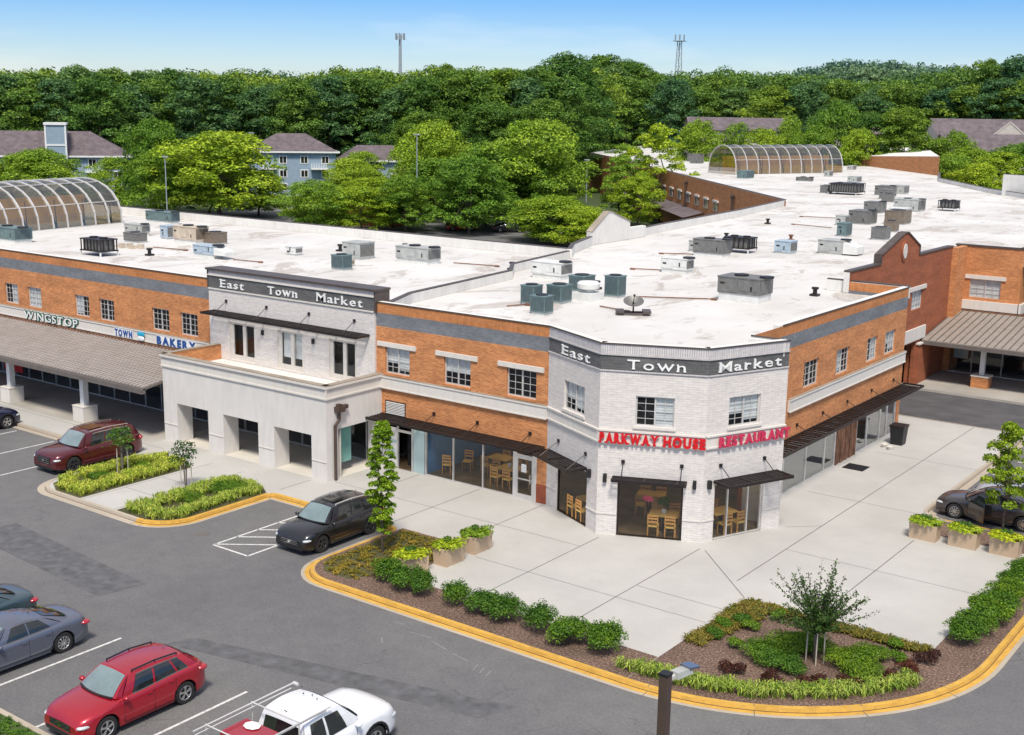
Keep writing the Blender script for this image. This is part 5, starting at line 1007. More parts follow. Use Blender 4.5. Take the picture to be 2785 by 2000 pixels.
    for j_ in range(8):
        v0, v1 = -.84 + 1.68 * j_ / 8, -.84 + 1.68 * (j_ + 1) / 8
        for k in range(4): w_.quad(wsp(1, v0, lerp(rg0, rg1, k / 4), .01), wsp(1, v1, lerp(rg0, rg1, k / 4), .01), wsp(1, v1, lerp(rg0, rg1, (k + 1) / 4), .01), wsp(1, v0, lerp(rg0, rg1, (k + 1) / 4), .01))
    w_.obj('rear_window', M['car_glass'], cab, 30); gp.obj('side_windows', M['car_glass'], cab, 30)
    if tr.f: tr.obj('window_trim', M['chrome'], cab)
    cw = MB()
    for j_ in range(8): v0, v1 = -.9 + 1.8 * j_ / 8, -.9 + 1.8 * (j_ + 1) / 8; cw.bar(wsp(0, v0, .0, .012), wsp(0, v1, .0, .012), .05, .03)
    cw.obj('cowl', M['black'], cab)
    if S.get('rails'):
        m = MB()
        for sg in (1, -1): m.bar(roofp(.08, .93 * sg) + Vector((0, 0, .05)), roofp(.5, .93 * sg) + Vector((0, 0, .055)), .035, .03); m.bar(roofp(.5, .93 * sg) + Vector((0, 0, .055)), roofp(.92, .93 * sg) + Vector((0, 0, .05)), .035, .03); [m.tube(roofp(t, .93 * sg), roofp(t, .93 * sg) + Vector((0, 0, .05)), .02, 5) for t in (.08, .5, .92)]
        m.obj('roof_rail', M[S['rails']], cab)
    if S.get('sunroof'): m = MB(); a, c = roofp(.12, -.6) + Vector((0, 0, .02)), roofp(.42, .6) + Vector((0, 0, .02)); m.quad((a.x, a.y, a.z + .012), (a.x, c.y, a.z + .012), (c.x, c.y, c.z + .02), (c.x, a.y, c.z + .02)); m.obj('sunroof', M['car_glass'], cab)
    m = MB(); m.tube(roofp(.9, 0), roofp(.9, 0) + Vector((-.1, 0, .09)), .012, 5); m.obj('aerial', M['black'], cab)
    # wheels
    for xw in (xf, xr):
        for sg in (1, -1):
            tm = MB(); yo = sg * (hw - .02); ty = [(r * .62, 0), (r * .93, 0), (r, -.03), (r, -.19), (r * .93, -.22), (r * .62, -.22)]
            tm.lathe([(a, c * sg) for a, c in ty], 24, (xw, yo, r), axis='y', cap=False); wh = tm.obj('wheel', M['tyre'], root, 50)
            rm_ = MB(); rm_.lathe([(r * .64, -.004 * sg), (r * .60, -.05 * sg), (r * .12, -.065 * sg)], 24, (xw, yo, r), axis='y', cap=False); rm_.obj('rim_barrel', M['rim_dark'], wh, 40)
            sp_ = MB(); sp_.lathe([(r * .66, -.002 * sg), (r * .60, .004 * sg), (r * .57, -.012 * sg)], 24, (xw, yo, r), axis='y', cap=False)
            ns = S.get('spokes', 5)
            for k in range(ns):
                a = 2 * math.pi * k / ns + .3
                for da in ((-.11, .11) if ns <= 7 else (0,)):
                    c0 = Vector((xw + r * .1 * math.cos(a), yo - .015 * sg, r + r * .1 * math.sin(a))); c1 = Vector((xw + r * .60 * math.cos(a + da), yo - .008 * sg, r + r * .60 * math.sin(a + da))); sp_.bar(c0, c1, .03, .035)
            sp_.lathe([(.001, .004 * sg), (r * .14, .0), (r * .16, -.03 * sg)], 12, (xw, yo - .01 * sg, r), axis='y', cap=False); sp_.obj('rim', M[rim], wh, 40)
    # lamps, grille, plates, seams, handles, mirrors
    zn = interp(hl - .1, S['belt']); zt_ = interp(-hl + .1, S['belt'])
    for sg in (1, -1):
        m = MB(); m.sphere((hl - .27, sg * (hw * .80), zn - .085), (.26, .155, .075), 12, 7); m.obj('headlight', M['lamp_glass'], root, 60)
        m = MB(); m.sphere((-hl + .16, sg * (hw * .815), zt_ - .10 + S.get('taildz', 0)), S.get('tailr', (.17, .17, .085)), 12, 7); m.obj('taillight', M['tail'], root, 60)
        m = MB(); mx0 = xc_ - .22; m.sphere((mx0, sg * (hw + .09), zs_m(S, mx0)), (.09, .11, .07), 8, 5); m.bar((mx0, sg * (hw - .04), zs_m(S, mx0) - .03), (mx0, sg * (hw + .06), zs_m(S, mx0) - .02), .05, .03); m.obj('mirror', M[pm], root, 60)
    m = MB(); gz = S.get('grille', (.42, .62)); m.box(hl - .03, hl + .012, -hw * .5, hw * .5, gz[0], gz[1]); m.box(hl - .06, hl + .006, -hw * .72, hw * .72, .24, .36); m.obj('grille', M['black'], root)
    m = MB()
    for k in range(3): z = gz[0] + (gz[1] - gz[0]) * (k + .5) / 3; m.box(hl + .010, hl + .02, -hw * .48, hw * .48, z - .008, z + .008)
    m.box(hl + .012, hl + .026, -.07, .07, (gz[0] + gz[1]) / 2 - .05, (gz[0] + gz[1]) / 2 + .05); m.obj('grille_trim', M['chrome'], root)
    m = MB(); m.box(-hl - .014, -hl + .02, -.16, .16, .55, .67); m.obj('number_plate', M['plate'], root)
    m = MB()
    for sg in (1, -1):
        y = sg * (hw + .001)
        for x in S['seams']: zz = interp(x, S['belt']); m.hexa([(x - .006, y - .01, .3), (x + .006, y - .01, .3), (x + .006, y + .003, .3), (x - .006, y + .003, .3)], [(x - .006, y - .015 * sg - .006, zz - .1), (x + .006, y - .015 * sg - .006, zz - .1), (x + .006, y - .01 * sg + .003, zz - .1), (x - .006, y - .01 * sg + .003, zz - .1)])
        m.box(S['seams'][-1], S['seams'][0], min(y, y - .02 * sg), max(y, y - .02 * sg) + .0015, .285, .297)
    m.obj('door_seam', M['black'], root); m = MB()
    for sg in (1, -1):
        for x in S['seams'][1:]: zz = interp(x, S['belt']) - .17; m.box(x + .08, x + .24, sg * (hw + .006) - .014, sg * (hw + .006) + .014, zz, zz + .03)
    m.obj('door_handle', M[S.get('handle', pm)], root)
    m = MB(); m.box(-hl + .6, hl - .6, -hw - .004, -hw + .05, S.get('sill', .2) - .01, S.get('sill', .2) + .06); m.box(-hl + .6, hl - .6, hw - .05, hw + .004, S.get('sill', .2) - .01, S.get('sill', .2) + .06)
    for xc in ():
        pass
    return root
def zs_m(S, x): return interp(x, S['belt']) + .07
SUV = dict(L=4.35, W=1.84, H=1.57, r=.34, xf=1.32, xr=-1.32, deck=[(-2.175, .98), (-2.05, 1.06), (-1.6, 1.1), (0, 1.05), (.95, 1.02), (1.5, .95), (1.95, .84), (2.1, .74), (2.175, .62)], belt=[(-2.175, .86), (-2.0, 1.02), (-1.4, 1.06), (0, .98), (.9, .95), (1.5, .86), (2.0, .74), (2.175, .60)],
           roof=(.98, .38, -1.45, -2.0), side=(.80, -1.9), glass=[(.13, .40), (.43, .70), (.73, .86)], seams=[.75, -.25, -1.0], rails='black', trim=True, spokes=5, wr=.69, rg=(.2, .85), taildz=.02, tailr=(.2, .2, .09), sill=.22)
BIG = dict(L=4.95, W=1.96, H=1.76, r=.38, xf=1.5, xr=-1.45, deck=[(-2.475, 1.08), (-2.35, 1.16), (-1.6, 1.2), (0, 1.14), (1.05, 1.10), (1.8, 1.06), (2.25, .98), (2.4, .88), (2.475, .70)], belt=[(-2.475, .95), (-2.3, 1.1), (-1.4, 1.12), (0, 1.06), (1.0, 1.02), (1.8, .96), (2.3, .88), (2.475, .70)],
           roof=(1.12, .55, -1.95, -2.35), side=(.95, -2.25), glass=[(.12, .36), (.39, .62), (.65, .87)], seams=[.9, -.2, -1.1], rails='chrome', trim=True, spokes=5, wr=.74, rg=(.25, .85), sunroof=True, grille=(.5, .82), tailr=(.14, .22, .1), sill=.25, handle='chrome')
CRO = dict(SUV, L=4.5, W=1.88, H=1.66, r=.36, rails='alu', sunroof=True, trim=False, deck=[(-2.25, 1.0), (-2.1, 1.08), (-1.6, 1.12), (0, 1.08), (1.0, 1.06), (1.6, 1.0), (2.05, .88), (2.18, .76), (2.25, .62)], belt=[(-2.25, .88), (-2.05, 1.04), (-1.4, 1.07), (0, 1.0), (.95, .98), (1.6, .9), (2.1, .77), (2.25, .60)], xf=1.38, xr=-1.35, roof=(1.05, .45, -1.6, -2.1), side=(.87, -2.0), clad=True)
SED = dict(L=4.75, W=1.84, H=1.44, r=.335, xf=1.45, xr=-1.38, deck=[(-2.375, .80), (-2.3, .96), (-2.1, 1.02), (-1.75, 1.04), (-1.3, 1.04), (0, .98), (1.0, .97), (1.7, .9), (2.15, .8), (2.3, .7), (2.375, .58)], belt=[(-2.375, .74), (-2.2, .92), (-1.6, .98), (-.8, .96), (.4, .92), (1.0, .90), (1.7, .82), (2.2, .7), (2.375, .56)],
           roof=(1.05, .35, -.85, -1.72), side=(.85, -1.45), glass=[(.14, .47), (.50, .82)], seams=[.85, -.2, -1.0], trim=True, spokes=10, wr=.66, rg=(.08, .9), tailr=(.2, .22, .08), sill=.18, rdrop=.06)
PIC = dict(L=5.3, W=1.98, H=1.9, r=.41, xf=1.65, xr=-1.75, deck=[(-2.65, .72), (-.9, .72), (-.86, 1.2), (0, 1.2), (1.0, 1.26), (2.0, 1.24), (2.4, 1.16), (2.58, 1.02), (2.65, .8)], belt=[(-2.65, 1.12), (-.8, 1.14), (0, 1.12), (1.0, 1.15), (2.0, 1.12), (2.45, 1.02), (2.65, .78)],
           roof=(1.12, .55, -.72, -.95), side=(.95, -.88), glass=[(.14, .5), (.55, .86)], seams=[.95, .02, -.8], spokes=5, wr=.76, rg=(.15, .85), clad=True, sill=.34, grille=(.6, .95), tailr=(.06, .1, .2), taildz=-.1, handle='black')
def place(root, x, y, heading): root.location = (x, y, 0.0); root.rotation_euler = (0, 0, R(heading))
place(make_car('parked_car', SUV, 'p_red', 'bright red crossover parked between white lines at the bottom left', 'car'), 1.37, -22.72, -90)
place(make_car('parked_car', SED, 'p_grey', 'slate grey sedan parked left of the red crossover', 'car'), -4.35, -22.95, -90)
place(make_car('parked_car', dict(SED, spokes=8), 'p_teal', 'dark teal sedan beyond the slate grey one at the left edge', 'car'), -7.2, -22.95, -90)
place(make_car('parked_car', BIG, 'p_maroon', 'big maroon three row car beside the young tree and grass bed', 'car', rim='rim_dark'), -21.15, -8.35, -90)
place(make_car('parked_car', CRO, 'p_black', 'black crossover parked beside the hatched bay', 'car', rim='rim_dark'), -4.45, -8.75, -90)
place(make_car('parked_car', CRO, 'p_navy', 'dark navy car cut off at the left edge near the canopy column', 'car'), -30.75, -8.75, 90)
place(make_car('parked_car', dict(SED, L=4.6), 'p_brown', 'dark taupe sedan facing left behind the planters', 'car'), 16.05, 10.85, 180)
place(make_car('parked_car', SED, 'p_silver', 'silver car mostly hidden behind the dark taupe sedan', 'car'), 16.9, 13.6, 180)
pk = make_car('pickup_truck', PIC, 'p_white', 'white pickup truck with ladder rack and red load at the bottom edge', 'pickup truck'); place(pk, 7.55, -21.75, 90)
# the pickup bed
m = MB(); m.box(-2.6, -.95, .80, .90, .74, 1.2); m.box(-2.6, -.95, -.90, -.80, .74, 1.2); m.box(-2.64, -2.56, -.9, .9, .74, 1.18); m.obj('bed_side', M['p_white'], pk); m = MB(); m.box(-2.56, -.96, -.8, .8, .745, .77); m.obj('bed_floor', M['black'], pk)
m = MB()
for y in (-.86, .86):
    m.tube((-2.9, y, 1.98), ((.45 if y > 0 else .1), y, 1.98), .022, 6); m.tube((-2.9, y * .93, 1.9), (.3 if y > 0 else 0, y * .93, 1.9), .018, 6)
    for x in (-2.5, -1.0): m.tube((x, y, 1.15), (x, y, 2.02), .02, 6)
m.tube((.45, .86, 1.98), (.45, .7, 1.98), .05, 6)
for x in (-2.5, -1.0): m.tube((x, -.86, 2.0), (x, .86, 2.0), .02, 6)
m.obj('ladder_rack', M['alu'], pk)
m = MB()
for x, y in ((.3, .0), (.22, .25), (.22, -.25), (.45, .55)): m.sphere((x, y, 1.955), (.03, .02, .02), 6, 4)
m.obj('roof_marker_light', M['rim_dark'], pk)
tl = MB(); tl.box(5.95 + .9, 8.25 - .1, -23.95, -23.1, .95, 1.75); o = tl.obj('toolbox', M['p_red']); tag(o, 'pinkish red box load behind the cab in the pickup bed', 'load'); m = MB(); m.sphere((7.3, -23.3, 1.78), (.25, .2, .05), 8, 4); m.obj('lid_patch', M['sign_white'], o)
# open driver's door on the taupe sedan
tp = [o for o in COL.objects if o.get('label', '').startswith('dark taupe')][0]
m = MB(); dm = Matrix.Translation((.85, .93, 0)) @ Matrix.Rotation(R(-38), 4, 'Z'); m.box(-1.0, 0, -.03, .03, .25, .92); m.v = [tuple(dm @ Vector(v)) for v in m.v]; dr = m.obj('open_door', M['p_brown'], tp); m = MB(); m.hexa([(-1.0, -.02, .92), (-.1, -.02, .92), (-.1, .02, .92), (-1.0, .02, .92)], [(-.9, -.12, 1.34), (-.5, -.12, 1.34), (-.5, -.09, 1.34), (-.9, -.09, 1.34)]); m.v = [tuple(dm @ Vector(v)) for v in m.v]; m.obj('door_window', M['car_glass'], dr)
# cars in the rear car park, small in the picture
place(make_car('parked_car', SUV, 'p_red', 'small red car under the trees in the rear car park', 'car'), -82, 95.5, 50)
place(make_car('parked_car', SED, 'p_black', 'black car right of the red one in the rear car park', 'car'), -75.5, 98.5, 40)
place(make_car('parked_car', SED, 'p_silver', 'silver car half hidden by trees in the rear car park', 'car'), -66.5, 101, 130)
# ---------------------------------------------------------------- plants
def leaf_mesh(name, centers, normals, sizes, mat, aspect=.6, droop=0.0):
    """one small quad per leaf"""
    n = len(centers); c = np.asarray(centers, float); nr = np.asarray(normals, float); nr /= np.linalg.norm(nr, axis=1)[:, None] + 1e-9
    rv = RNG.normal(size=(n, 3)); t = np.cross(nr, rv); t /= np.linalg.norm(t, axis=1)[:, None] + 1e-9; b = np.cross(nr, t); s = np.asarray(sizes, float)[:, None]
    V = np.empty((n, 4, 3)); V[:, 0] = c - t * s; V[:, 1] = c - b * s * aspect; V[:, 2] = c + t * s; V[:, 3] = c + b * s * aspect
    me = bpy.data.meshes.new(name); me.vertices.add(4 * n); me.vertices.foreach_set('co', V.ravel().astype(np.float32)); me.loops.add(4 * n); me.loops.foreach_set('vertex_index', np.arange(4 * n, dtype=np.int32))
    me.polygons.add(n); me.polygons.foreach_set('loop_start', np.arange(0, 4 * n, 4, dtype=np.int32)); me.polygons.foreach_set('loop_total', np.full(n, 4, dtype=np.int32)); me.materials.append(M[mat]); me.update(calc_edges=True); me.validate(); return me
def blob_leaves(blobs, n, size, jitter=.55, up=.35):
    """leaves on the skins of ellipsoid clumps, proportional to their area"""
    A = np.array([max(b[3] * b[4], .01) for b in blobs]); A /= A.sum(); C, Nn, S = [], [], []
    for b, a in zip(blobs, A):
        k = max(6, int(n * a)); d = RNG.normal(size=(k, 3)); d /= np.linalg.norm(d, axis=1)[:, None]; d[:, 2] = np.where(d[:, 2] < -.35, -d[:, 2] * .5, d[:, 2])
        rr = (1 - np.abs(RNG.normal(0, .21, k)))[:, None]; C.append(np.array(b[:3]) + d * rr * np.array([b[3], b[3], b[4]])); nn = d + RNG.normal(size=(k, 3)) * jitter; nn[:, 2] += up; Nn.append(nn); S.append(size * RNG.uniform(.6, 1.35, k))
    return np.concatenate(C), np.concatenate(Nn), np.concatenate(S)
def crown_blobs(h, w, zb, nb, rmin, rmax, shape='round', seed=0):
    r = np.random.default_rng(seed); out = []; ch = h - zb
    for k in range(nb):
        t = (k + .5) / nb; z = t ** .85
        if shape == 'round': prof = math.sqrt(max(.05, 1 - (2 * z - .85) ** 2 / 1.35))
        elif shape == 'cone': prof = 1.05 - .85 * z
        elif shape == 'col': prof = min(1, .55 + 1.6 * z) * (1.0 if z < .75 else (1 - z) / .25 * .7 + .3)
        else: prof = math.sqrt(max(.08, 1 - (z) ** 2)) * .5 + .6 * z
        a = k * 2.399 + r.uniform(-.5, .5); rad = r.uniform(.15, .92) ** .6 * prof * w / 2 * r.uniform(.8, 1.12); s = r.uniform(rmin, rmax); out.append((rad * math.cos(a), rad * math.sin(a), zb + s * .5 + z * (ch - s * 1.2), s, s * r.uniform(.6, .85)))
    return out
def trunk_mesh(h, r, branches, blobs, seed=0, lean=0):
    m = MB(); rr = np.random.default_rng(seed); n = 5; P = [Vector((0, 0, -.1))]
    for k in range(1, n + 1): P.append(Vector((rr.normal(0, .02 * h), rr.normal(0, .02 * h), h * k / n)))
    for k in range(n): m.tube(P[k], P[k + 1], r * (1 - .75 * k / n), 8, r * (1 - .75 * (k + 1) / n), cap=False)
    for b in blobs[:branches]:
        s = P[2 + (int(abs(b[0] * 7)) % (n - 2))]; c = Vector(b[:3]); mid = s.lerp(c, .5) + Vector((0, 0, .05 * h)); m.tube(s, mid, r * .38, 6, r * .24, cap=False); m.tube(mid, c, r * .24, 5, r * .06, cap=False)
    return m.mesh('trunk', M['bark'], 60)
TREES = {}
def tree_proto(key, h, w, zb, nb, rmin, rmax, n, size, mat, shape='round', tr=.16, seed=1, name='tree'):
    bl_ = crown_blobs(h, w, zb, nb, rmin, rmax, shape, seed); C, Nn, S = blob_leaves(bl_, n, size); TREES[key] = (leaf_mesh('crown', C, Nn, S, mat), trunk_mesh(max(zb + (h - zb) * .6, 1), tr, min(10, nb), bl_, seed), h, w, name)
def put_tree(key, x, y, h, w, label=None, group=None, rot=None, z=0.0, cat='tree', name=None):
    cm, tm, h0, w0, nm = TREES[key]; o = empty(name or nm, (x, y, z), RNG.uniform(0, 6.28) if rot is None else rot); o.scale = (w / w0, w / w0, h / h0)
    if label: tag(o, label, cat, group)
    for nme, me in (('crown', cm), ('trunk', tm)): c = bpy.data.objects.new(nme, me); COL.objects.link(c); c.parent = o
    return o
for k in range(4): tree_proto(f'light{k}', 14, 13, .8, 74, .8, 2.3, 21000, .165, 'leaf_light', tr=.22, seed=11 + k, name='broadleaf_tree')
for k in range(3): tree_proto(f'mid{k}', 14, 12, .8, 72, .75, 2.1, 20000, .165, 'leaf_mid', tr=.22, seed=21 + k, name='broadleaf_tree')
for k in range(3): tree_proto(f'dark{k}', 24, 15, 1.2, 95, 1.0, 2.7, 28000, .21, 'leaf_dark', tr=.3, seed=31 + k, name='forest_tree')
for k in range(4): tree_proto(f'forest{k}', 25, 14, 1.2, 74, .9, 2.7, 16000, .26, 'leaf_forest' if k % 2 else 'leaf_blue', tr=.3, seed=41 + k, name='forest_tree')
tree_proto('wispy', 13, 9, 2.6, 40, .45, 1.2, 8500, .14, 'leaf_light', tr=.18, seed=51, name='slender_tree')
near = [('light0', -119.4, 83.2, 13.6, 21, 'wide bright green tree behind the left roof, broadest of the mid row'), ('mid0', -136, 83.7, 15.2, 11, 'darker green tree standing left behind the broadest bright tree'), ('mid1', -147.8, 70.9, 10.2, 14, 'low dark green tree in front of the left blue house'), ('light1', -158, 66, 8, 10, 'bright low tree at the far left edge beside the left skylight'), ('light2', -146, 83.4, 8.6, 10, 'small bright tree right of the left skylight, below the blue house tower'),
 ('light3', -94.3, 78.7, 7.4, 11, 'bright round tree just behind the left wing parapet'), ('mid2', -89.9, 83.1, 6.6, 9, 'lower mid green tree touching the rear parapet right of the bright round one'), ('light1', -99.9, 110.1, 15.6, 14, 'tall bright tree with a lamp post in front of it'), ('light0', -78.6, 109.7, 16.2, 17, 'tallest bright green tree in the middle, left of the brick far wing'), ('light2', -84, 104, 12.5, 12, 'bright tree filling the gap beside the tallest bright one'),
 ('mid1', -77.2, 91.5, 11, 11, 'mid green tree over the red car in the rear car park'), ('mid0', -60.5, 88.5, 6.6, 12, 'spreading yellow green low tree left of the white rear gable'), ('light3', -54.5, 86, 5.6, 8, 'low loose tree directly behind the white rear gable'), ('wispy', -69.4, 130.5, 15.4, 11, 'slender open tree before the brick far wing'), ('wispy', -77.5, 134.2, 12, 10, 'second slender tree, shorter, left of the open one before the far wing'), ('mid2', -66, 118, 8, 8, 'small leafy tree under the slender trees by the far brick wall'),
 ('light0', -135.4, 131.2, 9.2, 11, 'flat topped bright tree in front of the right blue house'), ('light2', -110, 118, 10.5, 10, 'bright tree right of the second blue house'), ('mid1', -85.5, 87.6, 8.2, 9, 'mid green tree behind the parapet left of the red car'), ('mid0', -59.3, 266, 10.6, 15, 'dense green tree right of the far brick block'), ('mid2', -50, 262, 9.6, 14, 'second dense tree at the right edge behind the roof'), ('mid1', -43, 250, 8, 12, 'bushy tree at the right edge nearest the roof'), ('light3', -66, 255, 8, 11, 'bright small tree beside the far brick block'),
 ('dark0', -74, 250, 17, 16, 'round dark tree above the far brick block'), ('mid0', -83, 248, 17.5, 13, 'loose olive tree left of the round dark one above the far roof'), ('mid2', -106, 236, 13.5, 12, 'small tree behind the distant skylight'), ('mid1', -96, 240, 13.5, 12, 'small green tree between the terrace roofs'), ('mid0', -118, 226, 12.5, 14, 'green tree left of the distant skylight'), ('light1', -88, 243, 11, 9, 'pale tree among the terrace roofs')]
for k, x, y, h, w, lb in near:
    if y < 180: put_tree(k, x, y, h, w * 1.1, lb)
def pxy(px, py, dist):      # world point and the height that shows at that height in the distance
    d = cF + cR * ((px - 1392.5) / FPX) - cU * ((py - 1000) / FPX); l = math.hypot(d.x, d.y); return CAM.x + d.x / l * dist, CAM.y + d.y / l * dist, CAM.z + d.z / l * dist
for k, px, py, dist, w, lb in (('mid0', 1905, 322, 262, 13, 'green tree left of the distant skylight'), ('mid1', 2010, 330, 270, 12, 'low green tree just behind the distant skylight'), ('mid2', 2085, 345, 262, 12, 'small tree behind the middle of the distant skylight'), ('light1', 2150, 318, 268, 9, 'pale loose tree among the terrace roofs'), ('mid0', 2225, 335, 262, 12, 'green tree above the right end of the distant skylight'),
    ('mid0', 2285, 272, 268, 13, 'loose olive tree left of the round dark one above the far roof'), ('dark0', 2375, 300, 262, 13, 'dark tree between the olive one and the round dark one'), ('dark0', 2465, 288, 262, 15, 'round dark tree above the far brick block'), ('mid2', 2335, 345, 255, 10, 'low tree in front of the olive tree above the far roof'), ('mid0', 2600, 352, 262, 10, 'dark top tree between the right terrace roofs'), ('light3', 2590, 418, 232, 13, 'bright bushy tree right of the far brick block'), ('light0', 2665, 440, 225, 12, 'spreading bright tree nearest the roof at the right'), ('mid2', 2730, 408, 236, 14, 'dense green tree beside the right picture edge'), ('mid1', 2775, 385, 240, 13, 'darker tree cut by the right edge'), ('mid1', 2640, 395, 245, 12, 'green tree behind the bright bushy one at the right')):
    x, y, h = pxy(px, py, dist); put_tree(k, x, y, h, w, lb)
extra = [('light2', 560, 378, 205, 12, 'bright tree joined to the right side of the broadest one'), ('mid1', 440, 400, 196, 11, 'green tree under the left of the broadest bright tree'), ('mid2', 700, 470, 200, 10, 'dark green tree between the broadest and the round bright one'), ('light1', 1070, 505, 180, 10, 'bright low tree right of the round bright one'), ('mid0', 1290, 470, 178, 13, 'full green tree below the tall bright pair'), ('light3', 1420, 400, 185, 13, 'bright tree at the right of the tallest bright one'), ('light0', 1180, 425, 192, 12, 'bright tree between the tall bright pair'), ('mid2', 1500, 530, 165, 11, 'olive low tree above the white rear gable'), ('mid0', 60, 420, 215, 12, 'green tree at the far left behind the skylight'), ('light2', 130, 440, 205, 10, 'bright low tree behind the left skylight'), ('mid2', 1000, 480, 205, 11, 'shaded tree behind the round bright tree right side'), ('light1', 960, 430, 222, 11, 'bright flat tree right of the second blue house'), ('mid0', 860, 520, 182, 9, 'small green tree nearest the rear parapet middle'), ('wispy', 1690, 420, 190, 8, 'thin tree left of the slender pair')]
for k, px, py, dist, w, lb in extra:
    x, y, h = pxy(px, py, dist); put_tree(k, x, y, max(h, 4), w * 1.15, lb)
clump = [(1165, 205, 262, 15, 'dark tree at the left shoulder of the tall central clump'), (1262, 186, 262, 16, 'dark tree on the left slope of the central clump'), (1370, 180, 270, 17, 'dark tree left of the peak of the central clump'), (1462, 178, 275, 16, 'dark tree just before the peak of the central clump'), (1548, 141, 300, 20, 'highest dark tree at the peak of the central clump'), (1640, 143, 395, 21, 'second highest dark tree right of the peak'),
    (1712, 158, 400, 19, 'dark tree on the right slope of the central clump'), (1772, 190, 405, 17, 'lower dark tree right of the central clump'), (1835, 228, 402, 15, 'lowest dark tree ending the central clump at the right'), (1590, 240, 385, 20, 'dark tree in front of the peak of the central clump'), (1720, 262, 400, 18, 'dark tree in front of the right slope of the clump'), (1480, 262, 250, 14, 'dark tree in front of the left side of the clump'), (1340, 275, 245, 14, 'dark tree below the left shoulder of the clump'),
    (950, 200, 285, 20, 'broad dark tree above the second blue house'), (850, 215, 288, 15, 'dark tree left of the broad one above the second blue house'), (1060, 225, 282, 16, 'dark tree in the dip left of the central clump'), (735, 300, 284, 13, 'light crowned tree behind the gap between the blue houses'), (1145, 300, 250, 13, 'dark tree behind the tall bright one')]
for k, (px, py, dist, w, lb) in enumerate(clump): x, y, h = pxy(px, py, dist); put_tree(f'dark{k % 3}' if 'light' not in lb else 'mid1', x, y, h, w * 1.2, lb)
# the wood along the horizon: front trees as individuals, the depth behind as one mass
def ray_xy(px, dist):
    d = cF + cR * ((px - 1392.5) / FPX) - cU * ((300 - 1000) / FPX); l = math.hypot(d.x, d.y); return CAM.x + d.x / l * dist, CAM.y + d.y / l * dist
SKYL = [(-200, 184), (0, 184), (123, 180), (245, 178), (368, 190), (467, 184), (552, 187), (690, 184), (786, 193), (860, 182), (982, 176), (1105, 184), (1228, 175), (1350, 182), (1700, 180), (1842, 190), (1916, 184), (1965, 178), (2063, 184), (2161, 182), (2235, 196), (2284, 212), (2357, 216), (2431, 203), (2480, 194), (2554, 190), (2628, 178), (2700, 160), (2785, 150), (3100, 150)]
def sky_y(px): return float(np.interp(px, [p[0] for p in SKYL], [p[1] for p in SKYL]))
fc = 0
for row, (dist, dy) in enumerate(((272, 34), (292, 10))):
    for i in range(34):
        px = -120 + i * 92 + (row * 46) + RNG.uniform(-18, 18); dd_2 = dist + RNG.uniform(-8, 8) + (90 if px > 1560 else 0)
        x, y, h = pxy(px, sky_y(px) + dy + RNG.uniform(-16, 26), dd_2); fc += 1
        put_tree(f'forest{fc % 4}', x, y, h, RNG.uniform(14, 19) * (1.15 if px > 1560 else 1), 'tall dense tree in the wood along the horizon behind the houses', 'trees along the edge of the wood')
def mass(name, label, dist, dy, step, mat, zbase=None, p0=-200, p1=3000, size=.8, nper=900, w=(15, 22), top=None):
    C, Nn, S = [], [], []
    for k, px in enumerate(np.arange(p0, p1, step)):
        pp_ = px + RNG.uniform(-step * .3, step * .3); x, y, zt = pxy(pp_, (top(pp_) if top else sky_y(pp_)) + dy + RNG.uniform(-8, 11), dist + RNG.uniform(-14, 14)); ww = RNG.uniform(*w); h = zt if zbase is None else zt - zbase; zb_ = 0 if zbase is None else zbase
        bb = [(b[0] + x, b[1] + y, b[2] + zb_, b[3], b[4]) for b in crown_blobs(h, ww, h * .15, 18, ww * .12, ww * .22, 'round', int(RNG.integers(1e6)))]; c, n_, s = blob_leaves(bb, nper, size); C.append(c); Nn.append(n_); S.append(s)
    o = bpy.data.objects.new(name, leaf_mesh(name, np.concatenate(C), np.concatenate(Nn), np.concatenate(S), mat)); COL.objects.link(o); tag(o, label, 'wood', kind='stuff')
mass('woodland', 'deep belt of dense wood behind the first trees along the horizon', 325, 2, 40, 'leaf_forest', size=.36, nper=3600, p1=1650)
mass('woodland', 'belt of dense wood behind the distant roofs at the right', 400, 2, 40, 'leaf_forest', size=.42, nper=3600, p0=1600, w=(17, 24))
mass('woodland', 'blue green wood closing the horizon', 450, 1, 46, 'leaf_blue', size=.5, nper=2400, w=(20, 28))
m = MB(); hx = [ray_xy(p, d) for p, d in ((1900, 640), (2900, 640), (2900, 900), (1900, 900))]
n_ = 26; row_a = []
for i in range(n_ + 1):
    px = 2080 + (2860 - 2080) * i / n_; t = i / n_; z = 12 + 18 * math.sin(math.pi * min(1, t * 1.02)) ** .7 if t < .99 else 10
    row_a.append((ray_xy(px, 640), ray_xy(px, 820), z))
for a, b in zip(row_a, row_a[1:]): m.quad((*a[0], -1), (*b[0], -1), (*b[1], b[2]), (*a[1], a[2]))
struct(m.obj('hill', M['earth']), 'low wooded hill on the horizon at the right')
hill_y = lambda p: float(np.interp(p, [2180, 2260, 2340, 2440, 2560, 2640, 2800], [190, 168, 158, 164, 172, 182, 196]))
M['leaf_hill'] = leaf_mat('leaf_hill_blue', (0.10, 0.20, 0.14), (0.17, 0.28, 0.18), vscale=0.05)  # far haze is mixed into this leaf colour, making it paler and bluer
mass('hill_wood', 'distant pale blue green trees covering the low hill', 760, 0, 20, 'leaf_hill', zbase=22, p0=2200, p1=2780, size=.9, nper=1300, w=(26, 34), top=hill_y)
mass('hill_wood', 'distant trees on the front slope of the low hill', 700, 16, 20, 'leaf_hill', zbase=10, p0=2180, p1=2800, size=.9, nper=1300, w=(26, 34), top=hill_y)
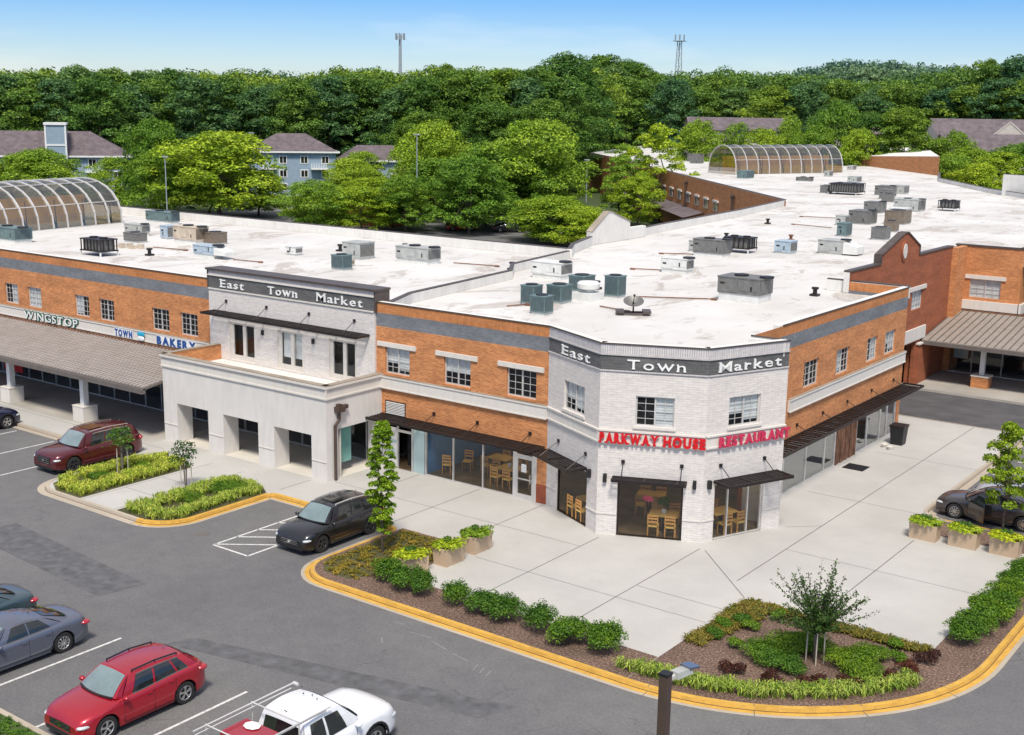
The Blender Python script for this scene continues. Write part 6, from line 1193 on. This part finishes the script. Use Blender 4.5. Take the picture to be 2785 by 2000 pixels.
# ---- shrubs near the camera
def shrub_proto(key, w, h, n, size, mat, nb=9, up=.4): 
    r_ = np.random.default_rng(hash(key) % 1000 if False else len(key) * 7 + n); bb = [(r_.uniform(-.28, .28) * w, r_.uniform(-.28, .28) * w, h * r_.uniform(.3, .62), w * r_.uniform(.2, .3), h * r_.uniform(.22, .34)) for _ in range(nb)]
    C, Nn, S = blob_leaves(bb, n, size, .6, up); TREES[key] = (leaf_mesh('foliage', C, Nn, S, mat), None, h, w, 'shrub')
def put_shrub(key, x, y, w, h, label, group, z=.14, name='shrub', cat='shrub'):
    me, _, h0, w0, _n = TREES[key]; o = bpy.data.objects.new(name, me); COL.objects.link(o); o.location = (x, y, z); o.rotation_euler = (0, 0, RNG.uniform(0, 6.28)); o.scale = (w / w0, w / w0, h / h0); tag(o, label, cat, group); return o
shrub_proto('sa', 1.1, 1.0, 4200, .032, 'leaf_shrub', 16); shrub_proto('sb', 1.2, 1.0, 4600, .032, 'leaf_shrub', 20); shrub_proto('sc', 1.0, .95, 3900, .031, 'leaf_shrub', 14); shrub_proto('small', .6, .4, 1100, .026, 'leaf_shrub', 8); shrub_proto('low', 1.6, .7, 5600, .030, 'leaf_shrub', 20); shrub_proto('purple', .7, .45, 1400, .028, 'leaf_purple', 9)
ordn = ['first', 'second', 'third', 'fourth', 'fifth', 'sixth', 'seventh', 'eighth', 'ninth', 'tenth', 'eleventh', 'twelfth']
for k, (x, y, w) in enumerate(((.75, -10.95, 1.1), (1.75, -11.15, 1.15), (2.55, -11.2, 1.0), (3.95, -11.1, 1.05), (5.15, -11.1, 1.15), (6.15, -11.0, 1.15), (7.5, -11.15, 1.1), (8.75, -11.2, 1.25), (10.15, -11.1, 1.2))): put_shrub(('sa', 'sb', 'sc')[(k * 2) % 3], x, y, w * RNG.uniform(1.02, 1.28), RNG.uniform(.95, 1.2), f'rounded green shrub, {ordn[k]} in the kerb row counted from the columnar tree', 'shrubs in the row along the yellow kerb')
for k, (x, y, w) in enumerate(((19.05, -3.2, 1.2), (19.0, -2.0, 1.2), (19.1, -.9, 1.2), (19.1, .3, 1.25), (19.1, 1.5, 1.2), (19.15, 2.7, 1.2), (19.1, 3.9, 1.2), (19.1, 5.2, 1.2))): put_shrub(('sb', 'sc', 'sa')[(k * 2) % 3], x, y, w * RNG.uniform(1.1, 1.4), RNG.uniform(.9, 1.2), f'rounded green shrub, {ordn[k]} up the right hand row from the corner bed', 'shrubs in the right hand row')
for k, (x, y) in enumerate(((12.35, -7.9), (13.0, -6.6), (12.5, -6.3), (13.35, -5.2), (12.2, -7.0), (14.4, -5.3), (17.35, -5.0), (17.75, -5.9), (13.25, -8.2))): put_shrub('small', x, y, .72, .42, f'little green mound, {ordn[k]} from the left in the corner bed', 'little mounds in the corner bed')
for k, (x, y, w) in enumerate(((14.55, -7.2, 1.4), (14.3, -8.3, 1.3), (15.1, -8.6, 1.2), (15.3, -6.9, 1.2), (16.6, -7.2, 1.3), (17.2, -7.7, 1.2), (16.9, -6.4, 1.1))): put_shrub('low', x, y, w * 1.2, .62, f'low spreading green shrub, {ordn[k]} around the corner bed tree', 'spreading shrubs round the corner bed tree')
for k, (x, y) in enumerate(((14.0, -9.9), (15.2, -9.85), (16.3, -9.2), (17.25, -8.6), (18.0, -7.6), (18.3, -6.5), (18.5, -5.3))): put_shrub('purple', x, y, .85, .45, f'purple leaved shrub, {ordn[k]} of the arc above the grass border', 'purple shrubs in the corner bed')
def tufts(name, label, pts, mat, h=.3, blades=26, spread=.14, wd=.012, cat='ornamental grass'):
    C, n = [], len(pts); V = []; 
    for (x, y) in pts:
        k = blades; a = RNG.uniform(0, 6.28, k); l = h * RNG.uniform(.7, 1.25, k); lean = RNG.uniform(.25, 1.0, k); bx, by = x + RNG.normal(0, spread * .3, k), y + RNG.normal(0, spread * .3, k)
        for i in range(k):
            ca, sa = math.cos(a[i]), math.sin(a[i]); r1 = lean[i] * spread; mx_, my_ = bx[i] + ca * r1, by[i] + sa * r1; ex, ey = bx[i] + ca * r1 * 2.1, by[i] + sa * r1 * 2.1; z0, z1, z2 = .14, .14 + l[i] * .85, .14 + l[i] * (1.0 - .45 * lean[i]); px, py = -sa * wd, ca * wd
            V.append(((bx[i] - px, by[i] - py, z0), (bx[i] + px, by[i] + py, z0), (mx_ + px, my_ + py, z1), (mx_ - px, my_ - py, z1))); V.append(((mx_ - px, my_ - py, z1), (mx_ + px, my_ + py, z1), (ex + px * .4, ey + py * .4, z2), (ex - px * .4, ey - py * .4, z2)))
    m = MB()
    for q_ in V: m.quad(*q_)
    o = m.obj(name, M[mat]); tag(o, label, cat, kind='stuff')
pts = []
for t in np.linspace(-math.pi / 2 - .0, -.42, 46):
    for rr in (7.72, 7.42): pts.append((11.7 + rr * math.cos(t) + RNG.normal(0, .06), -4 + rr * math.sin(t) + RNG.normal(0, .06)))
pts += [(11.7 - k * .3 + RNG.normal(0, .05), -11.75 + RNG.normal(0, .06)) for k in range(3)]
tufts('ornamental_grass', 'bright variegated grass border along the curved yellow kerb', pts, 'leaf_grass', .36, 30, .17, .014)
def in_poly(x, y, P):
    c = False
    for i in range(len(P)):
        x1, y1 = P[i]; x2, y2 = P[i - 1]
        if (y1 > y) != (y2 > y) and x < (x2 - x1) * (y - y1) / (y2 - y1) + x1: c = not c
    return c
def scatter(P, n):
    xs = [p[0] for p in P]; ys = [p[1] for p in P]; out = []
    while len(out) < n:
        x, y = RNG.uniform(min(xs), max(xs)), RNG.uniform(min(ys), max(ys))
        if in_poly(x, y, P): out.append((x, y))
    return out
b1 = [(-19.3, -7.1), (-19.3, -10.6), (-18.9, -11.6), (-18.1, -12.0), (-16.5, -12.0), (-16.5, -6.3), (-17.2, -5.9), (-18.6, -6.0)]; b2 = [(-13.5, -12.0), (-11.6, -12.0), (-10.9, -11.5), (-10.8, -10.8), (-10.8, -6.8), (-11.5, -6.3), (-13.2, -6.3), (-13.5, -7.0)]
def ring_pts(P, n, inn): cx, cy = np.mean([p[0] for p in P]), np.mean([p[1] for p in P]); return [p for p in scatter(P, n) if not (abs(p[0] - cx) < .45 and abs(p[1] - cy) < 2.2)]
tufts('ornamental_grass', 'yellow green grass clumps in the bed left of the narrow path', ring_pts(b1, 420, .5), 'leaf_grass', .34, 22, .17, .016); tufts('ornamental_grass', 'yellow green grass clumps in the bed right of the narrow path', ring_pts(b2, 360, .5), 'leaf_grass', .34, 22, .17, .016)
bz = [(11.75, -8.8), (11.75, -4.4), (16.5, -4.4), (16.5, -5.0), (13.0, -5.0), (12.3, -8.8)]
tufts('ground_cover', 'bronze and yellow ground cover along the paving edge of the corner bed', scatter(bz, 330), 'leaf_bronze', .16, 16, .14, .022, 'ground cover'); tufts('ground_cover', 'bronze ground cover right of the corner bed tree', scatter([(16.4, -4.4), (18.2, -4.4), (18.2, -4.9), (16.4, -4.9)], 60), 'leaf_bronze', .16, 16, .14, .022, 'ground cover')
tufts('ground_cover', 'sparse low ground cover under the columnar tree', scatter([(-2.5, -6.5), (-2.5, -11), (-1.5, -11.8), (-.3, -11.6), (.7, -8), (.7, -6.5)], 300), 'leaf_bronze', .08, 10, .12, .016, 'ground cover'); tufts('ground_cover', 'mown grass texture on the lawn corner', scatter([(-2.9, -25.2), (4, -25.2), (4, -26.6), (-2.9, -26.6)], 500), 'leaf_shrub', .07, 14, .08, .01, 'grass')
put_shrub('low', -11.9, -7.6, 1.7, .55, 'dark green low shrub at the back of the right grass bed', 'shrubs in the grass beds'); put_shrub('low', -12.3, -9.3, 1.1, .45, 'dark green low shrub beside the staked tree in the right grass bed', 'shrubs in the grass beds'); put_shrub('low', -17.6, -8.0, 1.2, .45, 'dark green low shrub behind the staked tree in the left grass bed', 'shrubs in the grass beds'); put_shrub('low', -18.0, -10.0, 1.1, .45, 'dark green low shrub in front of the staked tree in the left grass bed', 'shrubs in the grass beds')
# columnar tree
bb = crown_blobs(5.45, .98, .75, 85, .11, .25, 'col', 77); C, Nn, S = blob_leaves(bb, 13000, .045, .7)
TREES['column'] = (leaf_mesh('crown', C, Nn, S, 'leaf_mid'), trunk_mesh(4.2, .05, 10, bb, 3), 5.45, .95, 'columnar_tree')
TREES['column'][0].materials[0] = leaf_mat('leaf_column', (.10, .22, .015), (.20, .34, .03), vscale=2)
put_tree('column', -1.42, -8.97, 5.35, 1.05, 'narrow columnar young tree beside the black crossover', rot=0, z=.13)
def staked(x, y, h, w, zb, mat, label, n, seed, stakes=3, size=.05, spiky=False):
    o = empty('young_tree', (x, y, .13)); tag(o, label, 'tree'); r_ = np.random.default_rng(seed)
    if spiky:
        C, Nn, S = [], [], []; m = MB()
        for k in range(95):
            a = r_.uniform(0, 6.28); e = r_.uniform(.22, 1.35); L = r_.uniform(.4, 1.0); d = Vector((math.cos(a) * math.cos(e), math.sin(a) * math.cos(e), math.sin(e))); s0 = Vector((0, 0, zb + r_.uniform(0, .35))); tip = s0 + Vector((d.x * w * .52 * L, d.y * w * .52 * L, d.z * (h - zb) * .95 * L)); m.tube(s0, tip, .014, 4, .004, cap=False)
            q_ = 70; t = r_.uniform(.05, 1, q_)[:, None] ** .9; P_ = np.array(s0) * (1 - t) + np.array(tip) * t + r_.normal(0, .045, (q_, 3)); C.append(P_); Nn.append(r_.normal(size=(q_, 3)) + [0, 0, .4]); S.append(np.full(q_, .045) * r_.uniform(.7, 1.2, q_))
        C, Nn, S = np.concatenate(C), np.concatenate(Nn), np.concatenate(S)
    else:
        bb_ = crown_blobs(h, w, zb, 14, .18, .32, 'round', seed); C, Nn, S = blob_leaves(bb_, n, size, .7); m = MB()
        for b in bb_[:8]: m.tube((0, 0, zb * .9), b[:3], .015, 4, .005, cap=False)
    c = bpy.data.objects.new('crown', leaf_mesh('crown', C, Nn, S, mat)); COL.objects.link(c); c.parent = o
    for k in range(3): a = k * 2.1; m.tube((.03 * math.cos(a), .03 * math.sin(a), 0), (.10 * math.cos(a), .10 * math.sin(a), zb + .3), .022, 5, .014, cap=False)
    m.obj('trunk', M['bark'], o)
    for k in range(stakes):
        a = k * 2 * math.pi / stakes + .5; m = MB(); m.tube((.28 * math.cos(a), .28 * math.sin(a), 0), (.26 * math.cos(a), .26 * math.sin(a), zb + .15), .024, 5); m.obj('stake', M['stake'], o)
    return o
staked(-17.9, -8.83, 2.35, 1.25, 1.15, 'leaf_shrub', 'staked young tree in front of the maroon car', 900, 5); staked(-13.84, -8.43, 2.3, 1.25, 1.0, 'leaf_myrtle', 'staked young dark tree on the narrow path side of the right grass bed', 800, 6); staked(15.68, -7.6, 3.35, 4.1, .95, 'leaf_myrtle', 'spiky young tree with four stakes in the corner bed', 0, 7, 4, spiky=True)
bb = crown_blobs(4.8, 2.2, .9, 34, .2, .42, 'round', 91) + [(-.9, -1.0, 2.9, .25, .16), (-1.25, -1.3, 3.0, .2, .12)]; C, Nn, S = blob_leaves(bb, 7500, .06, .6); TREES['rt'] = (leaf_mesh('crown', C, Nn, S, 'leaf_mid'), trunk_mesh(3.6, .06, 12, bb, 4), 4.8, 2.2, 'young_tree'); TREES['rt'][0].materials[0] = M['leaf_light'] if False else leaf_mat('leaf_fresh', (.11, .22, .02), (.21, .33, .035), vscale=1.5)
put_tree('rt', 16.9, 9.0, 4.85, 2.2, 'leafy young tree at the right edge in front of the taupe sedan', z=.13)
m = MB(); C = []; 
# planters
shrub_proto('lime', 1.3, .5, 1500, .055, 'leaf_lime', 16, .7); shrub_proto('darkc', .5, .45, 350, .045, 'leaf_dark', 5)
for k, (x, y, a, lb) in enumerate(((14.55, 6.25, 0, 'tan planter box nearest the left end of the right hand trio'), (16.1, 6.35, 0, 'middle tan planter box of the right hand trio'), (17.68, 6.45, 0, 'tan planter box at the right end of the right hand trio'), (1.15, -6.35, 90, 'tan planter box furthest back beside the mulch bed'), (1.15, -8.05, 90, 'middle tan planter box beside the mulch bed'), (.75, -9.75, 60, 'tan planter box with bright lime leaves nearest the shrub row'))):
    o = empty('planter_box', (x, y, .13), R(a)); tag(o, lb, 'planter', 'tan concrete planter boxes on the plaza'); m = MB(); w_, d_2, h_ = .56, .34, .68
    m.hexa([(-w_ + .02, -d_2 + .02, 0), (w_ - .02, -d_2 + .02, 0), (w_ - .02, d_2 - .02, 0), (-w_ + .02, d_2 - .02, 0)], [(-w_, -d_2, h_), (w_, -d_2, h_), (w_, d_2, h_), (-w_, d_2, h_)]); m.obj('box', M['terracotta'], o); m = MB(); m.box(-w_ + .05, w_ - .05, -d_2 + .05, d_2 - .05, h_ + .001, h_ + .01); m.obj('soil', M['soil'], o)
    c = bpy.data.objects.new('trailing_leaves', TREES['lime'][0]); COL.objects.link(c); c.parent = o; c.location = (0, 0, h_ - .16); c.scale = (1.2, .95, .95); c = bpy.data.objects.new('centre_plant', TREES['darkc'][0]); COL.objects.link(c); c.parent = o; c.location = (0, .03, h_ - .02)
# ---------------------------------------------------------------- street furniture and distant things
tb = empty('rubbish_bin', (8.55, 20.1, .13)); tag(tb, 'black square rubbish bin beside the shop windows of the right wing', 'rubbish bin'); m = MB(); m.hexa([(-.3, -.3, 0), (.3, -.3, 0), (.3, .3, 0), (-.3, .3, 0)], [(-.37, -.37, .95), (.37, -.37, .95), (.37, .37, .95), (-.37, .37, .95)]); m.obj('bin_body', M['black'], tb); m = MB(); m.box(-.4, .4, -.4, .4, .95, 1.05); m.obj('lid', M['metal_dark'], tb)
for x, y, lb in ((8.25, 19.0, 'small pale clutter pot left of the rubbish bin'), (8.65, 18.7, 'small pale bowl in front of the rubbish bin')): m = MB(); m.lathe([(.02, 0), (.14, 0), (.2, .18), (.17, .18), (.12, .05), (.02, .05)], 12, cap=False); o = m.obj('pot', M['trim']); o.location = (x, y, .13); tag(o, lb, 'pot')
lp = empty('light_pole', (19.02, -23.45, 0)); tag(lp, 'brown square light pole rising in front of the curved kerb', 'light pole'); m = MB(); m.box(-.09, .09, -.09, .09, 0, 6.75); m.obj('pole', M['metal_pole'], lp); m = MB(); m.box(-.1, .1, -.1, .1, 6.752, 6.8); m.obj('pole_cap', M['black'], lp)
m = MB(); m.bar((.02, .09, 6.62), (.06, .24, 6.66), .07, .07); m.obj('arm', M['alu'], lp); m = MB(); u_ = Vector((.18, .95, 0)).normalized(); v_ = Vector((-u_.y, u_.x, 0)); P_ = lambda a, b, z: Vector((.05, .22, z + .02)) + u_ * a * .62 + v_ * b * .7; m.hexa([P_(0, -.16, 6.6), P_(.7, -.18, 6.6), P_(.7, .18, 6.6), P_(0, .16, 6.6)], [P_(.03, -.13, 6.72), P_(.66, -.14, 6.7), P_(.66, .14, 6.7), P_(.03, .13, 6.72)]); lh = m.obj('lamp_head', M['hvac_grey'], lp)
m = MB(); m.hexa([P_(.55, -.18, 6.7), P_(1.0, -.2, 6.66), P_(1.0, .2, 6.66), P_(.55, .18, 6.7)], [P_(.55, -.18, 6.74), P_(1.0, -.2, 6.7), P_(1.0, .2, 6.7), P_(.55, .18, 6.74)]); m.obj('sensor_panel', M['p_grey'], lh)
for x, y, h, lb in ((-175.2, 113.9, 10.5, 'pale lamp post before the left blue house'), (-92.5, 98, 13.2, 'lamp post with small head before the tall bright tree'), (-99.3, 154.8, 8, 'lamp post left of the far brick wing'), (-118, 72, 9.6, 'slim lamp post in front of the broadest bright tree'), (-140, 108, 12.3, 'white topped lamp post left of the right blue house')):
    o = empty('lamp_post', (x, y, 0)); tag(o, lb, 'lamp post', 'lamp posts in the rear car park'); m = MB(); m.tube((0, 0, 0), (0, 0, h), .09, 8, .07); m.obj('post', M['tower'], o); m = MB(); m.box(-.55, .55, -.15, .15, h, h + .2); m.obj('lamp_head', M['hvac_grey'], o)
# radio masts on the horizon
o = empty('radio_mast', (-370, 405.7, 0)); tag(o, 'single pole radio mast above the wood left of centre', 'mast'); m = MB(); m.tube((0, 0, 0), (0, 0, 51), 1.0, 8, .65); m.obj('pole', M['tower'], o); m = MB()
for k in range(6): a = k * math.pi / 3; m.box(2.1 * math.cos(a) - .25, 2.1 * math.cos(a) + .25, 2.1 * math.sin(a) - .25, 2.1 * math.sin(a) + .25, 48.8, 51.8); m.bar((0, 0, 50.2), (2.1 * math.cos(a), 2.1 * math.sin(a), 50.2), .2, .2)
m.obj('antenna', M['tower'], o)
o = empty('radio_mast', (-262.8, 481.9, 0)); tag(o, 'three legged lattice radio mast above the wood right of centre', 'mast'); m = MB()
L_ = lambda k, z: Vector((lerp(3.2, 1.1, z / 50) * math.cos(k * 2.094), lerp(3.2, 1.1, z / 50) * math.sin(k * 2.094), z))
for k in range(3): m.tube(L_(k, 0), L_(k, 50), .28, 5, .2)
for z in range(0, 50, 5):
    for k in range(3): m.tube(L_(k, z), L_((k + 1) % 3, z + 5), .09, 4); m.tube(L_(k, z), L_((k + 1) % 3, z), .09, 4)
m.obj('lattice', M['tower'], o); m = MB(); m.box(-2.4, 2.4, -2.4, 2.4, 50, 50.3)
for k in range(6): a = k * math.pi / 3; m.box(2.3 * math.cos(a) - .25, 2.3 * math.cos(a) + .25, 2.3 * math.sin(a) - .25, 2.3 * math.sin(a) + .25, 50.3, 53)
m.obj('antenna', M['tower'], o)
# houses
def hip_house(name, label, cx, cy, L, W, ze, zr, ang, wall='house_blue', roof='house_roof', wins=6, floors=3, ridge=.55, tower=None, gable=None):
    o = empty(name, (cx, cy, 0), ang); tag(o, label, 'house'); l, w = L / 2, W / 2; m = MB(); m.box(-l, l, -w, w, 0, ze); m.obj('wall', M[wall], o)
    e = .7; m = MB(); A = [(-l - e, -w - e, ze), (l + e, -w - e, ze), (l + e, w + e, ze), (-l - e, w + e, ze)]; r0, r1 = (-l * ridge, 0, zr), (l * ridge, 0, zr)
    m.quad(A[0], A[1], r1, r0); m.quad(A[2], A[3], r0, r1); m.poly([A[1], A[2], r1]); m.poly([A[3], A[0], r0]); m.quad(*A[::-1]); m.obj('roof', M[roof], o); m = MB()
    for a, b in zip(A, A[1:] + A[:1]): m.bar(a, b, .15, .3)
    m.obj('fascia', M['white_paint'], o)
    fr = Frame(0, 0, 0); 
    for f_ in range(floors):
        for k in range(wins):
            u = -l + L * (k + .5) / wins; z = 1.2 + f_ * (ze - .8) / floors
            for sgn in (-1, 1):
                m = MB(); y = sgn * w; m.box(u - .75, u + .75, min(y, y + sgn * .08), max(y, y + sgn * .08), z, z + 1.5); wd_ = m.obj('window', M['white_paint'], o); m = MB(); m.box(u - .6, u - .05, min(y, y + sgn * .1), max(y, y + sgn * .1), z + .15, z + 1.35); m.box(u + .05, u + .6, min(y, y + sgn * .1), max(y, y + sgn * .1), z + .15, z + 1.35); m.obj('pane', M['car_glass'], wd_)
    if tower:
        for u, tw, zt in tower:
            m = MB(); m.box(u - tw, u + tw, -w - 1.5, -w + 4, 0, zt); t_ = m.obj('stair_tower', M[wall], o); m = MB(); m.box(u - tw - .25, u + tw + .25, -w - 1.75, -w + 4.2, zt, zt + .4)
            for sx in (-1, 1): m.box(u + sx * tw - .15, u + sx * tw + .15, -w - 1.62, -w - 1.3, 0, zt)
            m.box(u - tw, u + tw, -w - 1.6, -w - 1.49, zt * .72, zt * .72 + .3); m.obj('tower_trim', M['white_paint'], t_)
    for k in (-1, 1): m = MB(); m.box(k * l * .6 - 1.6, k * l * .6 + 1.6, -w - 1.4, -w, ze * .62, ze * .62 + .25); b_2 = m.obj('balcony', M['white_paint'], o); m = MB(); [m.box(k * l * .6 - 1.6 + q * .32, k * l * .6 - 1.52 + q * .32, -w - 1.4, -w - 1.32, ze * .62 + .25, ze * .62 + 1.2) for q in range(10)]; m.obj('railing', M['white_paint'], b_2)
    return o
hip_house('apartment_house', 'blue apartment house with stair tower and purple brown roof at the left', -177.5, 91, 30, 12, 7.6, 12.0, R(53), tower=[(2.6, 1.7, 13.2)], wins=7)
hip_house('apartment_house', 'second blue apartment house half hidden by trees right of the wide tree', -150.5, 127.5, 16, 12, 8.6, 12.0, R(50), wins=4, ridge=.35)
hip_house('apartment_house', 'lower purple roofed wing right of the second blue house', -139.0, 139, 13, 10, 7.0, 9.9, R(50), wins=3)
def terrace(label, cx, cy, L, W, ze, zr, ang, gable=False):
    o = empty('terrace_house', (cx, cy, 0), ang); tag(o, label, 'house'); l, w = L / 2, W / 2; m = MB(); m.box(-l, l, -w, w, 0, ze); m.obj('wall', M['house_cream'], o); m = MB(); e = .5
    m.quad((-l - e, -w - e, ze), (l + e, -w - e, ze), (l + e, 0, zr), (-l - e, 0, zr)); m.quad((l + e, w + e, ze), (-l - e, w + e, ze), (-l - e, 0, zr), (l + e, 0, zr)); m.obj('roof', M['terrace_roof'], o); m = MB(); m.poly([(l, -w, ze), (l, w, ze), (l, 0, zr - .1)]); m.poly([(-l, w, ze), (-l, -w, ze), (-l, 0, zr - .1)])
    if gable: m.poly([(-4, -w - .6, ze - .4), (4, -w - .6, ze - .4), (0, -w - .6, zr - .8)]); m.bar((-4.4, -w - .6, ze - .6), (0, -w - .6, zr - .6), .2, .3); m.bar((4.4, -w - .6, ze - .6), (0, -w - .6, zr - .6), .2, .3)
    m.obj('gable_end', M['house_cream'], o); return o
terrace('long grey roofed terrace left of the distant skylight', -93, 203, 20, 11, 13.6, 16.3, R(36)); terrace('grey roofed terrace with pale gable at the right', -49, 245, 30, 12, 13.2, 16.8, R(32), True); terrace('grey roofed terrace cut by the right edge', -22, 262, 30, 14, 13.4, 17.4, R(28)); terrace('lower grey roof in front of the right terraces', -38, 225, 34, 11, 10.0, 13.8, R(30)); terrace('small grey roof between trees right of the first terrace', -76, 226, 12, 9, 12.6, 15.0, R(34))
m = MB(); a, b = ray_xy(330, 215), ray_xy(480, 205); o = None
# boundary wall behind the left wing
m = MB(); m.box(0, 16, -.2, .2, 0, 3.2); o = m.obj('boundary_wall', M['brick_dark']); o.location = (-104, 84, 0); o.rotation_euler = (0, 0, R(40)); tag(o, 'dark red brick boundary wall glimpsed behind the left roof', 'wall')
# ---------------------------------------------------------------- restaurant furniture
def chair():
    o = empty('dining_chair'); m = MB(); m.box(-.22, .22, -.22, .22, .43, .48); m.obj('seat', M['wood_pale'], o)
    for sx in (-1, 1):
        for sy in (-1, 1): m = MB(); m.box(sx * .2 - .02, sx * .2 + .02, sy * .2 - .02, sy * .2 + .02, 0, .429 if sy < 0 else .95); m.obj('leg', M['wood'], o)
    m = MB(); [m.box(-.18, .18, .185, .215, z, z + .08) for z in (.6, .74, .86)]; m.obj('backrest', M['wood'], o); return o
def table(rect=(.45, .45)):
    o = empty('dining_table'); m = MB(); m.box(-rect[0], rect[0], -rect[1], rect[1], .72, .76); m.obj('table_top', M['wood_pale'], o); m = MB(); m.box(-.05, .05, -.05, .05, .04, .72); m.box(-.3, .3, -.04, .04, 0, .04); m.box(-.04, .04, -.3, .3, 0, .04); m.obj('pedestal', M['black'], o); return o
_t1, _t2, _t3 = F1.P(2.2, 0, -1.0), F2.P(2.65, 0, -1.05), F3.P(1.9, 0, -1.05)
tabs = [(-3.0, 1.5, 0, "behind the third brick wing pane"), (-4.4, 2.6, 0, "behind the second brick wing pane"), (_t1.x, _t1.y, -25, "in the bay's left face"), (_t2.x, _t2.y, 23, "in the bay's centre face"), (_t3.x, _t3.y, 67, "in the bay's right face"), (4.0, 2.2, 23, "deeper inside the bay")]
chs = []
for k, (x, y, a, lb) in enumerate(tabs):
    o = table((.6, .42)); o.location = (x, y, .137); o.rotation_euler = (0, 0, R(a)); tag(o, 'pale wooden dining table ' + lb, 'table', 'tables inside the restaurant')
    for q, (dx, dy, ra_, w_) in enumerate(((-.35, -.68, 180, 'near left'), (.35, -.68, 180, 'near right'), (-.35, .68, 0, 'far left'), (.35, .68, 0, 'far right'))):
        c, s_ = math.cos(R(a)), math.sin(R(a)); chs.append((x + dx * c - dy * s_, y + dx * s_ + dy * c, a + ra_, f'wooden chair at {w_} of the table {lb}'))
chs += [(-6.3, .9, 200, 'lone wooden chair before the blue wall'), (-5.9, 1.9, 20, 'wooden chair at the back by the blue wall')]
c0 = chair()
for k, (x, y, a, lb) in enumerate(chs):
    o = c0 if k == 0 else copy_tree(c0); o.location = (x, y, .137); o.rotation_euler = (0, 0, R(a)); tag(o, lb, 'chair', 'wooden chairs inside the restaurant')
for x, y, lb in ((-3.1, 1.5, 'white napkin stand on the table behind the third pane'), (_t2.x, _t2.y, 'white napkin stand on the table in the centre bay')): m = MB(); m.box(-.08, .08, -.05, .05, 0, .18); o = m.obj('napkin_stand', M['sign_white']); o.location = (x, y, .9); tag(o, lb, 'napkin stand')
put_shrub('small', 5.3, 1.0, .8, .7, 'dark potted foliage inside the centre bay window', None, z=.75, name='potted_plant', cat='plant')

# ---------------------------------------------------------------- pieces far apart become parts of their own
def split_far(o):
    me = o.data; nv = len(me.vertices)
    if me.users > 1 or nv > 40000 or nv < 8: return
    co = np.empty(nv * 3); me.vertices.foreach_get('co', co); co = co.reshape(-1, 3); par = list(range(nv))
    def find(a):
        while par[a] != a: par[a] = par[par[a]]; a = par[a]
        return a
    for p in me.polygons:
        v = p.vertices; r = find(v[0])
        for w in v[1:]: par[find(w)] = r
    root = np.array([find(i) for i in range(nv)]); ids, isl = np.unique(root, return_inverse=True); k = len(ids)
    if k < 2 or k > 700: return
    lo = np.full((k, 3), np.inf); hi = np.full((k, 3), -np.inf); np.minimum.at(lo, isl, co); np.maximum.at(hi, isl, co); size = (hi - lo).max(axis=1)
    gap = np.maximum(0, np.maximum(lo[:, None] - hi[None], lo[None] - hi[:, None])); nearm = np.sqrt((gap ** 2).sum(2)) <= np.maximum(.02, .5 * np.maximum(size[:, None], size[None]))
    pc = -np.ones(k, int); c = 0
    for i in range(k):
        if pc[i] >= 0: continue
        st = [i]; pc[i] = c
        while st:
            a = st.pop()
            for b in np.nonzero(nearm[a] & (pc < 0))[0]: pc[b] = c; st.append(b)
        c += 1
    if c < 2 or c > 60: return
    vp = pc[isl]; smooth = any(p.use_smooth for p in me.polygons)
    V = [tuple(x) for x in co]
    for q in range(c):
        m = MB(); mp_ = {}
        for p in me.polygons:
            if vp[p.vertices[0]] != q: continue
            f = []
            for v in p.vertices:
                if v not in mp_: mp_[v] = len(m.v); m.v.append(V[v])
                f.append(mp_[v])
            m.f.append(tuple(f))
        nm = m.mesh(o.name.split('.')[0], me.materials[0], 40 if smooth else None)
        if q == 0: o.data = nm
        else:
            n_o = o.copy(); n_o.data = nm; COL.objects.link(n_o)
for o in list(COL.objects):
    if o.type == 'MESH' and o.parent and 'kind' not in o: split_far(o)
